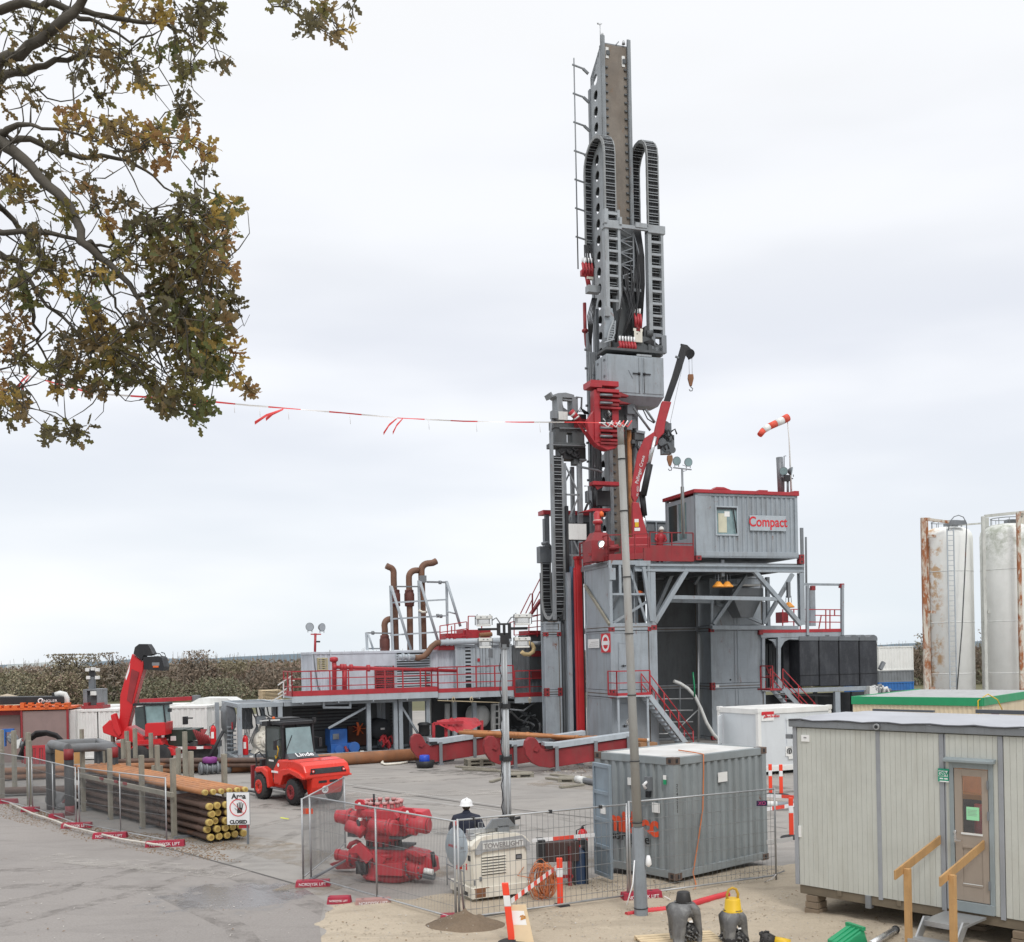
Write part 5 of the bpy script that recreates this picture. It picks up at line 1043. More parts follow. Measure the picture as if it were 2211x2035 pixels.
t=thing('control_box','pale grey control box with conduits above the white pump','control box',LF.P(ls(560),1.3,1.6));mb=MB(LF,GREY2);mb.pbox(555,1547,574,1564,1.0,.4);mb.build('body',t,bevel=.01);mb=MB(LF,GREYD)
for k in range(7):a=528+k*8;mb.ptube([(a,1524+k%3*4),(a+4,1545),(a+2+k*3,1552),(a+10,1575-k*3)],1.4+.1*k,.035,5)
for k in range(4):mb.ptube([(530+k*4,1560),(528+k*3,1590),(538+k*5,1606),(548+k*3,1580),(556,1566)],1.1,.025,5)
mb.pbox(525,1530,545,1575,2.5,.8);mb.build('conduits',t)
def extinguisher(p,label,h=.62,r_=.09,fr=None,parent=None):
 f=fr or Fr(p[0],p[1]);z=p[2];t=thing('fire_extinguisher',label,'fire extinguisher',p,'fire extinguishers on the site')
 mb=MB(Fr(p[0],p[1],0,z),mat('extinguisher_red',(.62,.02,.025),.25,var=.05,dirt=.08));mb.lathe((0,0,0),[(r_*.9,0),(r_,.03),(r_,h*.72),(r_*.75,h*.84),(r_*.3,h*.9)],18);mb.build('cylinder',t)
 mb=MB(Fr(p[0],p[1],0,z),BLACK);mb.lathe((0,0,h*.89),[(r_*.3,0),(r_*.3,.05)],10);mb.bar((-.02,0,h*.97),(.1,0,h*1.02),.02,.015);mb.tube([(0,0,h*.93),(-r_*1.2,0,h*.85),(-r_*1.2,0,h*.4)],.014,6);mb.build('valve',t)
 mb=MB(Fr(p[0],p[1],0,z),PAPER);mb.box(-r_*.45,r_*.45,-r_-.004,-r_+.02,h*.3,h*.6);mb.build('label_plate',t);return t
extinguisher(LF.P(ls(529,.3),.3,.35),'red extinguisher in the pump frame left of the white pump',1.0,.13)
extinguisher(px(461,1608,47.9)+Vector((0,0,-.0)),'red extinguisher hanging by the left end of the pump frame',.95,.13)
t=thing('blue_engine','blue engine with round blue motors behind the forklift','engine',LF.P(ls(735,1),1,.2));mb=MB(LF,BLUE);mb.pbox(713,1575,750,1612,.9,1.0);mb.cyl(mb.pp((765,1614),.6),mb.pp((765,1614),1.4),.27);mb.cyl(mb.pp((733,1620),.6),mb.pp((733,1620),1.4),.22);mb.pbox(715,1606,770,1626,.8,.8)
mb.build('body',t,bevel=.02);mb=MB(LF,GREYM);mb.pbox(719,1585,732,1597,.85,.05);mb.m(REDD).ptube([(745,1612),(751,1628),(754,1640)],.5,.07,8);mb.pbar([(748,1620),(752,1620)],.6,.1);mb.build('panel',t)
t=thing('cooling_fan','orange six bladed fan in the dark grey frame','fan',LF.P(ls(775,2.2),2.2,1.2));c=LF.at(775,1574,2.0);mb=MB(LF,ORANGE)
for k in range(7):a=k*.898;mb.bar((c[0],2.0,c[1]),(c[0]+.34*math.cos(a),2.03,c[1]+.34*math.sin(a)),.11,.02)
mb.lathe((c[0],1.98,c[1]),[(.1,0),(.1,.1)],12,LF.b);mb.m(REDD).cyl((c[0],2.1,c[1]),(c[0],2.9,c[1]),.12);mb.m(mat('fan_shroud_brown',(.14,.06,.04),.7,dirt=.4)).pbox(752,1568,795,1610,2.5,.2);mb.build('blades',t)
t=thing('pressure_vessel','dark round vessel end between two grey posts','vessel',LF.P(ls(826,1.8),1.8,.5));c=LF.at(826,1576,1.5);mb=MB(LF,DARK);mb.lathe((c[0],1.5,c[1]),[(.1,-.15),(.4,-.08),(.55,.1),(.55,1.0)],24,LF.b);mb.m(WHITED).pbox(822,1572,831,1576,1.3,.02);mb.build('body',t)
mb=MB(LF,RED);
for k in range(9):a,b=815+random.random()*32,1590+random.random()*22;mb.ptube([(a,b),(a+6,b-6),(a+11,b+5),(a+7,b+12)],.9+random.random()*.5,.07,6)
mb.build('red_pipework',label='tangle of red pipework low in the grey frame',cat='pipework')
t=thing('black_motor','black vertical motor at the foot of the diagonal brace','motor',LF.P(ls(915),-.4,.6));mb=MB(LF,BLACK);s=ls(916,-.4,1585);mb.lathe((s,-.4,0.85),[(.25,0),(.27,.1),(.27,.5),(.32,.52),(.32,.6),(.2,.66)],16);mb.m(GREYM).box(s-.5,s+.4,-.8,.0,.6,.85);mb.build('body',t)
def deck(label,s0,s1,w0,w1,z,h=1.1,endl=False,endr=False,kick=.24,floorm=GREY2):
 t=thing('walkway',label,'walkway',LF.P((s0+s1)/2,w0,z),'red railed walkways of the rig');mb=MB(LF,floorm);mb.box(s0,s1,w0,w1,z-.1,z);mb.box(s0,s1,w0,w0+.1,z-.3,z-.1)
 s=s0+.5
 while s<s1:mb.bar((s,w0+.02,z-.32),(s,w1,z-.32),.05,.1);s+=1.7
 mb.build('floor',t)
 mb=MB(LF,RED);P_=[(s0,w0,z),(s1,w0,z)]
 if endl:P_=[(s0,w1,z)]+P_
 if endr:P_=P_+[(s1,w1,z)]
 railing(mb,P_,h,.055,(1.0,.7,.38),.95,kick=kick);mb.build('railing',t);return t
dz=lz(640,1509,-.5)
sA_,sB_=ls(632,-.5),ls(947,-.5);zdk=lz(640,1507,-.5)
deck('long left walkway with red railing over the pump frames',sA_,sB_,-.5,1.3,3.0,1.15,endl=True,endr=True)
deck('middle walkway with red railing below the louvred container',sB_+.05,ls(1110,-.4),-.4,1.3,2.93,1.25,kick=.2)
deck('short walkway with red railing against the slim grey tower',ls(1113,.2),ls(1177,.2),.2,2.2,lz(1140,1505,.2),1.35,kick=.22)
def container(fr,label,s0,s1,w0,w1,z0,z1,front=(),m_=GREY2,name='container',pitch=.28,group=None,endcorr=True,roof=None,plain=False):
 t=thing(name,label,'container',fr.P((s0+s1)/2,(w0+w1)/2,z0),group);b=.12;mb=MB(fr,m_)
 for z in(z0+b/2,z1-b/2):
  for w_ in(w0+b/2,w1-b/2):mb.bar((s0,w_,z),(s1,w_,z),b,b)
  for s in(s0+b/2,s1-b/2):mb.bar((s,w0+b,z),(s,w1-b,z),b,b)
 for s in(s0+b/2,s1-b/2):
  for w_ in(w0+b/2,w1-b/2):mb.box(s-b/2+.002,s+b/2-.002,w_-b/2+.002,w_+b/2-.002,z0+b,z1-b)
 for s in(s0+.07,s1-.07):
  for w_ in(w0+.07,w1-.07):
   for z in(z0+.06,z1-.05):mb.box(s-.085,s+.085,w_-.085,w_+.085,z-.06,z+.06)
 mb.build('frame',t,bevel=.01)
 mb=MB(fr,m_)
 cuts=sorted(front);s=s0+b
 for(a,c)in cuts+[(s1-b,s1-b)]:
  if a-s>.05:
   if plain:mb.box(s,a,w0+.04,w0+.06,z0+b,z1-b)
   else:mb.corr(s,a,z0+b,z1-b,w0+.03,pitch)
  s=c
 if endcorr:mb.corr(w0+b,w1-b,z0+b,z1-b,s0+.03,pitch,side=1);mb.corr(w0+b,w1-b,z0+b,z1-b,s1-.07,pitch,side=1)
 mb.corr(s0+b,s1-b,z0+b,z1-b,w1-.07,pitch);mb.build('wall',t)
 mb=MB(fr,roof or m_);mb.box(s0+.1,s1-.1,w0+.1,w1-.1,z1-.05,z1-.01);mb.build('roof',t);return t
def louvre(fr,parent,s0,s1,z0,z1,w_,step=.1,m_=GREY2):
 mb=MB(fr,BLACK);mb.box(s0,s1,w_+.06,w_+.08,z0,z1);mb.m(m_);z=z0
 while z<z1-step*.5:mb.hexa([(s0,w_-.01,z),(s1,w_-.01,z),(s1,w_+.0,z),(s0,w_+.0,z)],[(s0,w_+.05,z+step*.62),(s1,w_+.05,z+step*.62),(s1,w_+.06,z+step*.62),(s0,w_+.06,z+step*.62)]);z+=step
 for a in(s0,s1):mb.box(a-.03,a+.03,w_-.015,w_+.05,z0,z1)
 return mb.build('louvre',parent)
w1_=1.3;g0,g1=ls(677,w1_),ls(986,w1_);gz0,gz1=3.0,lz(700,1408,w1_)
l0,l1=ls(858,w1_),ls(932,w1_)
t=container(LF,'long pale generator container with wide louvres below the exhausts',g0,g1,w1_,w1_+2.44,gz0,gz1,[(g0+.9,l0),(l0,l1)],mat('pale_lavender_paint',(.53,.56,.61),.5,dirt=.25,rust=.06),endcorr=True)
mb=MB(LF,MATS['pale_lavender_paint']);mb.box(g0+.9,l0,w1_+.04,w1_+.07,gz0+.12,gz1-.12);mb.box(g0+.88,g0+.95,w1_+.0,w1_+.06,gz0+.12,gz1-.12);mb.build('side_panel',t)
louvre(LF,t,l0,l1,gz0+.15,gz1-.15,w1_,.125);louvre(LF,t,l0-1.1,l0-.15,gz0+.15,gz0+1.3,w1_-.02,.11,REDD)
a,b=ls(689,w1_),ls(709,w1_);z0_,z1_=lz(700,1447,w1_),lz(700,1421,w1_);louvre(LF,t,a,b,z0_,z1_,w1_+.0,.09,mat('aged_yellow_vent',(.45,.40,.25),.6));
mb=MB(LF,GREYD);mb.ptube([(677,1412),(680,1440),(686,1480),(693,1497)],w1_-.05,.03,5);mb.build('cable',t)
c0_,c1_=ls(986,.9),ls(1108,.9);v0_,v1_=ls(1008,.9),ls(1020,.9);cz_=lz(1040,1392,.9)
t=container(LF,'grey container with a black slot vent and double doors behind the light mast',c0_,c1_,.9,3.3,2.95,cz_,[(v0_,v1_),(ls(1025,.9),ls(1066,.9))],GREY2)
mb=MB(LF,BLACK);mb.box(v0_,v1_,.96,.98,3.1,cz_-.2);mb.m(GREY2);z=3.3
while z<cz_-.25:mb.box(v0_,v1_,.93,.96,z,z+.09);z+=.19
mb.build('vent',t)
for a,b in((1025,1045),(1046,1066)):
 mb=MB(LF,GREY2);a,b=ls(a,.9),ls(b,.9);mb.box(a,b,.91,.95,3.1,cz_-.15)
 for z in(3.3,3.9,4.5,5.1):mb.box(a+.08,b-.08,.89,.91,z,z+.4)
 d=mb.build('door',t,bevel=.01);mb=MB(LF,GREYM)
 for q in(.25,.7):mb.tube([(a+(b-a)*q,.87,3.1),(a+(b-a)*q,.87,cz_-.15)],.018,6)
 mb.bar((a+(b-a)*.25,.86,4.15),(a+(b-a)*.6,.86,4.2),.03,.05);mb.build('lock_rod',d)
mb=MB(LF,RED);mb.pbox(1031,1422,1037,1429,.87,.02);mb.m(GREYM).pbox(1055,1402,1064,1420,.87,.02);mb.build('sticker',t)
e0_,e1_=ls(1110,1.8),ls(1176,1.8)
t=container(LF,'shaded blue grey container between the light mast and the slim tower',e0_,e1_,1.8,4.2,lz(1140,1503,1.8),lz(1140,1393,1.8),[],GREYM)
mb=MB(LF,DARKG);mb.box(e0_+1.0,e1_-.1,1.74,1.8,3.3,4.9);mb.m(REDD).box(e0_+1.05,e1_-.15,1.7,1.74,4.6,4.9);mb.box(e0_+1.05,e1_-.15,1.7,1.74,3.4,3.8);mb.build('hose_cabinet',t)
t=thing('standpipe','red high pressure pipe with valves along the long walkway','pipe',LF.P(ls(722,.3),.3,3.0));mb=MB(LF,RED)
mb.ptube([(722,1500),(722,1440),(721,1425)],.3,.11,10);mb.ptube([(744,1500),(744,1440)],.3,.12,10);mb.ptube([(722,1441),(760,1442),(985,1449)],.3,.085,10)
for u in(722,738,744,758,795):v=1441+(u-722)*.03;c=mb.pp((u,v),.3);mb.lathe((c[0]-.09,.3,c[2]),[(.08,0),(.17,.02),(.17,.16),(.08,.18)],12,LF.a)
mb.lathe(mb.pp((721,1430),.3),[(.12,0),(.2,.05),(.2,.2),(.1,.25)],12);mb.ptube([(716,1423),(727,1426)],.3,.05,6);mb.build('pipe',t)
def arc(c,r_,a0,a1,n=7):return[(c[0]+r_*math.cos(R(a0+(a1-a0)*i/n)),c[1]-r_*math.sin(R(a0+(a1-a0)*i/n)))for i in range(n+1)]
EXH=mat('rusty_exhaust',(.20,.105,.07),.7,metal=.1,var=.3,dirt=.3,rust=.25,rustcol=(.30,.14,.06),bump=.2)
EXD=mat('dark_red_muffler',(.13,.045,.035),.6,dirt=.3,rust=.15)
def stack(label,pts,r_,muf,w_=2.4):
 t=thing('exhaust_stack',label,'exhaust stack',LF.P(ls(pts[0][0],w_),w_,gz1),'exhaust stacks on the generator container');mb=MB(LF,EXH);mb.ptube(pts,w_,r_,12)
 for p in(pts[0],pts[2]):pass
 mb.build('pipe',t)
 if muf:
  u,va,vb,wd=muf;c0=mb.pp((u,vb),w_);c1=mb.pp((u,va),w_);h=c1[2]-c0[2];mb=MB(LF,EXD);mb.lathe(c0,[(r_*1.1,-.15),(r_*1.5,-.12),(r_*1.5,-.02),(wd*.9,0),(wd,.04),(wd,h-.05),(wd*.9,h),(r_*1.4,h+.03),(r_*1.4,h+.15),(r_*1.05,h+.18)],18);mb.build('muffler',t)
 return t
stack('lowest left exhaust with a square muffler close to the roof',[(831,1404),(831,1360),(830,1350)]+arc((842,1349),11.5,178,95)+[(846,1337)],.16,(831,1379,1402,.26))
stack('leftmost tall exhaust whose mouth turns left',[(855,1404),(853,1330),(850,1250)]+arc((838,1237),12,0,80)+[(834,1222)],.16,(854,1281,1304,.25))
stack('middle tall exhaust that bends over to the right',[(886,1404),(885,1330),(883,1255)]+arc((898,1247),15,180,92)+[(903,1232)],.16,(884,1281,1304,.26))
stack('rightmost and tallest exhaust whose mouth turns right',[(915,1403),(913,1330),(910,1240)]+arc((925,1232),15,180,95)+[(934,1216),(942,1212)],.17,None)
t=thing('exhaust_scaffold','galvanised ladder frame with long stays round the exhaust stacks','frame',LF.P(ls(880,2),2,gz1));mb=MB(LF,GREY2)
for q in[((843,1265),(848,1405)),((904,1254),(908,1405)),((964,1255),(966,1352)),((791,1366),(793,1404))]:mb.pbar(q,2.0,.11)
for v in(1302,1337,1372):mb.pbar([(843,v),(965 if v<1340 else 950,v-7)],2.0,.08)
mb.m(GREYM).pbar([(855,1267),(904,1267)],2.0,.07);mb.pbar([(922,1257),(966,1258)],2.0,.09);mb.pbar([(791,1367),(845,1368)],2.0,.07);mb.pbar([(795,1401),(822,1401)],2.0,.07)
for u,v in((805,1367),(950,1258),(945,1330),(952,1331)):mb.lathe(mb.pp((u,v),2.0),[(.1,-.06),(.1,.06)],10,LF.a)
mb.build('ladder',t)
mb=MB(LF,GREY2)
for q in[((845,1266),(887,1403)),((907,1256),(948,1392)),((965,1257),(994,1353))]:mb.ptube(q,1.7,.07,8)
mb.ptube([(795,1370),(806,1403)],1.9,.05);mb.ptube([(966,1321),(985,1326)],1.8,.04);mb.m(GREYM).pbox(909,1243,921,1258,2.0,.3);mb.m(CREAM).ptube([(904,1318),(912,1322),(922,1322)],1.9,.06);mb.build('stays',t)
t=thing('duct_hose','rusty brown hose joining pale ducts above the louvred container','duct',LF.P(ls(930,.9),.9,5.2));mb=MB(LF,mat('duct_brown',(.20,.11,.07),.8,dirt=.3,bump=.3))
mb.tube([mb.pp(p,.9)for p in[(895,1420),(903,1421),(915,1418),(924,1409),(932,1397),(942,1389),(954,1388)]],.15,12);mb.build('hose',t)
mb=MB(LF,GREY2);mb.ptube([(860,1419),(897,1420)],.9,.14,12);mb.ptube([(951,1388),(1060,1384),(1100,1386)],.8,.15,12)
for u,v in((870,1419),(882,1420),(966,1387),(975,1387)):mb.lathe(mb.pp((u,v),.85),[(.19,-.06),(.19,.06)],12,LF.a)
mb.build('duct',t)
mb=MB(LF,mat('yellow_hose',(.55,.42,.22),.7,dirt=.3));mb.tube([mb.pp(p,.3)for p in[(1126,1408),(1132,1413),(1142,1414),(1151,1408),(1153,1399),(1149,1392),(1140,1389)]],.11,10);mb.m(GREYM).ptube([(1150,1390),(1178,1390)],.4,.12,8);mb.build('suction_hose',label='curled yellow hose beside the upper lamps of the light mast',cat='hose')
t=thing('roof_platform','red railed platform with red boxes on top of the middle container','platform',LF.P(ls(1000,1.5),1.5,cz_));mb=MB(LF,RED)
for q in[((950,1352),(1007,1343)),((950,1366),(1008,1358)),((950,1376),(1010,1372)),((950,1352),(950,1392)),((966,1350),(966,1385)),((982,1348),(982,1382)),((1008,1343),(1008,1380)),((1011,1331),(1040,1331)),((1011,1331),(1011,1378)),((975,1352),(975,1380)),((1100,1345),(1178,1325)),((1100,1360),(1178,1352)),((1160,1325),(1160,1375)),((1110,1343),(1110,1372)),((1142,1335),(1142,1372)),((1040,1331),(1040,1372)),((1008,1358),(1020,1372)),((1110,1372),(1178,1366))]:mb.pbar(q,1.2,.045)
mb.build('railing',t)
mb=MB(LF,RED);mb.pbox(963,1368,1000,1382,1.6,1.0);mb.pbox(1000,1360,1060,1378,1.5,1.0);mb.pbox(948,1393,985,1404,1.0,1.2);mb.m(REDD).pbox(1140,1362,1176,1372,1.4,1.2);mb.m(RUST).ptube([(1035,1372),(1062,1370)],1.1,.12);mb.m(DARKG).pbox(1135,1372,1177,1390,1.5,1.0);mb.build('boxes',t,bevel=.02)
mb=MB(LF,GREY2);mb.pbox(985,1378,1105,1386,1.2,1.6);mb.build('floor',t)
t=thing('upper_stair','red stair rail climbing behind the hanging drag chain','stair',LF.P(ls(1150,3),3,6));mb=MB(LF,RED)
for q in[((1124,1325),(1145,1283)),((1124,1325),(1124,1335)),((1135,1325),(1150,1293)),((1145,1283),(1149,1283)),((1149,1283),(1149,1325)),((1150,1282),(1166,1250)),((1150,1310),(1166,1277)),((1150,1282),(1150,1318)),((1148,1330),(1176,1326)),((1148,1342),(1176,1340)),((1160,1310),(1160,1370))]:mb.pbar(q,3,.045)
mb.m(REDD).pbar([(1140,1335),(1168,1295)],3,.3,.12);mb.build('rail',t)
def flood_pair(fr,w_,base,top,heads,label,m_,r_=.2,hm=GREYM):
 t=thing('floodlight_pole',label,'floodlight',fr.P(*MB(fr).pp(base,w_)));mb=MB(fr,m_);mb.ptube([base,top],w_,.06,8);mb.pbar([(heads[0][0]+2,top[1]+2),(heads[1][0]-2,top[1]+2)],w_,.06);mb.m(BLACK).pbar([(top[0],top[1]+18),(top[0]+10,top[1]+18)],w_,.08);mb.build('pole',t)
 for i,(u,v)in enumerate(heads):s,z=fr.at(u,v,w_);lamp_head(fr,t,s,w_,z,r_,.1,mt=hm,face=GREY2,yaw=-.5 if i==0 else.5)
flood_pair(LF,1.6,(680,1412),(681,1368),[(669,1354),(695,1355)],'pair of pale lamps on a red post at the left end of the long container',RED)
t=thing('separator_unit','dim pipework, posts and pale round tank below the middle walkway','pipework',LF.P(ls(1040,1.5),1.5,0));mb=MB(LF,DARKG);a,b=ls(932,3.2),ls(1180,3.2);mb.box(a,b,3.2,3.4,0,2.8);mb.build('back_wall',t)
mb=MB(LF,GREY)
for u in(983,1026):mb.pbox(u-4,1515,u+4,1612,.6,.2)
mb.m(WHITED)
for u in(966,1065):mb.ptube([(u,1520),(u,1590)],1.4,.14,8)
for k in range(5):mb.pbar([(1065,1522+k*14),(1078,1522+k*14)],1.3,.07)
mb.ptube([(1078,1518),(1078,1580)],1.3,.06);mb.build('post',t)
mb=MB(LF,WHITED);c=LF.at(1049,1547,1.5);mb.lathe((c[0],1.5,c[1]),[(.1,-.1),(.4,-.05),(.55,.1),(.55,.9)],24,(LF.b-LF.a*.8));mb.build('tank',t)
mb=MB(LF,GREYM)
for k in range(26):a,b=1100+random.random()*72,1520+random.random()*80;mb.m(random.choice((GREYM,DARKG,GALV,GREYD))).ptube([(a,b),(a+random.uniform(-14,14),b+random.uniform(-3,12)),(a+random.uniform(-5,25),b+random.uniform(5,20))],1.2+random.random()*1.3,random.uniform(.03,.09),6)
for k in range(9):a,b=1100+random.random()*60,1565+random.random()*30;mb.m(random.choice((DARKG,WHITED,GREYM))).pbox(a,b,a+6+random.random()*12,b+6+random.random()*14,1.3+random.random(),.5)
mb.m(DARK).pbox(985,1520,1022,1570,2.4,.3);mb.m(GREYM).ptube([(1100,1532),(1130,1535),(1150,1520),(1160,1513)],.5,.05);mb.build('pipework',t)
mb=MB(LF,mat('tied_rope_cream',(.5,.42,.28),.8));mb.ptube([(945,1513),(1090,1518)],-.5,.025,5)
for u,v in((979,1505),(1018,1505),(1144,1506)):mb.ptube([(u,v),(u+3,v+6),(u,v+12),(u-3,v+5),(u,v)],-.52,.03,5)
mb.build('rope',label='cream rope tied along the underside of the middle walkway',cat='rope')
t=thing('access_stair','pale grey stair rail left of the long walkway','stair',LF.P(ls(610,1),1,0));mb=MB(LF,WHITED)
for q in[((600,1480),(632,1458)),((600,1500),(632,1478)),((612,1470),(612,1508)),((626,1462),(626,1500)),((585,1515),(630,1490)),((636,1470),(628,1470))]:mb.pbar(q,.8,.05)
mb.build('rail',t)
t=thing('pallet_stack','pale stacked pallets behind the pump frame at left','pallets',LF.P(ls(580,6),6,2));mb=MB(LF,PALW)
for k in range(7):mb.pbox(567,1491+k*3,608,1492.4+k*3,5.5,1.2)
mb.pbox(568,1491,572,1512,5.6,1);mb.pbox(603,1491,607,1512,5.6,1);mb.m(WHITED).pbox(566,1511,612,1545,5.4,1.4);mb.build('boards',t)
def cradle(u,v,ang,Ln,label,hz=1.15,cut=1.0):
 """curved red end on the left, long red box arm with a grey rail on posts"""
 p=gr(u,v);f=Fr(p.x,p.y,ang);t=thing('pipe_cradle',label,'pipe cradle',f.P(Ln/2,0,0),'red pipe cradles with grey rails');z=.25
 mb=MB(f,REDD);prof=[(.25,z+.1),(.55,z-.05),(1.0,z-.12)]+[(Ln,z+.22),(Ln,z+.95),(1.15,z+.62),(.85,z+.58),(.62,z+.72),(.50,z+.98),(.38,z+1.12),(.16,z+1.14),(.0,z+1.0),(-.05,z+.75),(.0,z+.45)]
 mb.prism(prof,0,.32);mb.build('arm',t,bevel=.02)
 mb=MB(f,REDD);mb.prism([(.3,z+.62),(.45,z+.55),(.55,z+.68),(.42,z+.75)],-.08,0);mb.build('pad',t)
 mb=MB(f,GREY2);mb.prism([(.75,z+.78),(1.3,z+.66),(Ln,z+1.0),(Ln,z+1.2),(1.3,z+.9),(.75,z+.93)],-.1,.36);mb.build('rail',t,bevel=.01)
 mb=MB(f,GREYM)
 for s in(1.25,1.25+(Ln-1.25)*.5,Ln-.25):mb.box(s-.07,s+.07,-.16,-.1,0,z+1.05*((s-1.25)/(Ln-1.25))+.75*(1-(s-1.25)/(Ln-1.25)));mb.box(s-.12,s+.12,-.2,.4,0,.06);mb.box(s-.04,s+.04,-.1,.0,.6,.7)
 mb.m(BLACK).box(.8,1.1,-.12,.1,z+.66,z+.78);mb.build('post',t)
cradle(890,1655,16,4.3,'rear left red cradle under the covered red frame')
cradle(1049,1663,17,4.4,'middle red cradle partly behind the light mast')
cradle(1137,1668,15,4.6,'front right red cradle with its grey rail nearest the lamp pole')
t=thing('draped_skid','red steel frame draped with a crumpled red tarpaulin','frame',LF.P(ls(1000,-3),-3,1));CF=FG(935,1650,20);mb=MB(CF,RED)
for q in[((936,1562),(936,1598)),((936,1563),(1000,1560)),((963,1565),(963,1592)),((1040,1556),(1040,1578))]:mb.pbar(q,.4,.12)
mb.build('frame',t)
mb=MB(CF,mat('red_tarpaulin',(.40,.03,.04),.6,var=.2,dirt=.2));n=14;g_=[]
for j in range(6):
 for i in range(n+1):
  u=950+(1040-950)*i/n;tv=1558-7*math.sin(i/n*2.4)+noise.noise(Vector((i*.9,j*.8,3)))*4;drop=(8+22*max(0,math.sin(i/n*3.0)))
  w_=.3+.14*(5-j)if j<3 else.3+.14*2;vv=tv+(j/5)*drop
  s,z=CF.at(u+noise.noise(Vector((i,j,1)))*3,vv,.35-.1*j*.5+.12*noise.noise(Vector((i*.8,j,5))));g_.append(CF.P(s,.9-.15*j+.15*noise.noise(Vector((i*1.1,j,7))),z))
mb.raw(g_,[(j*(n+1)+i,j*(n+1)+i+1,(j+1)*(n+1)+i+1,(j+1)*(n+1)+i)for j in range(5)for i in range(n)]);mb.build('tarpaulin',t)
for k,(u0,v0,u1,v1,wv)in enumerate([(990,1582,1345,1598,0),(1022,1588,1362,1600,.15),(1000,1579,1398,1600,.5)]):
 f=FY(44.4+wv*2);mb=MB(f,ORPIPE);a,b=mb.pp((u0,v0),0),mb.pp((u1,v1),0);a=(a[0],0,a[2]);b=(b[0],.25,b[2])
 mb.tube([a,b],.08,12);
 for q in(.35,.72):c=Vector(a).lerp(Vector(b),q);mb.tube([c-Vector((.08,0,0)),c+Vector((.08,0,0))],.1,12)
 mb.m(WHITED);d=(Vector(b)-Vector(a)).normalized();mb.tube([Vector(b),Vector(b)+d*.1],.092,12)
 mb.m(BLACK).tube([Vector(b)+d*.101,Vector(b)+d*.105],.06,12)
 mb.build('long_pipe',label=['lowest long orange pipe lying over the cradles','long orange pipe just right of the light mast, middle of the three','longest orange pipe reaching past the lamp pole'][k],cat='pipe',group='long orange pipes on the cradles')
def pallet(p,ang,label,n=1,m_=WOODG,sx=1.2,sy=.8):
 f=Fr(p[0],p[1],ang,p[2]);t=thing('pallet',label,'pallet',p,'wooden pallets');mb=MB(f,m_)
 for k in range(n):
  z=k*.15
  for i in range(6):mb.box(-sx/2,sx/2,i*sy/6,i*sy/6+sy/7.5,z+.12,z+.145)
  for w_ in(0,sy/2-.04,sy-.1):mb.box(-sx/2,sx/2,w_,w_+.09,z+.1,z+.118);mb.box(-sx/2,sx/2,w_,w_+.09,z,z+.02)
 mb.build('boards',t);mb=MB(f,m_)
 for k in range(n):
  for s in(-sx/2,-.07,sx/2-.14):
   for w_ in(0,sy/2-.05,sy-.1):mb.box(s,s+.14,w_+.002,w_+.092,k*.15+.02,k*.15+.1)
 mb.build('blocks',t);return t
pallet(gr(1040,1655),15,'pallet standing between the two left red cradles',2);pallet(gr(1240,1690),-5,'weathered pallets below the front cradle post',1);pallet(gr(1312,1645),12,'pallet beside the container roof left of the lamp pole',3);pallet(gr(1120,1680),10,'pallet on the ground under the middle cradle',1)
mb=MB(Fr(0,0),WOODG)
for(u0,v0,u1,v1)in[(985,1655,1070,1662),(1000,1661,1150,1668),(1180,1680,1275,1690),(1190,1672,1290,1684),(1060,1688,1085,1680),(1210,1700,1260,1694)]:a,b=gr(u0,v0,.05),gr(u1,v1,.05);mb.bar(a,b,.16,.06,world=True)
mb.build('timber_boards',label='loose weathered boards lying in front of the red cradles',cat='boards')
t=thing('tub','black rubber tub holding a blue can beside the left cradle foot','tub',gr(918,1658));p=gr(918,1658);f=Fr(p.x,p.y);mb=MB(f,BLACK);mb.lathe((0,0,0),[(.34,0),(.42,.3),(.40,.3),(.33,.06)],20);mb.build('tub',t);mb=MB(f,mat('blue_plastic',(.02,.07,.5),.35));mb.lathe((-.02,0,.06),[(.22,0),(.22,.45),(.18,.48)],16);mb.build('can',t)
pts=[gr(494,1671),gr(962,1639)];mb=MB(Fr(0,0),mat('rusty_casing',(.30,.13,.06),.7,var=.3,dirt=.5,rust=.3,dirtcol=(.16,.13,.10),bump=.3));r_=.27;a,b=pts[0]+Vector((0,.3,r_)),pts[1]+Vector((0,.3,r_));mb.tube([a,b],r_,20,world=True)
mb.build('casing_pipe',label='long fat rusty casing pipe lying behind the forklift',cat='pipe')
t=thing('pipe_flange','grey flanged fitting with a purple cap at the left end of the rusty pipe','fitting',gr(475,1668));d=(a-b).normalized();mb=MB(Fr(0,0),GREYM);mb.tube([a+d*.02,a+d*.2],.3,18,world=True);mb.tube([a+d*.25,a+d*1.3],.2,14,world=True)
for k in range(5):c=a+d*(.3+k*.22);mb.tube([c,c+d*.08],.26+.03*(k%2),14,world=True)
mb.build('body',t);mb=MB(Fr(0,0),mat('purple_plastic',(.22,.04,.22),.5));c=a+d*.85;mb.lathe(c+Vector((0,0,.2)),[(.2,0),(.3,.02),(.3,.22),(.2,.26)],16,world=True);mb.build('cap',t);mb=MB(Fr(0,0),BLACK);mb.tube([c+Vector((-.1,0,.3)),c+Vector((.2,.2,.9)),c+Vector((.5,.3,1.5))],.08,6,world=True);mb.build('hose',t)
mb=MB(Fr(0,0),CREAM);mb.tube([gr(u,v,.06)for u,v in[(905,1626),(880,1638),(850,1641),(828,1643),(824,1648),(832,1651),(860,1649),(880,1646)]],.05,8,world=True);mb.m(BLACK).tube([gr(880,1646,.06),gr(940,1648,.06),gr(980,1641,.06)],.04,6,world=True);mb.build('hose',label='cream hose looped on the concrete in front of the rusty pipe',cat='hose')
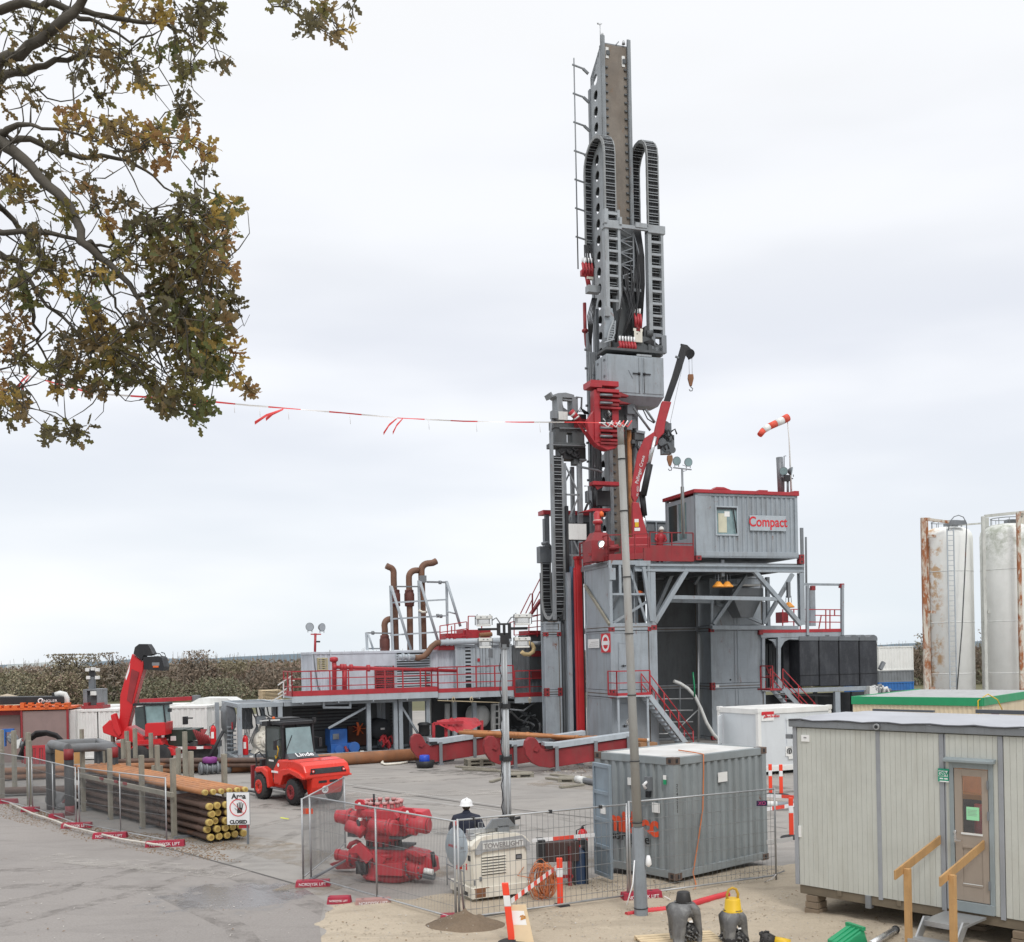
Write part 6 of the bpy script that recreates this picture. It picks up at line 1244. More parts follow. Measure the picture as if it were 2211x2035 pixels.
mb=MB(Fr(0,0),GREYM);mb.tube([gr(1248,1683,.12),gr(1300,1693,.12),gr(1340,1701,.12)],.11,10,world=True);mb.m(WHITED).tube([gr(1246,1682.5,.12),gr(1262,1686,.12)],.14,10,world=True);mb.build('grey_pipe',label='short grey pipe with a white cap left of the grey container door',cat='pipe')
RW=5.0
def rs(u,w_=RW,v=1400):return RG.at(u,v,w_)[0]
t=thing('walkway','raised grey framed walkway with red rails right of the overhang','walkway',RG.P(rs(1740),RW,5.6));mb=MB(RG,GREY)
mb.pbox(1643,1366,1822,1376,RW-.1,2.5);
for u,v0,dw in((1743,1265,-.1),(1818.5,1263,-.1),(1818,1268,2.2)):mb.pbar([(u,v0),(u,1372)],RW+dw,.15)
mb.pbar([(1735,1262),(1822,1263)],RW,.12);mb.pbox(1750,1270,1761,1352,RW+1.2,.3);mb.m(GREYM).ptube([(1741,1262),(1740,1160)],RW+.3,.06);mb.pbox(1730,1140,1736,1250,RW-1,.1);mb.build('frame',t,bevel=.01)
mb=MB(RG,RED);mb.pbox(1643,1359,1816,1366,RW-.12,.05)
for q in[((1700,1316),(1816,1317)),((1760,1329),(1816,1330)),((1690,1343),(1816,1344)),((1690,1316),(1690,1360)),((1783,1317),(1783,1360)),((1792,1317),(1792,1360)),((1802,1317),(1802,1330)),((1773,1330),(1768,1358)),((1714,1316),(1714,1360)),((1728,1316),(1728,1360))]:mb.pbar(q,RW,.05)
mb.m(REDD).pbox(1688,1322,1702,1345,RW+.6,.6);mb.build('railing',t)
for u,v in((1757,1270),(1819,1265),(1644,1366)):mb=MB(RG,REDD);c=mb.pp((u,v),RW-.15);mb.box(c[0]-.12,c[0]+.12,c[1],c[1]+.2,c[2]-.12,c[2]+.12);mb.build('corner_casting',t,bevel=.01)
zt_,zb_=RG.at(1700,1376,RW)[1],RG.at(1700,1490,RW)[1]
t=thing('equipment_skid','dark grey skid frame with rounded gussets left of the black tank','frame',RG.P(rs(1665),RW,zb_),'open grey equipment frames');mb=MB(RG,GREY)
for u,w_ in((1647,RW),(1681,RW-.2),(1681,RW+2.2)):mb.pbar([(u,1376),(u,1493)],w_,.18)
mb.pbar([(1645,1490),(1690,1492)],RW,.16);mb.pbar([(1684,1378),(1730,1379)],RW,.14)
for sg_,u0 in((-1,1677),(1,1686)):
 mb.ppoly([(u0,1380),(u0+sg_*18,1381),(u0+sg_*8,1386),(u0,1400)],RW-.1,.1);mb.ppoly([(u0,1488),(u0+sg_*18,1487),(u0+sg_*8,1483),(u0,1468)],RW-.1,.1)
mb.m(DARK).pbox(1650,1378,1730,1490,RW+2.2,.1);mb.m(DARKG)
for u in(1655,1664,1671):mb.ptube([(u,1390),(u,1490)],RW+1.5,.08)
mb.m(REDD).pbar([(1652,1460),(1675,1460)],RW+1,.06);mb.pbar([(1655,1440),(1660,1455)],RW+1,.1);mb.build('frame',t,bevel=.01)
us=[1726,1769,1812,1856,1896]
t=thing('black_tank','long black ribbed tank of four panels with grey scalloped tops','tank',RG.P(rs(1800),RW,zb_));mb=MB(RG,TARP)
for a,b in zip(us,us[1:]):mb.pbox(a+1,1384,b-1,1482,RW-.1,3.2)
mb.pbox(1692,1384,1727,1482,RW+.9,2);mb.build('body',t,bevel=.05)
mb=MB(RG,mat('tank_seam',(.012,.013,.015),.7,dirt=.1))
for a in us[1:-1]:mb.pbox(a-1,1384,a+1,1482,RW-.05,3.1)
mb.pbox(1727,1456,1895,1457.2,RW-.115,.02);mb.build('seam',t)
mb=MB(RG,GREYD)
for i,(a,b)in enumerate(zip(us,us[1:])):
 if i<2:mb.ppoly([(a,1384),(a,1374),(b-1,1374),(b-1,1384)],RW-.13,3.2)
 m_=(a+b)/2;q=[(a,1384),(a,1376),(a+4,1371),(a+10,1371),(a+13,1375),(m_+2,1375),(m_+6,1371),(b-8,1371),(b-3,1374),(b-1,1378),(b-1,1384)]
 if i>=2:mb.ppoly(q,RW-.13,3.2)
 else:mb.pbox(a+14,1371,a+22,1374,RW-.13,.5)
mb.build('lid',t,bevel=.02)
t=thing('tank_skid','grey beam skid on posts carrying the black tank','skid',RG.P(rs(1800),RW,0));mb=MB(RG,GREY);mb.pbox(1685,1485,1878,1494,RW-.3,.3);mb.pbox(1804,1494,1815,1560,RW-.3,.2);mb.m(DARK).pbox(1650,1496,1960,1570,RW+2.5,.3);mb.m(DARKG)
for u in(1690,1720,1760,1840,1870):mb.pbox(u,1494,u+6,1570,RW+1.8,.2)
mb.pbar([(1700,1500),(1800,1503)],RW+.2,.1);mb.build('beam',t,bevel=.01)
t=thing('drain_valve','pale grey valve machinery at the right end of the tank skid','valve',RG.P(rs(1895),RW,2.7));mb=MB(RG,WHITED);mb.pbox(1878,1482,1896,1502,RW-.6,.5)
for k in range(7):a,b=1878+random.random()*36,1482+random.random()*14;mb.m(random.choice((WHITED,GREYM,GALV))).ptube([(a,b),(a+6,b-3),(a+10,b+8)],RW-.5,.11,8)
mb.m(GREYM).pbox(1896,1488,1925,1492,RW-.4,.3);mb.pbar([(1900,1446),(1908,1430)],RW+.2,.2);mb.build('body',t,bevel=.02)
st0,st1=RG.at(1706,1488,1.4),RG.at(1778,1575,1.4)
stair(RG,'stair','red railed stair down from the black tank behind the white cabin','stair',(st0[0],2.6,st0[1]),(st1[0]+.8,2.6,.1),1.15,12,string=GREY)
mb=MB(RG,RED);railing(mb,[(st0[0]-.55,2.1,st0[1]),(st0[0]-.55,3.2,st0[1])],1.15,.06,(1,.5),1.2);mb.box(st0[0]-.7,st0[0]+.1,2.1,3.3,st0[1]-.08,st0[1]);mb.build('tank_landing',label='small red railed landing at the head of the tank stair',cat='landing')
CF1=FY(98,1897,14);
for lb,v0,v1,m_ in[('white container on top of the far stack',1396,1448,WHITE),('grey container in the middle of the far stack',1448,1473,GREYM),('blue container at the bottom of the far stack',1473,1500,BLUEB)]:
 z1_,z0_=CF1.at(1935,v0)[1],CF1.at(1935,v1)[1];container(CF1,lb,0,CF1.at(1973,1450)[0],0,6,z0_ if v1<1500 else 0.05,z1_,[],m_,pitch=.3,group='stacked far containers')
def silo(u0,u1,vtop,Y,label,stain,clip=True):
 xa,xb=px(u0,CY,Y).x,px(u1,CY,Y).x;r_=(xb-xa)/2;cx=(xa+xb)/2;zt=px((u0+u1)/2,vtop,Y).z;f=Fr(cx,Y+r_)
 t=thing('silo',label,'silo',(cx,Y+r_,0),'tall white storage silos');mb=MB(f,stain)
 mb.lathe((0,0,0),[(r_*.3,.3),(r_,.9),(r_,zt-.75),(r_*.97,zt-.5),(r_*.86,zt-.25),(r_*.6,zt-.08),(r_*.2,zt)],40);mb.build('shell',t)
 mb=MB(f,WHITED)
 for z in(3.0,6.1,9.2):mb.lathe((0,0,z),[(r_+.001,0),(r_+.015,.01),(r_+.015,.05),(r_+.001,.06)],40)
 mb.build('weld_band',t)
 mb=MB(f,GREYM)
 for k in range(10):a=k*.628;mb.tube([(r_*.6*math.cos(a),r_*.6*math.sin(a),zt-.25),(r_*.6*math.cos(a),r_*.6*math.sin(a),zt+.3)],.02,5)
 mb.tube([(r_*.6*math.cos(a*.3),r_*.6*math.sin(a*.3),zt+.3)for a in range(22)],.025,5);mb.box(-.2,.5,-.5,0,zt-.1,zt+.2);mb.build('top_rail',t);return t,f,r_,zt
SILO1=mat('silo_paint_rusted',(.86,.87,.84),.5,var=.04,dirt=.08,rust=.0,dirtcol=(.4,.33,.25),patch=(.52,.30,.13),patchamt=.0)
def flank_rust(name,base,x_edge,stain=(.56,.33,.14),z_edge=None,zstain=(.26,.29,.2)):
 m=base.copy();m.name=name;t=m.node_tree;N=t.nodes;Lk=t.links.new;bs=N['Principled BSDF'];src=bs.inputs['Base Color'].links[0].from_socket
 g=N.new('ShaderNodeNewGeometry');sp=N.new('ShaderNodeSeparateXYZ');Lk(g.outputs['Position'],sp.inputs[0])
 n=N.new('ShaderNodeTexNoise');n.inputs['Scale'].default_value=1.5;n.inputs['Detail'].default_value=8;n.inputs['Roughness'].default_value=.7;Lk(g.outputs['Position'],n.inputs['Vector'])
 def rg(s_,a,b,c,d):r=N.new('ShaderNodeMapRange');r.inputs[1].default_value=a;r.inputs[2].default_value=b;r.inputs[3].default_value=c;r.inputs[4].default_value=d;Lk(s_,r.inputs[0]);return r.outputs[0]
 def ml(a,b):q=N.new('ShaderNodeMath');q.operation='MULTIPLY';Lk(a,q.inputs[0]);Lk(b,q.inputs[1]);return q.outputs[0]
 k=ml(rg(sp.outputs[0],x_edge,x_edge+.25,1,0),rg(n.outputs[0],.46,.58,0,.85))
 x=N.new('ShaderNodeMix');x.data_type='RGBA';Lk(k,x.inputs[0]);Lk(src,x.inputs[6]);x.inputs[7].default_value=(*stain,1);o=x.outputs[2]
 if z_edge:
  k2=ml(rg(sp.outputs[2],z_edge-2.2,z_edge,0,1),rg(n.outputs[0],.42,.6,0,.7));y=N.new('ShaderNodeMix');y.data_type='RGBA';Lk(k2,y.inputs[0]);Lk(o,y.inputs[6]);y.inputs[7].default_value=(*zstain,1);o=y.outputs[2]
 Lk(o,bs.inputs['Base Color']);return m
SY=64.0
silo(2018,2124,1132,SY,'left white silo with orange rust down its left flank and a ladder',flank_rust('silo_rust_flank',SILO1,px(2036,CY,SY).x))
silo(2150,2264,1124,SY-1,'right white silo with green algae staining below its top',flank_rust('silo_algae',SILO1,-50,z_edge=px(2190,1165,SY).z))
SF=FY(SY-.4,2000,0);RUSTW=mat('rusted_white_post',(.62,.58,.50),.65,var=.1,dirt=.2,rust=.85,rustcol=(.33,.12,.045),scale=.8)
POSTG=mat('mossy_white_post',(.56,.57,.53),.6,var=.1,dirt=.45,rust=.2,rustcol=(.3,.16,.08))
def silo_frame(label,m_,posts,bars):
 t=thing('silo_gantry',label,'frame',SF.P(SF.at(posts[0][0],1400)[0],0,0),'frames standing beside the silos');mb=MB(SF,m_)
 for u,v0,w_,q in posts:mb.box(SF.at(u,1300,w_)[0]-q/2,SF.at(u,1300,w_)[0]+q/2,w_,w_+q,0,SF.at(u,v0,w_)[1])
 mb.build('post',t,bevel=.01);mb=MB(SF,m_)
 for q,w_,th in bars:mb.pbar(q,w_,th)
 mb.build('crossbar',t)
silo_frame('rusty orange steel frame at the left of the left silo',RUSTW,[(1998,1118,0,.24),(2004.5,1118,1.2,.18)],[(((1996,1121),(2050,1128)),.2,.16),(((2004,1158),(2020,1158)),.6,.16),(((2004,1322),(2020,1322)),.6,.16),(((1998,1120),(2008,1120)),.3,.1),(((2000,1490),(2018,1487)),.4,.2)])
silo_frame('mossy white steel frame between the two silos',POSTG,[(2127.5,1115,-.4,.18),(2135,1118,.8,.22)],[(((2126,1115),(2212,1106)),.1,.16),(((2132,1157),(2152,1157)),.4,.16),(((2132,1322),(2152,1322)),.4,.16),(((2060,1135),(2127,1130)),1.8,.1)])
silo_frame('rust speckled white frame post at the right picture edge',RUSTW,[(2204,1106,-1.2,.2),(2212,1104,.2,.2)],[(((2202,1107),(2240,1103)),-.6,.12)])
t=thing('silo_ladder','long grey ladder with a hooped top up the left silo','ladder',SF.P(SF.at(2055,1400)[0],-.1,0));mb=MB(SF,GREY2);zt=SF.at(2055,1142,-.1)[1];a,b=SF.at(2048,1300,-.1)[0],SF.at(2062,1300,-.1)[0]
mb.bar((a,-.1,.5),(a,-.1,zt),.06);mb.bar((b,-.1,.5),(b,-.1,zt),.06);z=.8
while z<zt:mb.bar((a,-.1,z),(b,-.1,z),.035);z+=.3
mb.build('rungs',t);mb=MB(SF,GREYM);mb.tube([mb.pp(p,-.2)for p in[(2048,1145),(2050,1128),(2060,1116),(2070,1113),(2080,1117),(2087,1130),(2087,1145)]],.03,6);mb.m(DARKG).tube([mb.pp(p,-.25)for p in[(2087,1145),(2084,1220),(2077,1360),(2066,1495)]],.035,6);mb.m(GREYM).pbox(2054,1124,2086,1133,.3,.5);mb.build('hoop',t)
p=px(2118,CY,37.7);GF=Fr(p.x,p.y,31+0);GF2=Fr(p.x,p.y,149)
t=thing('site_cabin','cream site cabin with a green roof band behind the office trailer','cabin',(p.x,p.y,0));gz=px(2118,1507,37.7).z;Lw=5.0
GF=Fr(p.x,p.y,-31);
A_=Vector((p.x,p.y,0));dL=Vector((-.77,.638,0)).normalized();dR=Vector((-dL.y,dL.x,0))*-1;dR=dR if dR.y>0 else-dR
angL=math.degrees(math.atan2(-dL.y,-dL.x));GF=Fr(A_.x+dL.x*4.7,A_.y+dL.y*4.7,angL)
L4=4.7;CRM=mat('cream_cladding',(.72,.60,.42),.6,var=.05,dirt=.12);GRB=mat('green_band_paint',(.02,.29,.12),.45,var=.06,dirt=.1)
mb=MB(GF,CRM);mb.corr(0,L4,.1,gz-.28,.02,.16,.02);mb.box(0,L4,.06,7.6,.1,gz-.3);mb.corr(0,7.6,.1,gz-.28,L4-.0,.16,-.02,side=1);mb.build('wall',t)
mb=MB(GF,GRB);mb.box(-.04,L4+.04,-.04,.05,gz-.3,gz);mb.box(L4-.0,L4+.06,.05,7.6,gz-.3,gz);mb.box(-.05,-.0,.05,7.6,gz-.3,gz);mb.build('roof_band',t,bevel=.01)
mb=MB(GF,mat('grey_felt_roof',(.42,.43,.43),.6,dirt=.4));mb.box(0,L4,.05,7.6,gz-.1,gz-.03);mb.build('roof',t);mb=MB(GF,mat('dark_red_plate',(.22,.05,.04),.6));s,z=GF.at(2170,1524,-.0);mb.box(L4+.03,L4+.05,1.0,1.9,gz-.9,gz-.63);mb.build('name_plate',t)
mb=MB(GF,YEL);mb.tube([(L4-.1,-.1,1.2),(L4-.1,-.1,gz-.1),(L4+.15,.2,gz+.12),(L4+.3,.8,gz-.1),(L4+.4,1.2,gz-.6)],.02,6);mb.m(WHITED).box(L4-.3,L4-.1,-.12,-.05,gz-.72,gz-.6);mb.build('cable',t)
p=px(1634,CY,40.0);WF=Fr(p.x,p.y,27);t=thing('site_cabin','white site cabin with its door open in front of the right stack','cabin',(p.x,p.y,0));W2=2.45;W1=3.65;wz=px(1634,1531,40).z;WB=.15
PW=mat('white_cabin_panel',(.66,.69,.71),.4,var=.03,dirt=.1)
mb=MB(WF,PW);mb.box(.1,W1-.1,.04,.08,WB+.15,wz-.15);mb.box(.04,.08,.1,W2-.1,WB+.15,wz-.15);mb.box(W1-.08,W1-.04,.1,W2-.1,WB+.15,wz-.15);mb.box(.1,W1-.1,W2-.08,W2-.04,WB+.15,wz-.15);mb.build('wall',t)
mb=MB(WF,WHITE)
for z in(WB+.08,wz-.12):
 for w_ in(.06,W2-.06):mb.bar((0,w_,z),(W1,w_,z),.12,.2)
 for s in(.06,W1-.06):mb.bar((s,.12,z),(s,W2-.12,z),.12,.2)
for s in(.07,W1-.07):
 for w_ in(.07,W2-.07):mb.box(s-.075,s+.075,w_-.075,w_+.075,WB+.18,wz-.22)
for s,w_ in((.07,.07),(W1-.07,.07),(.07,W2-.07)):mb.box(s-.09,s+.09,w_-.09,w_+.09,wz-.16,wz+.01)
mb.build('frame',t,bevel=.01);mb=MB(WF,WHITE);mb.box(.05,W1-.05,.05,W2-.05,wz-.06,wz-.015);mb.build('roof',t)
mb=MB(WF,PW);a,b=WF.at(1699,1580)[0],WF.at(1740,1580)[0];mb.box(a,b,.0,.04,.75,wz-.45);mb.box(a-.03,b,-.02,.0,wz-.5,wz-.42);mb.m(WHITE).box(a+.05,b-.02,-.02,.0,.55,.66);mb.build('shutter',t)
mb=MB(WF,PAPER);a,b=WF.at(1697,1622)[0],WF.at(1711,1622)[0];z1_,z0_=WF.at(1704,1612)[1],WF.at(1704,1633)[1];mb.box(a,b,-.0,.03,z0_,z1_);sg=mb.build('round_sign',t)
mb=MB(WF,TXTK);c=((a+b)/2,(z0_+z1_)/2);rr=(b-a)*.33;mb.tube([(c[0]+rr*math.cos(R(k*20-60)),-.012,c[1]+rr*math.sin(R(k*20-60)))for k in range(15)],.018,5);mb.box(c[0]-.03,c[0]+.02,-.014,-.004,z0_+.08,c[1]+.06);mb.build('symbol',sg)
mb=MB(WF,PAPER);a,b=WF.at(1644,1547)[0],WF.at(1671,1547)[0];z1_,z0_=WF.at(1657,1537)[1],WF.at(1657,1557)[1];mb.box(a,b,.0,.03,z0_,z1_);sg=mb.build('logo_sign',t)
mb=MB(WF,TXTR);mb.box(a,b,-.006,.0,z1_-.12,z1_);mb.tube([(a+.05,-.01,z1_-.14),(a+.16,-.01,z1_-.04),(a+.2,-.01,z1_-.14),(a+.1,-.01,z0_+.12),(a+.3,-.01,z0_+.16)],.02,5);mb.build('logo_mark',sg)
mb=MB(WF,TXTR)
for k in range(9):mb.box(a+.22+k*.075,a+.27+k*.075,-.006,-.001,z0_+.12,z0_+.19+.03*(k%3==0))
mb.build('print',sg)
mb=MB(WF,PW);e=(-.75,W2-1.05);mb.hexa([(-.02,W2-.35,.25),(e[0],e[1],.25),(e[0]-.03,e[1]+.04,.25),(-.05,W2-.31,.25)],[(-.02,W2-.35,wz-.3),(e[0],e[1],wz-.3),(e[0]-.03,e[1]+.04,wz-.3),(-.05,W2-.31,wz-.3)]);d=mb.build('door',t,bevel=.006);mb=MB(WF,GREYM);mb.bar((e[0]+.05,e[1]-.02,1.15),(e[0]+.16,e[1]-.02+.08,1.15),.03);mb.build('handle',d)
mb=MB(WF,RED);mb.box(W1-.12,W1-.04,-.012,.0,wz-.5,wz-.38);mb.m(GREEN).box(W1-.12,W1-.04,-.012,.0,wz-.62,wz-.5);mb.build('sticker',t)
p=px(1711,CY,19.3);TR=Fr(p.x,p.y,-46.8);tz0,tz1=.52,3.49
def tsx(u,v=1750):return TR.at(u,v)[0]
t=thing('office_trailer','pale boarded office trailer with a half glazed door and grey joint strips','trailer',(p.x,p.y,0));TL_=9.5;TWd=3.0
BRD=mat('office_boarding',(.52,.53,.485),.62,var=.06,dirt=.3,dirtcol=(.28,.26,.2),streak=8,scale=1.5,cscale=1)
d0,d1=tsx(2052),tsx(2146)
dz1,dz0=TR.at(2100,1655)[1],TR.at(2145,1958)[1]
def boards(mb,s0,s1,z0,z1,pw=.098):
 n=max(1,round((s1-s0)/pw));k=(s1-s0)/n
 for i in range(n):
  a=s0+i*k;mb.hexa([(a+.002,.0,z0),(a+k-.002,0,z0),(a+k,.02,z0),(a,.02,z0)],[(a+.002,0,z1),(a+k-.002,0,z1),(a+k,.02,z1),(a,.02,z1)])
mb=MB(TR,BRD);J=[tsx(1898),tsx(2035),tsx(2162)]
boards(mb,.06,J[0]-.03,tz0,tz1-.14);boards(mb,J[0]+.03,J[1]-.04,tz0,tz1-.14);boards(mb,J[1]+.05,d0,tz0,tz1-.14);boards(mb,d0,d1,dz1+.1,tz1-.14);boards(mb,d1,J[2]-.04,tz0,tz1-.14);boards(mb,J[2]+.05,TL_,tz0,tz1-.14);mb.build('boarding',t)
mb=MB(TR,mat('board_gap',(.26,.25,.21),.8,dirt=.1));mb.box(.03,d0,.021,.06,tz0,tz1-.1);mb.box(d1,TL_,.021,.06,tz0,tz1-.1);mb.box(d0,d1,.021,.06,dz1+.1,tz1-.1);mb.box(.03,.07,.06,TWd,tz0,tz1-.1);mb.box(.03,TL_,TWd-.05,TWd,tz0,tz1-.1);mb.box(.1,TL_,.06,TWd-.05,tz0,tz0+.06);mb.build('wall',t)
mb=MB(TR,mat('grey_joint_strip',(.30,.315,.335),.5,dirt=.2));mb.box(-.02,.055,-.02,.06,tz0,tz1-.12);
for j in J:mb.box(j-.035,j+.04,-.012,.02,tz0-.04,tz1-.14)
mb.box(J[1]+.05,J[1]+.07,-.005,.02,tz0,tz1-.14);mb.build('joint_strip',t,bevel=.004)
mb=MB(TR,GREYM);n=30
prev=None
for i in range(n):
 a,b=-.06+i*(TL_+.06)/n,-.06+(i+1)*(TL_+.06)/n;mb.box(a,b,-.05,-.02,tz1-.12,tz1-.005)
mb.box(-.08,-.05,-.05,TWd+.05,tz1-.12,tz1-.005);mb.build('fascia',t,bevel=.004)
mb=MB(TR,mat('roof_membrane',(.42,.43,.46),.4,var=.12,dirt=.15));mb.smooth=True;nx_,ny_=60,14
q=[(-.06+i*(TL_+.1)/nx_,-.05+j*(TWd+.1)/ny_)for j in range(ny_+1)for i in range(nx_+1)]
mb.raw([TR.P(s,w_,tz1+.0+.05*math.sin(w_/TWd*math.pi)+.02*noise.noise(Vector((s*1.1,w_*2,0))))for s,w_ in q],[(j*(nx_+1)+i,j*(nx_+1)+i+1,(j+1)*(nx_+1)+i+1,(j+1)*(nx_+1)+i)for j in range(ny_)for i in range(nx_)]);mb.build('roof',t)
mb=MB(TR,mat('dark_roof_edge',(.08,.085,.095),.5));mb.tube([(-.07+i*.24,-.055,tz1+.005+.012*math.sin(i*1.9)+.012*noise.noise(Vector((i*.7,0,0))))for i in range(40)],.016,6)
mb.bar((-.05,TWd,tz1+.03),(1.2,TWd,tz1+.03),.08,.04);mb.bar((2.0,TWd+.05,tz1+.05),(TL_,TWd+.05,tz1+.05),.12,.07);mb.build('roof_trim',t)
mb=MB(TR,GALV);mb.lathe(TR.P(tsx(1897,1560),-.06,tz1-.06),[(.055,0),(.055,.03)],14,-TR.b,world=True);mb.m(BLACK).lathe(TR.P(tsx(1897,1560),-.09,tz1-.06),[(.03,0),(.03,.01)],12,-TR.b,world=True);mb.m(GREYM).box(-.14,-.03,-.06,.02,tz1-.34,tz1-.26);mb.build('lifting_eye',t)
mb=MB(TR,mat('brown_beam',(.17,.14,.10),.8,var=.2,dirt=.4));mb.box(.05,TL_,.02,.14,tz0-.16,tz0-.01);mb.box(.05,TL_,TWd-.15,TWd-.03,tz0-.16,tz0-.01);mb.box(.05,.2,.14,TWd-.15,tz0-.15,tz0-.02)
for s in(.8,1.9,3.2,4.5,6):mb.box(s,s+.08,-.0,TWd,tz0-.1,tz0-.0)
mb.m(GREYM).box(tsx(1865),tsx(1865)+.1,-.02,.1,tz0-.22,tz0);mb.build('floor_frame',t,bevel=.005)
mb=MB(TR,mat('door_frame_grey',(.27,.31,.32),.5,dirt=.2));fw=.07
mb.box(d0,d0+fw,-.03,.03,dz0,dz1+.06);mb.box(d1-fw,d1,-.03,.03,dz0,dz1+.06);mb.box(d0+fw,d1-fw,-.03,.03,dz1-.04,dz1+.06);mb.prism_s([(-.13,dz1+.1),(-.13,dz1+.06),(-.03,dz1+.06),(.0,dz1+.13),(-.03,dz1+.13)],d0-.06,d1+.05);mb.box(d0+fw,d1,-.06,.03,dz0-.14,dz0+.02);mb.build('door_frame',t,bevel=.005)
DRM=mat('door_taupe',(.34,.285,.235),.45,var=.05,dirt=.12);e0,e1=d0+fw+.01,d1-fw-.01;gl0,gl1=e0+.12,e1-.1;gz0,gz1=dz0+1.12,dz1-.16
mb=MB(TR,DRM);mb.box(e0,gl0,-.02,.02,dz0+.03,dz1-.05);mb.box(gl1,e1,-.02,.02,dz0+.03,dz1-.05);mb.box(gl0,gl1,-.02,.02,gz1,dz1-.05);mb.box(gl0,gl1,-.02,.02,gz0-.22,gz0);mb.box(gl0,gl1,-.02,.02,dz0+.03,dz0+.28);mb.box(gl0,gl1,-.008,.012,dz0+.28,gz0-.22)
mb.m(WHITED).box(gl0-.02,gl1+.01,-.035,-.02,gz0-.03,gz0+.0);mb.m(DRM).box(gl0,gl1,-.03,-.01,gz0-.24,gz0-.2);mb.box(gl0,gl1,-.03,-.01,dz0+.27,dz0+.31);mb.m(WHITED).box(gl0,gl1,-.034,-.028,dz0+.3,dz0+.315);dr=mb.build('door',t,bevel=.004)
gm=bpy.data.materials.new('door_glass');gm.use_nodes=True;gt=gm.node_tree;gt.nodes.clear();go=gt.nodes.new('ShaderNodeOutputMaterial');g1_=gt.nodes.new('ShaderNodeBsdfTransparent');g2_=gt.nodes.new('ShaderNodeBsdfGlossy');g2_.inputs['Roughness'].default_value=.02;gx=gt.nodes.new('ShaderNodeMixShader');gx.inputs[0].default_value=.14
for a_,b_ in((g1_.outputs[0],gx.inputs[1]),(g2_.outputs[0],gx.inputs[2]),(gx.outputs[0],go.inputs[0])):gt.links.new(a_,b_)
MATS['door_glass']=gm;mb=MB(TR,gm);mb.box(gl0,gl1,-.003,.003,gz0,gz1);mb.build('pane',dr)
mb=MB(TR,PGREEN);s0,z1_=TR.at(2087,1742);s1,z0_=TR.at(2115,1773);mb.box(s0,s1,-.012,-.004,z0_,z1_);pn=mb.build('notice',dr);mb=MB(TR,TXTG)
for k in range(5):mb.box(s0+.02,s1-.03-.01*(k%3),-.014,-.0125,z1_-.05-k*.022,z1_-.045-k*.022)
mb.build('print',pn)
mb=MB(TR,STEEL);s,z=TR.at(2064,1800);mb.box(s-.015,s+.015,-.03,-.02,z-.14,z+.06);mb.bar((s,-.06,z-.1),(s+.1,-.06,z-.1),.018);mb.lathe(TR.P(s,-.02,z+.03),[(.025,0),(.02,.03)],12,-TR.b,world=True);mb.build('handle',dr)
mb=MB(TR,GREYM)
for z in(dz0+.25,dz0+1.35,dz1-.35):mb.box(e1-.01,e1+.02,-.045,-.02,z,z+.14)
mb.build('hinge',dr)
mb=MB(TR,mat('plywood_wall',(.72,.36,.17),.55,var=.25,dirt=.2,streak=.3));mb.box(e0-1.8,e1+1.0,1.1,1.12,tz0+.06,tz1-.2);mb.m(mat('dark_floor',(.03,.03,.035),.6)).box(e0-1.8,e1+1.0,.06,1.4,tz0+.06,tz0+.08);mb.m(mat('ceiling_wood',(.45,.26,.13),.6)).box(e0-1.8,e1+1,.06,1.4,tz1-.25,tz1-.22)
mb.m(mat('shelf_wood',(.50,.26,.08),.5)).box(gl0-1.2,gl1+.7,0.8,1.1,gz0+.42,gz0+.5);mb.m(DARK).box(gl0-1.2,gl1+.7,1.0,1.1,tz0+.1,gz0+.42);mb.m(RED).cyl((gl0+.0,.6,tz0+.6),(gl0+.0,.6,gz0+.38),.07,n=12);mb.build('interior',t);mb=MB(TR,mat('added_lamp_glow',(1,.9,.75),.5,emit=5,dirt=0));mb.box(gl0-1.0,gl1+.9,.35,.5,tz1-.32,tz1-.27);mb.build('added_ceiling_lamp',t)  # unseen glowing lamp added to brighten the room behind the door pane
mb=MB(TR,GREEN.copy()if False else mat('sign_green',(.03,.33,.20),.45,dirt=.08));s0,z1_=TR.at(2027,1659);s1,z0_=TR.at(2050,1689);mb.box(s0,s1,-.035,-.013,z0_,z1_);sg=mb.build('company_sign',t)
cs,cz=(s0+s1)/2,(z0_+z1_)/2;mb=MB(TR,TXTW);mb.box(s0+.01,s1-.01,-.038,-.0355,cz-.02,cz+.075);wb=mb.build('sign_band',sg)
text('GSV',.10,TR.P(cs,-.039,cz+.022),TR.a,MATS['sign_green'],'lettering',wb,squash=.95,bold=.003)
mb=MB(TR,TXTW)
for k,(a_,b_)in enumerate(((.03,.09),(.11,.17),(.03,.19))):mb.box(s0+a_*.95,s0+b_*.95,-.038,-.0355,cz-.065-.045*(k>1),cz-.045-.045*(k>1))
mb.build('print',sg)
mb=MB(TR,MATS['sign_green'])
for k in range(3):mb.box(s0+.03+k*.06,s0+.07+k*.06,-.042,-.039,cz+.075,cz+.105)
mb.build('trees_mark',sg)
mb=MB(TR,PAPER);s0,z1_=TR.at(1731,1587);s1,z0_=TR.at(1748,1602);mb.box(s0,s1,-.02,-.001,z0_,z1_);sg=mb.build('number_label',t);mb=MB(TR,TXTG);mb.box(s0+.05,s1-.05,-.023,-.0205,z1_-.06,z1_-.035);mb.box(s0+.08,s1-.08,-.023,-.0205,z0_+.03,z0_+.045);mb.build('print',sg)
mb=MB(TR,WHITE);s0,z1_=TR.at(1725,1783);s1,z0_=TR.at(1731,1808);mb.box(s0,s1,-.02,-.001,z0_,z1_);mb.build('white_strip',t)
zl=.5;t2=thing('entrance_steps','galvanised landing and lower step at the trailer door','steps',TR.P((d0+d1)/2,-.6,0));mb=MB(TR,GALV)
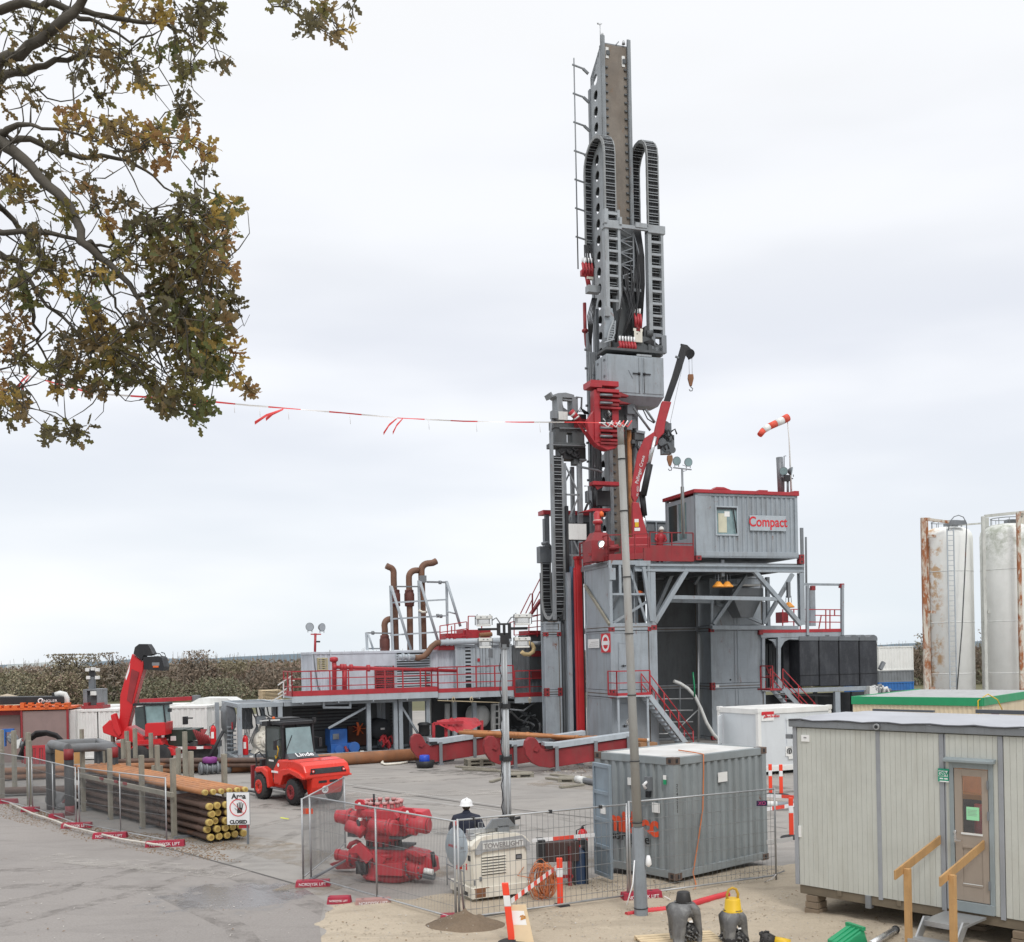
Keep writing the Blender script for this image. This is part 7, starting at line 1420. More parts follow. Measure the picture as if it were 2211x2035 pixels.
q0,q1=d0-.08,d1-.12;mb.box(q0,q1,-.88,-.07,zl-.04,zl);mb.box(q0,q1,-.9,-.88,zl-.08,zl+.003);mb.build('landing',t2,bevel=.004)
mb=MB(TR,GALV);mb.box(q0-.02,q1-.05,-1.32,-1.06,zl-.25,zl-.21);mb.box(q0-.02,q1-.05,-1.34,-1.32,zl-.3,zl-.2);mb.build('tread',t2,bevel=.004);mb=MB(TR,GALV)
for s in(q0-.0,q1-.04):mb.hexa([(s,-1.36,zl-.42),(s+.03,-1.36,zl-.42),(s+.03,-1.12,zl-.42),(s,-1.12,zl-.42)],[(s,-.86,zl+.06),(s+.03,-.86,zl+.06),(s+.03,-.66,zl+.02),(s,-.66,zl+.02)])
mb.build('stringer',t2)
for k,(s,lb)in enumerate([(q0-.03,'left timber handrail of the trailer steps'),(q1+.02,'right timber handrail of the trailer steps')]):
 t2=thing('handrail',lb,'handrail',TR.P(s,-1.3,0),'timber handrails of the trailer steps');mb=MB(TR,WOOD);mb.box(s-.045,s+.045,-1.32,-1.23,-.02,zl+.86);mb.build('post',t2,bevel=.005)
 mb=MB(TR,WOOD);mb.prism_s([(-1.56,zl+.72),(-1.56,zl+.86),(-.02,zl+1.2),(-.02,zl+1.06)],s-.078,s-.046);mb.build('rail',t2,bevel=.004)
def blocks(p,label,n=3,ang=-46):
 f=Fr(p[0],p[1],ang,0);mb=MB(f,mat('block_timber',(.24,.185,.13),.85,var=.25,dirt=.4))
 for k in range(n):h=.36/n;mb.box(-.14+.02*k,.14-.01*k,-.1,.22,k*h+.0,(k+1)*h-.008)
 mb.build('timber_block',label=label,cat='block',group='timber blocks under the trailer',bevel=.008)
blocks(TR.P(.28,.1,0),'stack of timber blocks under the left end of the trailer');blocks(TR.P(J[2]+.25,.05,0),'timber blocks under the trailer right of the door');blocks(TR.P(q0-.2,-.6,0)[:2]if False else TR.P(2.9,.9,0),'timber blocks in the shadow under the trailer')
mb=MB(TR,RUST);s,z=TR.at(1985,2010,-1.9);mb.bar((s,-1.7,.05),(s+.5,-1.9,.08),.08,.08);mb.build('wood_offcut',label='rusty brown timber offcut on the ground before the steps',cat='offcut')
GC=Fr(3.23,21.6,40.5);cz0,cz1=.14,2.6;LC,WC=3.1,2.25
GCM=mat('container_grey',(.265,.295,.305),.5,var=.1,dirt=.38,dirtcol=(.15,.14,.12),rust=.12,streak=7)
t=thing('steel_container','weathered grey steel container with an open left door behind the lamp pole','container',GC.P(1.5,1.1,0));b=.13
mb=MB(GC,GCM)
for z in(cz0+.08,cz1-.07):
 for w_ in(.06,WC-.06):mb.bar((b,w_,z),(LC-b,w_,z),.12,.16)
 for s in(.06,LC-.06):mb.bar((s,b,z),(s,WC-b,z),.12,.16)
for s in(.075,LC-.075):
 for w_ in(.075,WC-.075):mb.box(s-.075,s+.075,w_-.075,w_+.075,cz0+.1,cz1-.1)
mb.build('frame',t,bevel=.01)
mb=MB(GC,GCM);mb.corr(.15,LC-.15,cz0+.16,cz1-.14,.015,.235,.045);mb.corr(.15,WC-.15,cz0+.16,cz1-.14,.015,.21,.04,side=1);mb.corr(.15,LC-.15,cz0+.1,cz1-.14,WC-.05,.25);mb.corr(.15,WC-.15,cz0+.1,cz1-.14,LC-.05,.25,side=1);mb.box(.1,LC-.1,.1,WC-.1,cz0+.02,cz0+.06);mb.build('wall',t)
RFW=mat('container_roof',(.66,.66,.64),.45,var=.1,dirt=.35,dirtcol=(.42,.33,.22),rust=.1,rustcol=(.36,.22,.12),scale=.8)
mb=MB(GC,RFW);mb.box(.12,LC-.12,.12,WC-.12,cz1-.03,cz1-.004);mb.build('roof',t)
for s in(.09,LC-.09):
 for w_ in(.09,WC-.09):
  for z in(cz0+.05,cz1-.06):
   mb=MB(GC,mat('rusty_casting',(.14,.10,.08),.7,var=.3,dirt=.3,rust=.2));mb.box(s-.1,s+.1,w_-.1,w_+.1,z-.07,z+.07);mb.m(BLACK).box(s-.035,s+.035,w_-.104,w_-.099,z-.04,z+.04);mb.m(BLACK).box(s-.104,s-.099,w_-.03,w_+.04,z-.04,z+.04);mb.build('corner_casting',t,bevel=.008)
A1_,B1_=gr(1322,1900,.14),gr(1286,1886,.14);dfr=Fr(B1_.x,B1_.y,math.degrees(math.atan2(A1_.y-B1_.y,A1_.x-B1_.x)));dl=(A1_-B1_).length
mb=MB(dfr,mat('door_blue_grey',(.25,.31,.36),.45,dirt=.25));mb.box(0,dl,0,.03,cz0,cz1-.12)
for a in(0,dl-.06):mb.box(a,a+.06,-.03,0,cz0,cz1-.12)
for z in(cz0,.72,1.28,1.84,cz1-.2):mb.box(.06,dl-.06,-.03,0,z,z+.08)
d=mb.build('door',t,bevel=.006);mb=MB(dfr,PAPER);mb.box(dl*.45,dl*.7,-.036,-.002,1.45,1.62);mb.build('sticker',d)
def sideText(body,size,u,v,m_,nm,sq=1.0,bold=0.0,parent=t):
 w_,z=GC.side(u,v,-.02);return text(body,size,GC.P(-.012,w_,z),-GC.b,m_,nm,parent,squash=sq,bold=bold,off=.004)
sideText('midtec',.60,1366,1779,TXTO,'lettering',.86,.028);sideText('nordjylle',.27,1358,1808,TXTK,'lettering',1.25,.004)
mb=MB(GC,PAPER)
for u0,v0,u1,v1 in((1356,1679,1367,1696),(1409,1733,1425,1756)):
 w0,z1_=GC.side(u0,v0,-.0);w1,z0_=GC.side(u1,v1,-.0);mb.box(-.02,-.004,min(w0,w1),max(w0,w1),z0_,z1_)
for u0,v0,u1,v1 in((1550,1669,1570,1687),):s0,z1_=GC.at(u0,v0);s1,z0_=GC.at(u1,v1);mb.box(s0,s1,-.01,.0,z0_,z1_)
w0,z1_=GC.side(1433,1674,0);w1,z0_=GC.side(1439,1684,0);mb.box(-.02,-.003,min(w0,w1),max(w0,w1),z0_,z1_);mb.m(GREEN).box(-.02,-.003,min(w0,w1),max(w0,w1),z0_-.1,z0_);mb.build('sticker',t)
s_=.12
for k,ch in enumerate('2244231'):s,z=GC.at(1449,1699+k*9.3);text(ch,.095,GC.P(.09,-.0,z),GC.a,TXTK,'lettering',t,off=.003)
mb=MB(GC,GREYM);w_,z=GC.side(1401,1686,-.03);mb.box(-.1,-.0,w_-.07,w_+.07,z-.2,z+.08);mb.m(TXTW).tube([(-.08,w_,z-.02),(-.14,w_+.05,z-.08),(-.1,w_+.02,z-.16)],.035,8);mb.m(BLACK).box(-.1,-.03,w_-.06,w_+.04,z-.34,z-.22);mb.box(-.06,0,w_-.16,w_-.3,z+.02,z+.12)if False else None;mb.build('socket_box',t)
mb=MB(GC,CABLE);s,z=GC.at(1517,1650);mb.tube([(s+.3,.9,cz1+.03),(s+.1,.3,cz1+.03),(s,-.03,cz1+.02),(s-.02,-.04,cz1-.3),(s-.08,-.05,1.5),(s-.3,-.08,.8),(s-.55,-.15,.25),(s-.65,-.3,.06),(s-.9,-.5,.03),(s-1.2,-.6,.03)],.014,6);mb.build('cable',label='orange cable hanging down the front of the grey container',cat='cable')
w_,z=GC.side(1289,1870,-.35);extinguisher(GC.P(-.42,2.25,.33),'large red extinguisher hanging on the open container door',.72,.11)
a,b=gr(1385,1982),px(1341,962,19.2);mb=MB(Fr(0,0),POLE);t=thing('lamp_pole','tall weathered leaning pole with a galvanised foot in front of the rig','pole',a)
j=a.lerp(b,.185);mb.tube([j,a.lerp(b,.5),b],[.085,.074,.062],14,world=True);mb.build('shaft',t);mb=MB(Fr(0,0),GALV if False else mat('pole_foot_zinc',(.27,.30,.33),.55,metal=.2,dirt=.35,rust=.03));mb.tube([a-Vector((0,0,.1)),a.lerp(b,.1),j+Vector((0,0,.05))],[.125,.118,.108],8,world=True,smooth=False);mb.build('foot',t)
top=px(1339,914,19.2);mb=MB(Fr(0,0),POLE);mb.tube([b,top],.06,10,world=True);mb.build('spigot',t);mb=MB(Fr(0,0),BLACK)
for q in(.02,.2,.33,.47,.60,.72,.86,.97):c=a.lerp(b,q);r_=(.118 if q<.19 else.09-.027*q);mb.tube([c,c+(b-a).normalized()*.015],r_+.012,14,world=True)
mb.build('strap',t);mb=MB(Fr(0,0),TXTW);c=px(1400,1860,19.1);mb.lathe(c-Vector((0,0,.1)),[(.02,0),(.06,.04),(.05,.12),(.03,.2)],8,world=True);c2=px(1370,1858,19.05);mb.tube([c2,c2+Vector((-.05,-.1,-.4)),px(1353,1955,18.9)],.012,5,world=True);mb.build('rope',t)
tp_=[(-40,800,10),(40,806,10.4),(200,850,11.4),(320,858,12.2),(440,866,13.2),(540,876,14),(617,882,14.6),(740,892,15.6),(858,903,16.4),(1000,910,17.4),(1120,912,18.2),(1250,912,18.9),(1336,914,19.2)]
P_=[px(*q)for q in tp_];mb=MB(Fr(0,0),TAPE);RT=TXTR;k=0
def ribbon(mb,P_,w_,k=0):
 for i in range(len(P_)-1):
  a,b=P_[i],P_[i+1];n=max(1,int((b-a).length/.28))
  for j in range(n):
   p,q=a.lerp(b,j/n),a.lerp(b,(j+1)/n);tw=math.sin(k*.9)*.8;nrm=Vector((0,math.sin(tw),math.cos(tw)))*w_/2;mb.m(MATS['tape_red']if(k//2)%2 else TAPE);k+=1
   tw2=math.sin(k*.9)*.8;n2=Vector((0,math.sin(tw2),math.cos(tw2)))*w_/2
   mb.raw([p-nrm,q-n2,q+n2,p+nrm],[(0,1,2,3)])
mat('tape_red',(.72,.06,.06),.5,dirt=.03)
ribbon(mb,P_,.022)
tape_o=mb.build('barrier_tape',label='long red and white tape strung from the oak to the lamp pole',cat='tape')
for u,v,Y,du,dv in[(612,884,14.6,-38,22),(612,884,14.6,-62,30),(870,904,16.4,-22,32),(858,903,16.4,-30,34),(62,810,10.5,-24,28),(66,812,10.5,-18,30),(430,866,13.1,-20,20)]:mb=MB(Fr(0,0),MATS['tape_red']);ribbon(mb,[px(u,v,Y),px(u+du*.6,v+dv*.45,Y),px(u+du,v+dv,Y)],.045,2);mb.build('streamer',tape_o)
for u,v in((505,870),(622,884),(755,894),(925,906),(1028,911),(1165,912),(560,878)):mb=MB(Fr(0,0),TAPE);c=px(u,v,13+v*.004);mb.tube([c,c+Vector((.01,0,-.16))],.004,4,world=True);mb.build('loose_string',tape_o)
mb=MB(Fr(0,0),TAPE)
for k in range(6):c=px(1336,914,19.15);mb.m(MATS['tape_red']if k%2 else TAPE).tube([c+Vector((-.3+.07*k,-.05,.0)),c+Vector((-.2+.07*k,-.08,-.09)),c+Vector((-.12+.07*k,-.05,.03))],.012,5,world=True)
mb.build('knot',tape_o)
WIRE=mat('fence_wire',(.27,.28,.285),.5,metal=.4,dirt=.2)
def fence_panel(A,B,h,label,dense=.10,hs=.24,mid=False,wr=.0022,lean=0.0,zb=.12,face=1):
 A,B=Vector(A),Vector(B);L_=(B-A).length;f=Fr(A.x,A.y,math.degrees(math.atan2(B.y-A.y,B.x-A.x)));t=thing('mesh_fence',label,'fence panel',(A+B)/2,'temporary mesh fence panels')
 mb=MB(f,GALV);P=lambda s,z:(s,lean*z,z)
 for s in((0,L_)if not mid else(0,L_/2,L_)):mb.tube([P(s,.0),P(s,h)],.021,8)
 for z in(zb,h-.02):mb.tube([P(0,z),P(L_,z)],.017,8)
 mb.build('tube_frame',t);mb=MB(f,WIRE);n=int(L_/dense)
 for i in range(1,n):mb.tube([P(i*L_/n,zb),P(i*L_/n,h-.02)],wr,3,cap=False)
 z=zb+hs*.5
 while z<h-.1:mb.tube([P(0,z),P(L_,z)],wr*1.25,3,cap=False);z+=hs
 mb.build('mesh',t);return f,L_
def foot(p,ang,label,L_=.72,txt=True,wd=.24,h=.13,m_=None):
 f=Fr(p[0],p[1],ang,p[2]if len(p)>2 else 0);t=thing('fence_block',label,'fence foot',(p[0],p[1],0),'red fence feet');FM=m_ or mat('fence_foot_red',(.36,.022,.05),.6,var=.15,dirt=.25,dirtcol=(.3,.25,.2))
 mb=MB(f,FM);mb.hexa([(-L_/2,-wd/2,0),(L_/2,-wd/2,0),(L_/2,wd/2,0),(-L_/2,wd/2,0)],[(-L_/2+.02,-wd/2+.02,h),(L_/2-.02,-wd/2+.02,h),(L_/2-.02,wd/2-.02,h),(-L_/2+.02,wd/2-.02,h)])
 mb.m(BLACK);
 for s in(-.2,.2):mb.lathe((s,0,h),[(.03,0),(.03,.002)],10)
 mb.build('block',t,bevel=.012)
 if txt:text('NORDJYSK LIFT',.085*L_/.72,f.P(0,-wd/2-.0,h*.5),f.a,TXTW,'lettering',t,squash=.95,off=.012,ext=.003)
 return t
p1,p2,p3=gr(672,1907),gr(985,1998),gr(1676,1903)
fence_panel(p1,p2,1.86,'left near fence panel in front of the red pressure stack',.045,.42,mid=True,wr=.003)
fence_panel(gr(655,1907),gr(746,1832),1.8,'fence panel running back behind the red pressure stack',.045,.42,wr=.003)
m_=p2.lerp(p3,.5)
fence_panel(p2+Vector((.06,0,0)),m_,1.88,'fence panel in front of the light tower trailer',.11,.26,wr=.0042);fence_panel(m_+Vector((.05,.02,0)),p3,1.92,'fence panel in front of the grey steel container',.11,.26,wr=.0042)
mb=MB(Fr(0,0),BLACK)
for q in(.27,.42,.05):c=p2.lerp(p3,q)+Vector((0,-.01,1.86));mb.box(c.x-.035,c.x+.035,c.y-.03,c.y+.03,c.z-.03,c.z+.03)
mb.build('fence_clip',label='black clips on the top rail of the near fence',cat='clips')
foot(gr(676,1914),5,'red foot at the left corner of the near fence');foot(gr(733,1950),0,'short red foot lying on the sand edge left of the fence',.46);foot(gr(806,1955),8,'faded pinkish foot under the middle fence post',.7,m_=mat('faded_foot',(.42,.24,.22),.7,dirt=.3));foot(gr(977,1990),4,'red foot under the round sign pole',.45,wd=.3)
ft=foot(gr(1385,1944),14,'red foot with white lettering leaning behind the lamp pole',.8,h=.17)
mb=MB(Fr(0,0),TXTO);A=gr(652,1758,1.2);A=px(662,1752,23);mb.box(A.x-.1,A.x+.14,A.y-.01,A.y+.01,A.z-.06,A.z+.06);mb.build('red_tag',label='small red tag tied to the left fence corner',cat='tag')
mb=MB(Fr(0,0),mat('dark_tag',(.05,.03,.08),.5));A=px(1645,1735,21.6);mb.box(A.x-.11,A.x+.11,A.y-.01,A.y+.01,A.z-.055,A.z+.055);tg=mb.build('name_tag',label='dark tag with pink letters on the fence by the container corner',cat='tag');text('XO',.1,(A.x,A.y-.012,A.z),Vector((1,0,0)),mat('pink_letters',(.7,.1,.3),.5),'lettering',tg)
mb=MB(Fr(0,0),GREYM);q=[gr(1000,1982,.1),gr(1300,1935,.05),gr(1500,1905,.03),gr(1660,1888,.03),gr(1690,1878,.1)];mb.tube([v-Vector((0,.15,0))for v in q],.012,6,world=True);mb.m(TAPE).tube([gr(1650,1905,.02),gr(1668,1898,.2),gr(1676,1888,.3)],.012,5,world=True);mb.tube([gr(1435,1936,.15),gr(1450,1945,.02),gr(1465,1952,.02)],.012,5,world=True);mb.build('ground_wire',label='grey cable lying along the foot of the container fence',cat='cable')
FB=[(-90,1712),(64,1752),(165,1787),(236,1808),(360,1824)];Q=[gr(*q)for q in FB]
fence_panel(Q[0],Q[1],1.75,'leftmost panel of the fence along the road',.06,.5,mid=True,wr=.0042);fence_panel(Q[1]+Vector((.1,0,0)),Q[2],1.75,'second fence panel from the left by the pipe loop',.06,.5,mid=True,wr=.0042)
fence_panel(Q[2]+Vector((.1,-.02,0)),Q[4],1.75,'fence panel in front of the stacked drill pipes',.06,.42,mid=True,wr=.0042)
for k,(u,v,a_,lb,L_)in enumerate([(12,1735,0,'red foot of the leftmost fence post',.8),(66,1753,4,'red foot between the first two left fence panels',.55),(122,1768,10,'small red foot by the base of the pipe loop',.45),(166,1788,4,'red foot with lettering left of the stacked pipes',.85),(238,1810,6,'red foot with lettering below the rack middle',.9),(357,1828,9,'large red foot with lettering at the end of the left fence',.98)]):foot(gr(u,v),a_,lb,L_,txt=k>2,h=.15)
mb=MB(Fr(0,0),mat('bleached_rail',(.58,.54,.48),.7,dirt=.3));mb.tube([gr(u,v,.12)for u,v in[(22,1735),(70,1757),(118,1772),(150,1785),(200,1797),(260,1812),(356,1827)]],.03,6,world=True);mb.build('lower_pole',label='pale curved pole along the bottom of the left fence',cat='rail')
p=gr(1024,1952);TLF=Fr(p.x,p.y,26);t=thing('light_tower','cream light tower trailer with a tall telescopic mast and four lamps','light tower',(p.x,p.y,0))
mb=MB(TLF,CREAM);Ls,Ws=1.15,1.0
mb.box(0,Ls,0,Ws,.28,1.07);mb.build('body',t,bevel=.02)
mb=MB(TLF,CREAM);mb.hexa([(-.06,-.06,.1),(Ls+.05,-.06,.1),(Ls+.05,Ws+.05,.1),(-.06,Ws+.05,.1)],[(-.06,-.06,.3),(Ls+.05,-.06,.3),(Ls+.05,Ws+.05,.3),(-.06,Ws+.05,.3)]);mb.m(RUST).box(.0,.22,-.068,-.06,.12,.3);mb.box(-.02,.3,-.066,-.055,.285,.3);mb.m(BLACK).box(-.07,-.06,.15,.35,.12,.2);mb.box(-.07,-.06,.6,.8,.12,.2);mb.m(WOODG).box(-.04,.1,0,Ws,0,.1);mb.box(Ls-.12,Ls,0,Ws,0,.1);mb.build('skid',t,bevel=.01)
mb=MB(TLF,CREAM);n=12
prof=[(-.05,1.05),(-.05,1.11),(.03,1.2),(.2,1.28),(Ls*.5,1.31),(Ls-.2,1.28),(Ls-.04,1.2),(Ls+.04,1.1),(Ls+.04,1.05)]
n=len(prof);cv=[TLF.P(s_,w_,(z if k==0 else 1.05+(z-1.05)*.95 if k==1 else 1.04+(z-1.05)*.12))for k,w_ in enumerate((-.04,.42,Ws+.04))for s_,z in prof];mb.raw(cv,[tuple(range(n)),tuple(reversed(range(2*n,3*n)))]+[(k*n+i,(k+1)*n+i,(k+1)*n+(i+1)%n,k*n+(i+1)%n)for k in(0,1)for i in range(n)]);mb.build('canopy',t,bevel=.02)
mb=MB(TLF,mat('grey_hood_trim',(.36,.37,.38),.5));mb.prism([(.02,.94),(.02,1.02),(.14,1.2),(Ls-.12,1.23),(Ls+.045,1.07),(Ls+.045,.91),(Ls-.03,.93),(Ls-.06,1.01),(.2,.98),(.12,.94)],-.052,-.04)
tr_=mb.build('hood_trim',t);mb=MB(TLF,WHITED);mb.box(.18,Ls-.1,-.06,-.053,1.02,1.16);nb=mb.build('name_panel',tr_);text('TOWERLIGHT',.135,TLF.P(.62,-.061,1.09),TLF.a,TXTG,'lettering',nb,squash=.98,bold=.003)
mb=MB(TLF,BLACK)
for k in range(7):mb.box(.17,.68,-.004,.0,.52+k*.055,.545+k*.055);
mb.m(CREAM)
for k in range(7):mb.hexa([(.16,-.03,.542+k*.055),(.69,-.03,.542+k*.055),(.69,0,.55+k*.055),(.16,0,.55+k*.055)],[(.16,-.03,.55+k*.055),(.69,-.03,.55+k*.055),(.69,0,.566+k*.055),(.16,0,.566+k*.055)])
mb.build('louvre',t);mb=MB(TLF,BLACK);mb.box(.9,1.04,-.006,.0,.76,.86);mb.m(GREYM).box(.92,1.02,-.012,-.004,.78,.84);mb.box(.0,.03,-.02,.0,.35,.45);mb.box(.12,.16,-.02,0,.42,.5);mb.build('latch',t)
for w_ in(.25,.75):mb=MB(TLF,CREAM);mb.box(-.015,0,w_-.2,w_+.2,.35,.98);mb.build('side_panel',t,bevel=.005)
mb=MB(TLF,TXTR);mb.box(-.02,-.015,.28,.33,.6,.72);mb.m(TXTG).box(-.02,-.015,.5,.7,.78,.83);mb.m(BLACK).box(-.03,-.015,.1,.2,.8,.9);mb.build('side_marks',t)
mb=MB(TLF,GREYM)
for z in(.34,.62):mb.tube([(-.16,.1,z),(-.16,.95,z)],.014,6)
for w_ in(.1,.95):mb.tube([(-.16,w_,.2),(-.16,w_,.75)],.014,6)
mb.build('side_rack',t)
mb=MB(TLF,GALV);sm=.93;wm=.42
mb.box(.0,Ls-.05,wm-.2,wm-.08,1.31,1.39);mb.box(.0,.12,wm-.3,wm-.05,1.2,1.3);mb.m(GREYM).prism([(.35,1.38),(.5,1.56),(.85,1.56),(1.0,1.38)],wm-.26,wm-.2);mb.box(.6,.85,wm-.26,wm-.1,1.25,1.42);mb.tube([(.25,wm-.14,1.39),(.25,wm-.14,1.5),(.33,wm-.14,1.5),(.33,wm-.14,1.39)],.015,6);mb.m(BLACK).box(sm-.13,sm+.13,wm-.12,wm+.12,1.3,1.56);mb.cyl((sm+.08,wm,1.48),(sm+.3,wm,1.5),.03);mb.cyl((sm-.28,wm,1.48),(sm-.1,wm,1.48),.025);mb.build('mast_base',t,bevel=.006)
base=TLF.P(sm,wm,1.45);tip=px(1088,1396,(base.y));ax=(tip-base)
for k,(q0,q1,r_,c_)in enumerate([(0,.36,.15,1),(.30,.66,.125,1),(.55,1.0,.095,0)]):
 mb=MB(TLF,mat('mast_zinc',(.44,.46,.475),.5,metal=.15,dirt=.3));a,b=base+ax*q0,base+ax*q1;h=r_/2
 for(i,j)in((-1,-1),(1,-1),(1,1),(-1,1)):mb.tube([a+TLF.a*i*h*.62+TLF.b*j*h*.62,b+TLF.a*i*h*.62+TLF.b*j*h*.62],h*.42,6,world=True)
 mb.bar(a,b,r_*.78,r_*.78,world=True);s_=mb.build('mast_section',t);mb=MB(TLF,BLACK if c_ else GREYM);mb.bar(b-ax.normalized()*.05,b+ax.normalized()*.04,r_*1.3,r_*1.3,world=True)
 for i in(-1,1):mb.bar(b+TLF.a*i*h*1.4+Vector((0,0,-.03)),b+TLF.a*i*h*1.4+Vector((0,0,.07)),.05,.05,world=True)
 mb.build('collar',s_)
mb=MB(TLF,BLACK);mb.tube([base+ax*(q/24)+TLF.a*(-.09+.025*math.sin(q*2.3))for q in range(24)],.01,5,world=True);mb.build('coiled_cable',t)
HF=Fr(tip.x,tip.y,8,0)
def hz(v):return HF.at(1088,v)[1]
def hs(u):return HF.at(u,1360)[0]
mb=MB(HF,BLACK);mb.box(hs(1080),hs(1098),-.05,.05,hz(1398),hz(1372));mb.box(hs(1073),hs(1080),-.05,.05,hz(1372),hz(1346));mb.box(hs(1097),hs(1103),-.05,.05,hz(1380),hz(1346));mb.box(hs(1086),hs(1091),-.05,.05,hz(1372),hz(1348));mb.box(hs(1073),hs(1103),-.04,.04,hz(1350),hz(1346));mb.box(hs(1032),hs(1075),-.04,.04,hz(1361),hz(1356));mb.box(hs(1101),hs(1139),-.04,.04,hz(1361),hz(1355));mb.box(hs(1077),hs(1099),-.05,.05,hz(1373),hz(1367))
mb.m(GREYM).tube([(hs(1062),0,hz(1340)),(hs(1072),0,hz(1334)),(hs(1080),0,hz(1346))],.015,6);mb.tube([(hs(1096),0,hz(1346)),(hs(1104),0,hz(1334)),(hs(1112),0,hz(1332))],.015,6);mb.build('crosshead',t,bevel=.006)
for(u0,v0,u1,v1)in((1027,1329,1061,1352),(1110,1327,1146,1351),(1032,1377,1061,1399),(1109,1377,1143,1400)):
 a,b,z1_,z0_=hs(u0),hs(u1),hz(v0),hz(v1);h=z1_-z0_;mb=MB(HF,WHITED);mb.box(a,b,-.12,.1,z1_-h*.32,z1_);mb.m(GALV).box(a+.03,b-.03,-.09,.12,z0_+.1*h,z1_-h*.32);mb.m(WHITED).box(a+.02,b-.02,-.12,.02,z0_,z0_+h*.16)
 mb.m(mat('lamp_reflector',(.7,.7,.7),.15,metal=.9,var=.2)).box(a+.06,b-.06,-.1,-.085,z0_+.2*h,z1_-h*.36);lp=mb.build('lamp',t,bevel=.006);mb=MB(HF,GREYD);mb.tube([(a-.01,-.06,z0_+.1*h),(a-.01,-.06,z1_-.1*h),(a+.04,-.06,z1_+.02)],.01,5);mb.tube([(b+.01,-.06,z0_+.1*h),(b+.01,-.06,z1_-.1*h),(b-.04,-.06,z1_+.02)],.01,5);mb.box(a+.08,a+.11,-.125,-.12,z1_-h*.2,z1_-h*.12);mb.box(b-.11,b-.08,-.125,-.12,z1_-h*.2,z1_-h*.12);mb.build('guard',lp)
p=gr(1004,1987);q=px(983,1772,p.y);mb=MB(Fr(0,0),GALV);t=thing('round_sign','grey back of a round sign on a leaning post at the fence','sign',p);mb.tube([p,q],.02,8,world=True);mb.build('post',t)
c=px(985,1829,p.y-.03);ax_=Vector((-.80,-.60,.05)).normalized();mb=MB(Fr(0,0),mat('sign_back_grey',(.38,.43,.47),.45,var=.05,dirt=.1));mb.lathe(c-ax_*.012,[(.0,-.0),(.355,0),(.36,.006),(.355,.012),(.0,.012)],36,ax_,world=True);dk=mb.build('disc',t)
xd=Vector((0,0,1)).cross(ax_).normalized();text('NORDJYSK',.062,c+xd*-.12+ax_*.002,xd,TXTR,'lettering',dk,off=.002,squash=.9);text('LIFT',.062,c+xd*.19+ax_*.002,xd,TXTG,'lettering',dk,off=.002)
mb=MB(Fr(0,0),mat('red_clamp',(.6,.05,.04),.5));
for v in(1778,1872):k=px(984 if v<1800 else 992,v,p.y-.05);mb.box(k.x-.05,k.x+.05,k.y-.04,k.y+.04,k.z-.035,k.z+.035)
mb.build('clamp',t)
Yp=22.2;f=Fr(px(1000,CY,Yp).x,Yp,-8);t=thing('person','person in navy work clothes and a white helmet, back turned, beyond the light tower','person',f.P(0,0,0))
zt=px(1000,1726,Yp).z
bodyv=[];
def skin(name,verts,edges,parent,m_,sub=2,root=0):
 me=bpy.data.meshes.new(name);base=wloc(parent);me.from_pydata([tuple(Vector(v[0])-base)for v in verts],edges,[]);o=bpy.data.objects.new(name,me);COL.objects.link(o);o.parent=parent
 sk=o.modifiers.new('skin','SKIN');sk.use_smooth_shade=True
 for i,v in enumerate(verts):me.skin_vertices[0].data[i].radius=v[1]if isinstance(v[1],tuple)else(v[1],v[1]);me.skin_vertices[0].data[i].use_root=(i==root)
 s=o.modifiers.new('sub','SUBSURF');s.levels=sub;s.render_levels=sub;me.materials.append(m_);return o
P=f.P;K=zt/1.86
V=[(P(0,0,.95*K),(.2,.15)),(P(0,-.01,1.12*K),(.21,.15)),(P(0,-.02,1.32*K),(.25,.16)),(P(0,0,1.45*K),(.2,.13)),(P(0,.02,1.56*K),.065),(P(0,.03,1.66*K),.07),(P(-.22,0,1.43*K),.11),(P(-.33,.0,1.18*K),.085),(P(-.2,.16,1.02*K),.05),(P(.22,0,1.43*K),.11),(P(.34,-.01,1.18*K),.085),(P(.24,.12,.98*K),.05),(P(-.1,0,.86*K),.10),(P(-.12,.01,.48*K),.072),(P(-.13,-.02,.1*K),.055),(P(-.14,.09,.05),.045),(P(.1,0,.86*K),.10),(P(.12,.01,.48*K),.072),(P(.13,-.02,.1*K),.055),(P(.14,.09,.05),.045)]
skin('body',V,[(0,1),(1,2),(2,3),(3,4),(4,5),(3,6),(6,7),(7,8),(3,9),(9,10),(10,11),(0,12),(12,13),(13,14),(14,15),(0,16),(16,17),(17,18),(18,19)],t,NAVY)
skin('head',[(P(0,.03,1.6*K),.06),(P(0,.02,1.69*K),(.085,.095)),(P(0,.03,1.76*K),(.08,.09)),(P(-.085,.02,1.70*K),.012),(P(.085,.02,1.70*K),.012),(P(0,.125,1.69*K),.015)],[(0,1),(1,2),(1,3),(1,4),(1,5)],t,SKIN)
mb=MB(f,mat('dark_hair',(.05,.035,.025),.9));mb.lathe(P(0,.0,1.64*K),[(.06,0),(.082,.04),(.09,.1)],14,world=True);mb.build('hair',t)
mb=MB(f,NAVY);mb.lathe(P(0,.01,1.5*K),[(.1,0),(.085,.06),(.075,.1)],14,world=True);mb.build('collar',t)
mb=MB(f,TXTW);hc=P(0,.03,zt-.135);mb.lathe(hc,[(.148,-.01),(.15,0),(.128,.01),(.126,.06),(.11,.1),(.075,.13),(.03,.145)],24,world=True);mb.prism([(-.012,zt-.02),(.012,zt-.02),(.012,zt+.02),(-.012,zt+.02)],-.08,.12);mb.build('helmet',t)
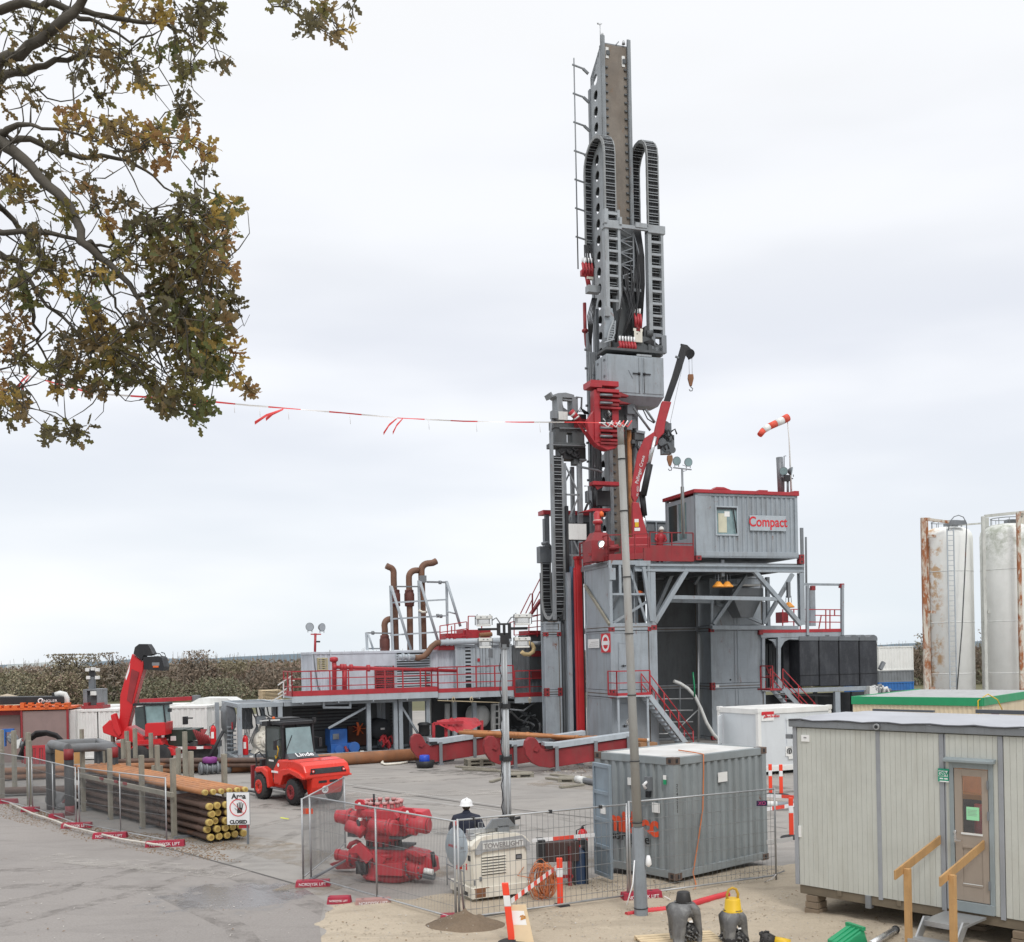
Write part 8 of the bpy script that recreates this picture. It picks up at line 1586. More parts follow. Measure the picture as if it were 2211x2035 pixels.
for sg_,hp in((-1,P(-.19,.2,.98*K)),(1,P(.235,.16,.94*K))):
 vs=[(hp,.03),(hp+Vector((0,.04,-.05)),.03)];es=[(0,1)];i=2
 for k in range(4):b0=hp+Vector((-.024+.016*k,.05,-.085));vs+=[(b0,.009),(b0+Vector((0,.012,-.035-.005*(k%2))),.008)];es+=[(1,i),(i,i+1)];i+=2
 vs+=[(hp+Vector((.03*-sg_,.05,-.05)),.01),(hp+Vector((.04*-sg_,.07,-.075)),.008)];es+=[(0,i),(i,i+1)]
 skin('hand',vs,es,t,SKIN,1)
BP=FG(836,1909,-17);t=thing('blowout_preventer','large red pressure control stack with studs on top inside the fence','pressure valve',BP.P(0,.5,0));W0=0.0
def bz(v,w_=W0):return BP.at(836,v,w_)[1]
def bs(u,v=1800,w_=W0):return BP.at(u,v,w_)[0]
RB=REDB
mb=MB(BP,RB);mb.lathe((0,.45,0),[(.38,0),(.42,.02),(.42,.12),(.3,.16),(.3,.34)],28);mb.build('base_flange',t,bevel=.01)
mb=MB(BP,RB);mb.prism([BP.at(u,v,0)for u,v in[(768,1846),(800,1830),(868,1838),(905,1846),(925,1862),(928,1890),(870,1893),(800,1888),(772,1872)]],.15,.6);mb.lathe((bs(829,1870,.45),.42,bz(1896,.45)),[(.36,0),(.44,.03),(.44,.10),(.40,.13),(.40,.48),(.45,.5),(.45,.58),(.3,.62)],30);mb.build('lower_body',t,bevel=.02)
mb=MB(BP,RB);mb.tube([mb.pp(q,.35)for q in[(728,1845),(745,1849),(775,1858)]],[.11,.13,.15],18);mb.lathe(mb.pp((731,1846),.35),[(.125,-.05),(.125,.03)],18,BP.a);mb.tube([mb.pp(q,.2)for q in[(860,1868),(900,1876),(922,1882)]],[.2,.17,.13],18);mb.tube([mb.pp((880,1858),.5),mb.pp((930,1868),.5)],.12,16);mb.build('lower_ram',t)
mb=MB(BP,GREYD);mb.tube([mb.pp((915,1889),.1),mb.pp((938,1893),.1)],.08,12);mb.m(WHITE).tube([mb.pp((916,1880),.0),mb.pp((935,1884),.0)],.06,10);mb.m(BLACK).ptube([(933,1840),(939,1872)],.2,.045,10);mb.ptube([(771,1860),(776,1880),(785,1888)],-.05,.05);mb.pbox(768,1865,790,1888,-.03,.5);mb.build('fittings',t)
mb=MB(BP,RB);mb.ppoly([(752,1836),(775,1820),(782,1826),(808,1850),(790,1866),(770,1843),(757,1845)],-.08,.1);mb.ppoly([(803,1838),(832,1856),(822,1872),(806,1860)],-.09,.08);mb.ppoly([(873,1838),(895,1838),(915,1850),(900,1852)],-.06,.3);mb.m(RB).ppoly([(808,1868),(868,1863),(868,1893),(808,1890)],-.14,.3);mb.build('bracket',t,bevel=.012)
for q in((777,1829),):mb=MB(BP,RB);mb.tube([mb.pp(x,.3)for x in[(752,1832),(758,1822),(770,1817),(778,1822)]],.05,8);mb.build('hose_loop',t)
mb=MB(BP,RB);mb.lathe((bs(829,1830,.45),.45,bz(1842,.45)),[(.36,0),(.38,.05),(.38,.12),(.33,.14),(.33,.28),(.40,.3),(.40,.40)],28);mb.build('neck',t)
mb=MB(BP,BLACK)
for k in range(16):a=k*.3927;mb.cyl((bs(829,1830,.45)+.36*math.cos(a),.45+.36*math.sin(a),bz(1826,.45)),(bs(829,1830,.45)+.36*math.cos(a),.45+.36*math.sin(a),bz(1812,.45)),.025,n=6)
mb.build('neck_bolts',t)
mb=MB(BP,RB);mb.prism([BP.at(u,v,0)for u,v in[(762,1750),(772,1746),(905,1756),(912,1775),(890,1800),(860,1812),(800,1808),(772,1796),(762,1780)]],.15,.6);mb.lathe((bs(829,1790,.45),.42,bz(1812,.45)),[(.3,0),(.42,.04),(.42,.14),(.38,.17),(.38,.44),(.44,.47),(.44,.56)],30);mb.build('upper_body',t,bevel=.02)
mb=MB(BP,RB);mb.tube([mb.pp(q,.45)for q in[(728,1762),(745,1765),(790,1770)]],[.13,.16,.17],20);mb.lathe(mb.pp((730,1763),.45),[(.14,-.03),(.14,.05)],18,BP.a);mb.tube([mb.pp(q,.1)for q in[(868,1772),(905,1780),(924,1783)]],[.17,.18,.18],20);mb.lathe(mb.pp((926,1783),.1),[(.165,0),(.14,.02)],20,BP.a)
mb.tube([mb.pp((802,1782),-.12),mb.pp((848,1788),-.2)],.15,20);mb.lathe(mb.pp((848,1788),-.2),[(.17,-.02),(.17,.06),(.12,.07)],20,(BP.a*.95-BP.b*.25));mb.tube([mb.pp((872,1785),.1),mb.pp((900,1793),.05)],.12,16);mb.build('upper_ram',t)
mb=MB(BP,GREYM);mb.tube([mb.pp((896,1792),.05),mb.pp((910,1795),.02)],[.06,.03],10);mb.m(BLACK).ptube([(903,1757),(914,1762),(916,1757)],.3,.035);mb.ptube([(773,1770),(775,1785),(780,1797)],-.05,.04);mb.m(WHITE).pbox(773,1767,780,1773,-.07,.06);mb.pbox(813,1771,820,1782,-.13,.02);mb.m(RB).ptube([(750,1783),(772,1790),(785,1800)],.0,.13,14);mb.m(DARKG).pbox(750,1796,776,1808,.05,.3);mb.build('fittings',t)
for u0,v0,u1,v1,w_,h_ in((766,1727,786,1748,.05,'left'),(866,1745,893,1765,-.02,'right')):
 mb=MB(BP,RB);mb.ppoly([(u0,v1),(u0,v0+4),(u0+5,v0),(u1-4,v0+1),(u1,v0+6),(u1+4,v1)],w_,.08);mb.m(PAPER).lathe(mb.pp(((u0+u1)/2,(v0+v1)/2-1),w_-.003),[(.035,0),(.035,.004)],14,-BP.b);mb.build('lifting_lug',t,bevel=.01)
mb=MB(BP,RB);cs_=bs(826,1750,.45);mb.lathe((cs_,.45,bz(1758,.45)),[(.5,0),(.5,.12),(.44,.16)],28);mb.prism([BP.at(u,v,-.05)for u,v in[(800,1762),(812,1750),(850,1752),(862,1766),(840,1776),(812,1772)]],-.08,.1);mb.build('top_flange',t,bevel=.01)
mb=MB(BP,mat('stud_steel',(.30,.16,.15),.5,metal=.3,dirt=.4));
for k in range(16):
 a=k*.3927+.15;x,y=cs_+.4*math.cos(a),.45+.4*math.sin(a);z0_=bz(1753,.45);mb.cyl((x,y,z0_),(x,y,z0_+.2),.042,n=8);mb.m(mat('red_white_nut',(.55,.28,.27),.5)).cyl((x,y,z0_+.2),(x,y,z0_+.25),.06,n=6);mb.m(MATS['stud_steel'])
mb.m(BLACK).tube([(cs_-.22,.5,bz(1750,.45)),(cs_-.22,.5,bz(1716,.45))],.025,6);mb.build('stud',t)
mb=MB(BP,REDD);A=gr(752,1868,.3);mb.prism([BP.at(u,v,.9)for u,v in[(711,1866),(740,1858),(765,1866),(765,1876),(728,1878)]],.9,1.1);mb.m(GREYM).bar(px(748,1857,22.9),px(672,1900,22.5),.04,.04,world=True);mb.bar(px(742,1860,22.9),px(660,1903,22.5),.03,.03,world=True);mb.build('drawbar',t)
def flange(c,ax_,r_,parent,n=10,m_=None):
 mb=MB(BP,RB);mb.lathe(c,[(r_,-.03),(r_,.03)],22,ax_);fl=mb.build('flange',parent);an=ax_.normalized();x=an.orthogonal().normalized();y=an.cross(x);C=BP.P(*c);mb=MB(BP,m_ or GREYD)
 for k in range(n):a=6.283*k/n;q=C+(x*math.cos(a)+y*math.sin(a))*r_*.8;mb.tube([q-an*.055,q+an*.055],.02,6,world=True)
 mb.build('bolts',fl)
for(u,v,w_,r_)in((757,1767,.45,.21),(882,1776,.1,.22),(758,1853,.35,.2),(880,1872,.2,.25),(905,1879,.2,.2),(842,1787,-.19,.18)):flange(mb.pp((u,v),w_)if False else MB(BP).pp((u,v),w_),BP.a,r_,t)
mb=MB(BP,DARKG);mb.pbox(786,1806,870,1812,.1,.7);mb.pbox(786,1830,872,1835,.1,.7)  # dark strips stand in for shade between the bodies
for k in range(9):mb.ptube([(790+k*9,1764+k),(792+k*9,1774+k)],-.03,.016,5);mb.ptube([(786+k*11,1862+k),(788+k*11,1874+k)],-.03,.018,5)
mb.build('shade_strips',t)
mb=MB(Fr(0,0),CABLE);c=gr(1172,1947);f=Fr(c.x,c.y,10)
for k in range(26):
 rx,rz=.17*random.uniform(.55,1.15),.34*random.uniform(.75,1.1);o=random.uniform(-.12,.12);ph=random.random()*6;tl=random.uniform(-.25,.25);zc=.42+random.uniform(-.07,.05)
 mb.tube([f.P(o+rx*math.cos(a*.4487)+tl*.1*math.sin(a*.4487),random.uniform(-.02,.02)+.12*math.sin(a*.4487+ph),zc+rz*math.sin(a*.4487))for a in range(15)],.009,5,world=True)
mb.tube([f.P(-.15,0,.45),f.P(-.5,-.1,.55),TLF.P(Ls,.1,.6)],.009,5,world=True)
for k in range(5):mb.tube([f.P(.1+.1*k,-.1,.02),f.P(.5+.12*k,.2+.1*k,.02),f.P(.9,.1-.05*k,.02),f.P(.7-.2*k,-.2,.02)],.009,5,world=True)
mb.build('cable_coil',label='tangled coil of orange cable hanging beside the light tower',cat='cable')
BX=FG(1175,1920,6);t=thing('steel_tray','dark brown steel box on a red stand right of the light tower','tray',BX.P(.3,.3,0));mb=MB(BX,mat('brown_steel_box',(.055,.03,.028),.6,dirt=.3));a,b=BX.at(1166,1840)[0],BX.at(1251,1840)[0];mb.box(a,b,0,.5,BX.at(1200,1862)[1],BX.at(1200,1820)[1]);mb.build('box',t,bevel=.01);mb=MB(BX,REDD);mb.box(a,a+.06,0,.5,0,.85);mb.box(.5,.57,0,.1,0,.85);mb.box(a,.6,0,.06,.2,.26);mb.m(BLACK).box(a-.04,a+.1,-.1,.3,.5,1.0);mb.build('stand',t)
t=thing('waste_bin','black framed dark blue bin next to the red stand','bin',BX.P(.7,.2,0));mb=MB(BX,mat('bin_blue',(.02,.05,.11),.4));a,b=BX.at(1244,1880)[0],BX.at(1267,1880)[0];mb.box(a,b,.1,.6,0,.72);mb.build('drum',t,bevel=.04);mb=MB(BX,BLACK);mb.box(a-.03,a,.05,.65,0,.95);mb.box(b,b+.04,.05,.65,0,.93);mb.box(a,b,.08,.1,.85,.95);mb.build('frame',t)
def barrier_post(p,label,lean=(0,0),h=.95,base=True,grp='orange plastic barrier posts'):
 p=Vector(p);t=thing('barrier_post',label,'barrier post',p,grp);q=p+Vector((lean[0],lean[1],h));mb=MB(Fr(0,0),ORPL);pt=lambda k:p.lerp(q,k)
 for a,b,m_ in((.04,.62,ORPL),(.80,1.0,ORPL),(.62,.80,TXTW)):mb.m(m_).bar(pt(a),pt(b),.11,.06,world=True)
 mb.build('panel',t,bevel=.012)
 if base:mb=MB(Fr(p.x,p.y,0,p.z),RUBBER);mb.lathe((0,0,0),[(.27,0),(.27,.03),(.22,.055),(.07,.065),(.07,.09)],20);mb.build('base',t)
 return q
qa=barrier_post(gr(1210,1962),'orange post on a black base beside the cable coil');qb=barrier_post(gr(1106,2040),'leaning orange post behind the pale board',(-.1,0),1.02,True)
def tape_run(P_,label,w_=.075,seg=.26):
 mb=MB(Fr(0,0),TXTW);k=0
 for i in range(len(P_)-1):
  a,b=Vector(P_[i]),Vector(P_[i+1]);n=max(1,round((b-a).length/seg));u_=(b-a).normalized().cross(Vector((0,1,0))).normalized()*w_/2
  if u_.z<0:u_=-u_
  for j in range(n):
   mb.m(mat('tape_orange_red',(.78,.08,.05),.5,dirt=.05)if k%2 else TXTW);k+=1;p,q=a.lerp(b,j/n),a.lerp(b,(j+1)/n);e=Vector((0,.006,0))
   mb.raw([p-u_-e,q-u_-e,q+u_-e,p+u_-e,p-u_+e,q-u_+e,q+u_+e,p+u_+e],[(0,1,2,3),(7,6,5,4),(0,4,5,1),(3,2,6,7),(0,3,7,4),(1,5,6,2)])
 return mb.build('barrier_board',label=label,cat='barrier board',group='red and white barrier boards')
tape_run([px(1104,1946,qb.y),px(1202,1873,qa.y)],'slanting red and white board between the two near orange posts',.085,.17)
tape_run([px(1148,1816,21.6),px(1284,1803,22.0)],'red and white board from the light tower to the container door',.075,.42)
for u,v,lb in((1664,1718,'left of the two orange posts by the white cabin'),(1687,1719,'right of the two orange posts by the white cabin'),(1709,1810,'orange post at the left edge of the office trailer'),(1578,1650,'orange post head behind the container roof, left one'),(1597,1650,'orange post head behind the container roof, right one')):barrier_post(gr(u,v),lb,h=1.02)
tape_run([px(1350,1626,47),px(1420,1631,47),px(1505,1636,46.5),px(1578,1632,46)],'long red and white board at the stair foot',.12,.75)
tape_run([gr(1655,1718,.8),gr(1720,1722,.82)],'short board across the pair of orange posts',.09,.5);tape_run([gr(1640,1750,.5),gr(1720,1738,.5)],'board with a white middle left of the trailer corner',.1,.5);tape_run([gr(1655,1820,.7),gr(1712,1812,.72)],'low board by the orange post at the trailer',.1,.5)
mb=MB(Fr(0,0),GREYM);mb.tube([gr(1640,1740,.15),gr(1715,1738,.15)],.1,10,world=True);mb.m(WHITED).tube([gr(1655,1737,.3),gr(1678,1737,.3)],.09,8,world=True);mb.build('grey_pipe',label='grey pipe lying behind the fence between container and trailer',cat='pipe')
p=gr(1128,2042);f=Fr(p.x,p.y,-8);t=thing('notice_board','pale plywood board with a paper leaning on the orange post','board',p);mb=MB(f,mat('pale_plywood',(.72,.56,.36),.6,var=.06,dirt=.1));H=.62
hx=lambda s,z:(s-.16*z,.12+.22*z,z)
mb.hexa([(-.12,0,0),(.2,0,0),(.2,.02,0),(-.12,.02,0)],[(-.25,.14,H),(.05,.14,H+.02),(.05,.16,H+.02),(-.25,.16,H)]);mb.build('board',t,bevel=.003)
mb=MB(f,PAPER);mb.hexa([(-.15,.069,.32),(.07,.069,.32),(.07,.074,.32),(-.15,.074,.32)],[(-.20,.118,.54),(.02,.118,.54),(.02,.123,.54),(-.20,.123,.54)]);pp_=mb.build('paper',t)
mb=MB(f,mat('orange_print',(.55,.25,.06),.6,var=.4));
for k in range(7):a=random.uniform(-.11,.01);z=random.uniform(.38,.48);y=.069+(z-.32)*.223-.004;mb.hexa([(a,y,z),(a+.05,y,z+.01),(a+.05,y+.001,z+.01),(a,y+.001,z)],[(a+.01,y+.004,z+.02),(a+.03,y+.004,z+.04),(a+.03,y+.005,z+.04),(a+.01,y+.005,z+.02)])
mb.build('picture',pp_)
mb=MB(Fr(0,0),mat('red_conduit',(.62,.05,.06),.45,dirt=.2));pts=[gr(1353,1977,.04),gr(1400,1968,.05),gr(1460,1962,.06),gr(1480,1958,.07),gr(1520,1945,.08),gr(1572,1931,.08)]
n=90;Q_=[];rr=[]
for i in range(n):
 tt=i/(n-1)*(len(pts)-1);k=min(int(tt),len(pts)-2);Q_.append(pts[k].lerp(pts[k+1],tt-k));rr.append(.055 if i%2 else.066)
mb.tube(Q_,rr,12,world=True);mb.build('conduit',label='red corrugated pipe lying on the sand behind the lamp pole',cat='pipe')
FK=Fr(-8.72,36.3,-50);t=thing('forklift','large red forklift with a black cab, seen from its grille end','forklift',FK.P(1.2,.85,0));GRN=mat('cab_dark_panel',(.035,.045,.04),.4,dirt=.2)
mb=MB(FK,REDF);mb.prism([(.95,.6),(.95,1.1),(1.3,1.42),(2.3,1.47),(2.75,1.42),(3.0,1.32),(3.12,1.12),(3.14,.92),(3.0,.86),(2.75,.97),(2.25,1.02),(1.8,.92),(1.62,.62)],.06,1.72)
mb.prism([(2.72,.9),(3.12,.95),(3.08,.6),(2.98,.36),(2.78,.34),(2.7,.5)],.32,1.46);mb.prism([(-.42,.95),(-.3,1.08),(.15,1.12),(.5,1.02),(.6,.45),(.52,.4),(.42,.75),(.1,.93),(-.25,.88)],.04,1.72);mb.prism([(.5,.38),(.5,.95),(1.8,.95),(1.7,.38)],.3,1.46);mb.build('body',t,bevel=.06)
mb=MB(FK,REDF);mb.prism([(1.5,.95),(1.62,1.12),(2.2,1.2),(2.9,1.08),(3.1,.98),(3.1,.9),(2.8,.93),(2.25,1.04),(1.8,.93),(1.62,.62),(1.5,.6)],-.04,.1);mb.prism([(2.25,1.04),(2.9,1.0),(3.1,.95),(3.1,.9),(2.8,.93),(2.25,1.0)],1.68,1.8);mb.build('fender',t,bevel=.03)
mb=MB(FK,GREYM);mb.box(.6,1.45,.12,.32,.42,.46);mb.box(.75,1.4,.16,.32,.72,.76);mb.build('step',t,bevel=.01)
def wheel(c,r_,wd,rim,lb=None):
 mb=MB(FK,RUBBER);mb.lathe(c,[(r_*.55,0),(r_*.9,.01),(r_,.05),(r_,wd-.05),(r_*.9,wd-.01),(r_*.55,wd)],28,FK.b)
 for k in range(22):a=k*.2856;mb.bar((c[0]+r_*math.cos(a),c[1]+.04,c[2]+r_*math.sin(a)),(c[0]+r_*math.cos(a+.12),c[1]+wd*.5,c[2]+r_*math.sin(a+.12)),.03,.03)
 w_=mb.build('wheel',t);mb=MB(FK,rim);mb.lathe(c,[(r_*.2,-.0),(r_*.25,-.03),(r_*.5,-.01),(r_*.56,-.02),(r_*.56,.04)],22,FK.b)
 for k in range(8):a=k*.785;mb.cyl((c[0]+r_*.38*math.cos(a),c[1]-.02,c[2]+r_*.38*math.sin(a)),(c[0]+r_*.38*math.cos(a),c[1]-.045,c[2]+r_*.38*math.sin(a)),.02,n=6)
 mb.build('rim',w_)
wheel((0,.0,.43),.43,.34,REDF);wheel((0,1.4,.43),.43,.34,REDF);wheel((2.25,-.0,.43),.43,.3,REDD);wheel((2.25,1.44,.43),.43,.3,REDD)
mb=MB(FK,BLACK);
for s in(.02,1.3):
 for w_ in(.28,1.42):mb.bar((s if s>1 else s+.05,w_,1.1),(s+(.06 if s>1 else.1)-.16*(s>1),w_,2.55),.08,.08)
mb.box(-.05,1.32,.2,1.5,2.55,2.66);mb.box(.1,.5,.1,.3,2.5,2.72);mb.box(-.1,.6,.4,1.3,2.66,2.75);mb.box(.02,1.35,.3,1.42,1.02,1.15);mb.box(.05,.12,.28,1.42,1.1,2.5)
for k in range(6):mb.bar((.0+k*.22,.25,2.68),(.0+k*.22,1.45,2.68),.03,.03)
mb.build('cab_frame',t,bevel=.015)
mb=MB(FK,GRN);mb.prism([(.1,.62),(.1,2.5),(1.12,2.5),(1.22,1.5),(1.0,1.1),(.9,.62)],.25,.3);dr=mb.build('door',t,bevel=.01)
mb=MB(FK,GLASS);mb.prism([(.17,1.45),(.17,2.42),(1.05,2.42),(1.12,1.45)],.243,.25);mb.build('door_glass',dr);mb=MB(FK,YEL);mb.tube([(.98,.2,1.5),(1.08,.2,1.75),(1.02,.2,1.85),(.95,.2,1.8)],.02,6);mb.tube([(.98,.2,1.5),(.9,.2,1.42),(.85,.2,1.52)],.02,6);mb.m(PAPER).box(.3,.65,.24,.245,1.3,1.36);mb.build('handle',dr)
mb=MB(FK,GLASSB);mb.hexa([(1.38,.36,1.58),(1.38,1.36,1.58),(1.36,1.36,1.58),(1.36,.36,1.58)],[(1.24,.4,2.45),(1.24,1.32,2.45),(1.22,1.32,2.45),(1.22,.4,2.45)]);mb.build('rear_window',t)
mb=MB(FK,mat('hood_grey',(.10,.11,.12),.4));mb.hexa([(1.7,.3,1.44),(1.7,1.42,1.44),(1.3,1.42,1.3),(1.3,.3,1.3)],[(1.42,.34,1.6),(1.42,1.38,1.6),(1.3,1.38,1.6),(1.3,.34,1.6)]);mb.build('hood_panel',t,bevel=.01)
nrm=FK.a*.5+Vector((0,0,.87));text('Linde',.3,FK.P(1.58,.9,1.535),FK.b,TXTW,'lettering',t,updir=Vector((-FK.a.x*.87,-FK.a.y*.87,.5)),off=.02,bold=.006)
mb=MB(FK,BLACK);mb.prism_s([(.22,1.05),(.3,1.22),(1.48,1.22),(1.56,1.05)],3.04,3.15)
for k in range(4):mb.m(GREYD).box(3.15,3.165,.4,1.36,1.075+k*.035,1.085+k*.035)
mb.m(BLACK).box(3.0,3.11,.55,.85,.74,.82);mb.box(3.0,3.11,.95,1.25,.74,.82);mb.build('grille',t,bevel=.006)
for w_ in(.33,1.45):mb=MB(FK,mat('red_lamp',(.7,.05,.04),.2));mb.lathe((3.14,w_,1.14),[(.05,0),(.05,.03)],14,FK.a);mb.m(TXTW).lathe((3.14,w_,1.14),[(.022,.03),(.022,.035)],10,FK.a);mb.build('tail_lamp',t)
mb=MB(FK,TXTW);mb.lathe((3.1,.78,.52),[(.12,0),(.12,.012)],20,FK.a);st=mb.build('speed_sticker',t);text('20',.15,FK.P(3.112,.78,.52),FK.b,TXTK,'lettering',st,off=.004)
mb=MB(FK,ORANGE);mb.lathe((.5,.35,2.72),[(.05,0),(.05,.06),(.03,.09)],12);mb.build('beacon',t);mb=MB(FK,WHITED);mb.bar((.6,.2,2.7),(1.0,.3,2.72),.05);mb.bar((.0,.1,2.66),(.55,.12,2.7),.04);mb.m(BLACK).box(1.25,1.35,1.4,1.5,2.6,2.75);mb.box(1.2,1.3,.25,.32,2.45,2.56);mb.build('work_lamp',t)
mb=MB(FK,BLACK);mb.box(-.6,-.45,.35,.5,.1,1.3);mb.box(-.6,-.45,1.25,1.4,.1,1.3);mb.m(REDD).box(-.45,-.2,.3,1.45,.35,1.0);mb.m(GREYM).box(-.72,-.6,.2,1.55,.25,.9);mb.m(BLACK).box(-.7,.1,.2,.3,.95,1.05);mb.tube([(-.3,.1,1.1),(-.4,.1,1.5),(-.1,.1,1.6),(.1,.2,1.4)],.03,6)
for w_ in(.3,1.3):mb.box(-1.9,-.7,w_,w_+.14,.1,.15)
mb.m(REDD).box(-.8,-.7,.1,.25,.3,1.1);mb.build('fork_carriage',t,bevel=.01)
PR=Fr(-14.4,35,-49.4)
def drillpipe(fr,s0,s1,w_,z,r_,m_,cap,label,grp,tool=True):
 t=thing('drill_pipe',label,'drill pipe',fr.P((s0+s1)/2,w_,z),grp);mb=MB(fr,m_);L_=s1-s0
 ss=[0,.35,.4,L_-.55,L_-.5,L_-.05];rr=[r_,r_,r_*.78,r_*.78,r_,r_]if tool else[r_]*6
 mb.tube([(s0+a,w_,z)for a in ss],rr,12)
 if tool:
  for k in(3,6):mb.tube([(s0+L_*k/9,w_,z),(s0+L_*k/9+.15,w_,z)],r_*.9,10)
 mb.build('tube',t)
 if cap:mb=MB(fr,cap);mb.tube([(s1-.06,w_,z),(s1+.03,w_,z),(s1+.05,w_,z)],[r_*1.02,r_*1.02,r_*.8],14);mb.m(mat('cap_face',(.42,.27,.08),.6,var=.3)).tube([(s1+.051,w_,z),(s1+.053,w_,z)],r_*.55,12);mb.build('end_cap',t)
rows=['bottom','second','middle','fourth','top brown'];cols=['left','second','third','fourth','right']
for r_ in range(5):
 for c_ in range(5):drillpipe(PR,random.uniform(-.35,.0),9.75+random.uniform(-.12,.1),.12+c_*.225+(.07 if r_ in(0,3)else-.02 if r_==2 else 0),.16+.205*r_,.093,BRPIPE,YCAP,'yellow capped pipe, %s row from the ground, %s from the road side'%(rows[r_],cols[c_]),'brown drill pipes in the near rack')
for c_ in range(6):drillpipe(PR,-.1,9.7+.05*c_,.06+c_*.2,1.34,.075,ORPIPE,YCAP,'orange pipe on the rack top, number %s from the road side'%['one','two','three','four','five','six'][c_],'orange pipes on top of the near rack',False)
t=thing('pipe_rack','timber post and steel rail rack round the near pile of drill pipes','rack',PR.P(4.5,.6,0));
for w_ in(-.12,1.36):
 for s,h in((1.0,2.15),(3.4,2.15),(5.9,2.1),(8.1,2.15)):mb=MB(PR,WOODG);mb.box(s-.07,s+.07,w_-.06,w_+.06,0,h);mb.build('post',t,bevel=.006)
mb=MB(PR,WOODG);mb.box(.8,8.3,-.26,-.18,1.12,1.24);mb.m(GREYM)
for s in(1.0,5.9,8.1):mb.box(s-.05,s+.05,-.1,1.34,1.18,1.25)
for s in(.9,3.4,5.9,8.3):mb.box(s-.06,s+.06,-.2,1.4,.0,.065)
mb.m(REDD)
for s in(4.2,4.9,3.0):mb.box(s,s+.25,-.3,-.26,1.2,1.27)
mb.build('rail',t)
SG=gr(528,1824);t=thing('area_closed_sign','white Area CLOSED sign with a crossed out hand at the pipe ends','sign',SG);a,b=px(491,1781,SG.y),px(539,1711,SG.y);f=Fr(a.x,a.y,-4);Wd=b.x-a.x;Hh=b.z-a.z
mb=MB(f,TXTW);mb.box(0,Wd,-.01,0,a.z,b.z);mb.m(GREYM).box(-.012,Wd+.012,0,.008,a.z-.012,b.z+.012);pl=mb.build('plate',t);cx_=Wd/2;cz_=a.z+Hh*.53
text('Area',.19,f.P(cx_+.02,-.011,b.z-.1),f.a,TXTK,'lettering',pl,bold=.006);text('CLOSED',.125,f.P(cx_,-.011,a.z+.065),f.a,TXTK,'lettering',pl,squash=.98,bold=.006)
RR=mat('sign_red',(.68,.10,.10),.5);mb=MB(f,TXTK);mb.prism([(cx_-.03,cz_-.14),(cx_+.09,cz_-.14),(cx_+.12,cz_+.0),(cx_-.02,cz_+.0)],-.014,-.011)
for k in range(4):mb.bar((cx_-.005+.037*k,-.0125,cz_-.01),(cx_-.02+.05*k,-.0125,cz_+.11+.03*(k in(1,2))),.026,.003)
mb.bar((cx_-.01,-.0125,cz_-.08),(cx_-.09,-.0125,cz_-.01),.03,.003);mb.build('hand',pl)
mb=MB(f,RR);mb.tube([(cx_+.215*math.cos(k*.2618),-.013,cz_+.215*math.sin(k*.2618))for k in range(25)],.013,6);mb.bar((cx_-.15,-.016,cz_+.15),(cx_+.15,-.016,cz_-.15),.028,.004);mb.build('ring',pl)
mb=MB(f,GREYD);mb.box(Wd-.09,Wd-.04,.01,.05,0,b.z);mb.m(RED).box(Wd*.5,Wd*.95,.012,.06,a.z-.1,a.z+.0);mb.build('post',t)
def pile(fr,L_,nw,nz,z0,m_,cap,lb,r_=.09):
 for k in range(nz):
  for i in range(nw):drillpipe(fr,random.uniform(-.2,.1),L_+random.uniform(-.1,.2),i*r_*2.3,z0+k*r_*2.15,r_,m_,cap,'%s, %s layer, %s pipe from the near side'%(lb,('lowest','second','third')[k],('first','second','third')[i]),lb,False)
P2=Fr(gr(262,1672).x,gr(262,1672).y,-8);pile(P2,6.8,3,2,.35,BRPIPE,None,'brown pipes behind the near rack');P3=Fr(gr(-60,1690).x,gr(-60,1690).y,14);pile(P3,9.0,3,2,.15,RUST,None,'rusty pipes left of the pipe loop',.11)
P4=Fr(gr(-40,1722).x,gr(-40,1722).y,6);pile(P4,4.0,3,1,.18,BRPIPE,YCAP,'yellow capped pipes at the left edge',.1)
ORD='first second third fourth fifth sixth seventh eighth ninth tenth eleventh twelfth thirteenth fourteenth fifteenth sixteenth last'.split();PU=[178,223,245,275,293,327,345.5,267,386,401,5,32,63,4,65,333,347]
for i,(u,vt,vb)in enumerate([(178,1575,1660),(223,1600,1660),(245,1572,1655),(275,1579,1665),(293,1573,1668),(327,1583,1660),(345,1576,1650),(267,1596,1668),(386,1615,1690),(401,1580,1695),(5,1576,1700),(32,1578,1700),(63,1582,1705),(4,1620,1730),(65,1600,1738),(333,1653,1690),(347,1653,1690)]):
 p=gr(u,vb);q=px(u,vt,p.y);mb=MB(Fr(p.x,p.y,-20),WOODG);mb.box(-.07,.07,-.07,.07,0,q.z);mb.build('rack_post',label='square timber post, %s of the further rack posts from the left'%ORD[sorted(range(17),key=lambda q:PU[q]).index(i)],cat='post',group='timber posts of the further pipe racks',bevel=.006)
def gp(u,v,Y):return px(u,v,Y)
t=thing('pipe_loop','grey and black loop of fat pipes standing on legs beside the pipe rack','pipework',gr(140,1742));PG=mat('loop_grey',(.16,.165,.17),.5,dirt=.35);mb=MB(Fr(0,0),PG);r_=.14
Z=gp(108,1607,34.8);A=gp(108,1607,34.8);B=gp(148,1616,33.4);C=gp(245,1612,35.2);D=gp(212,1602,37.2)
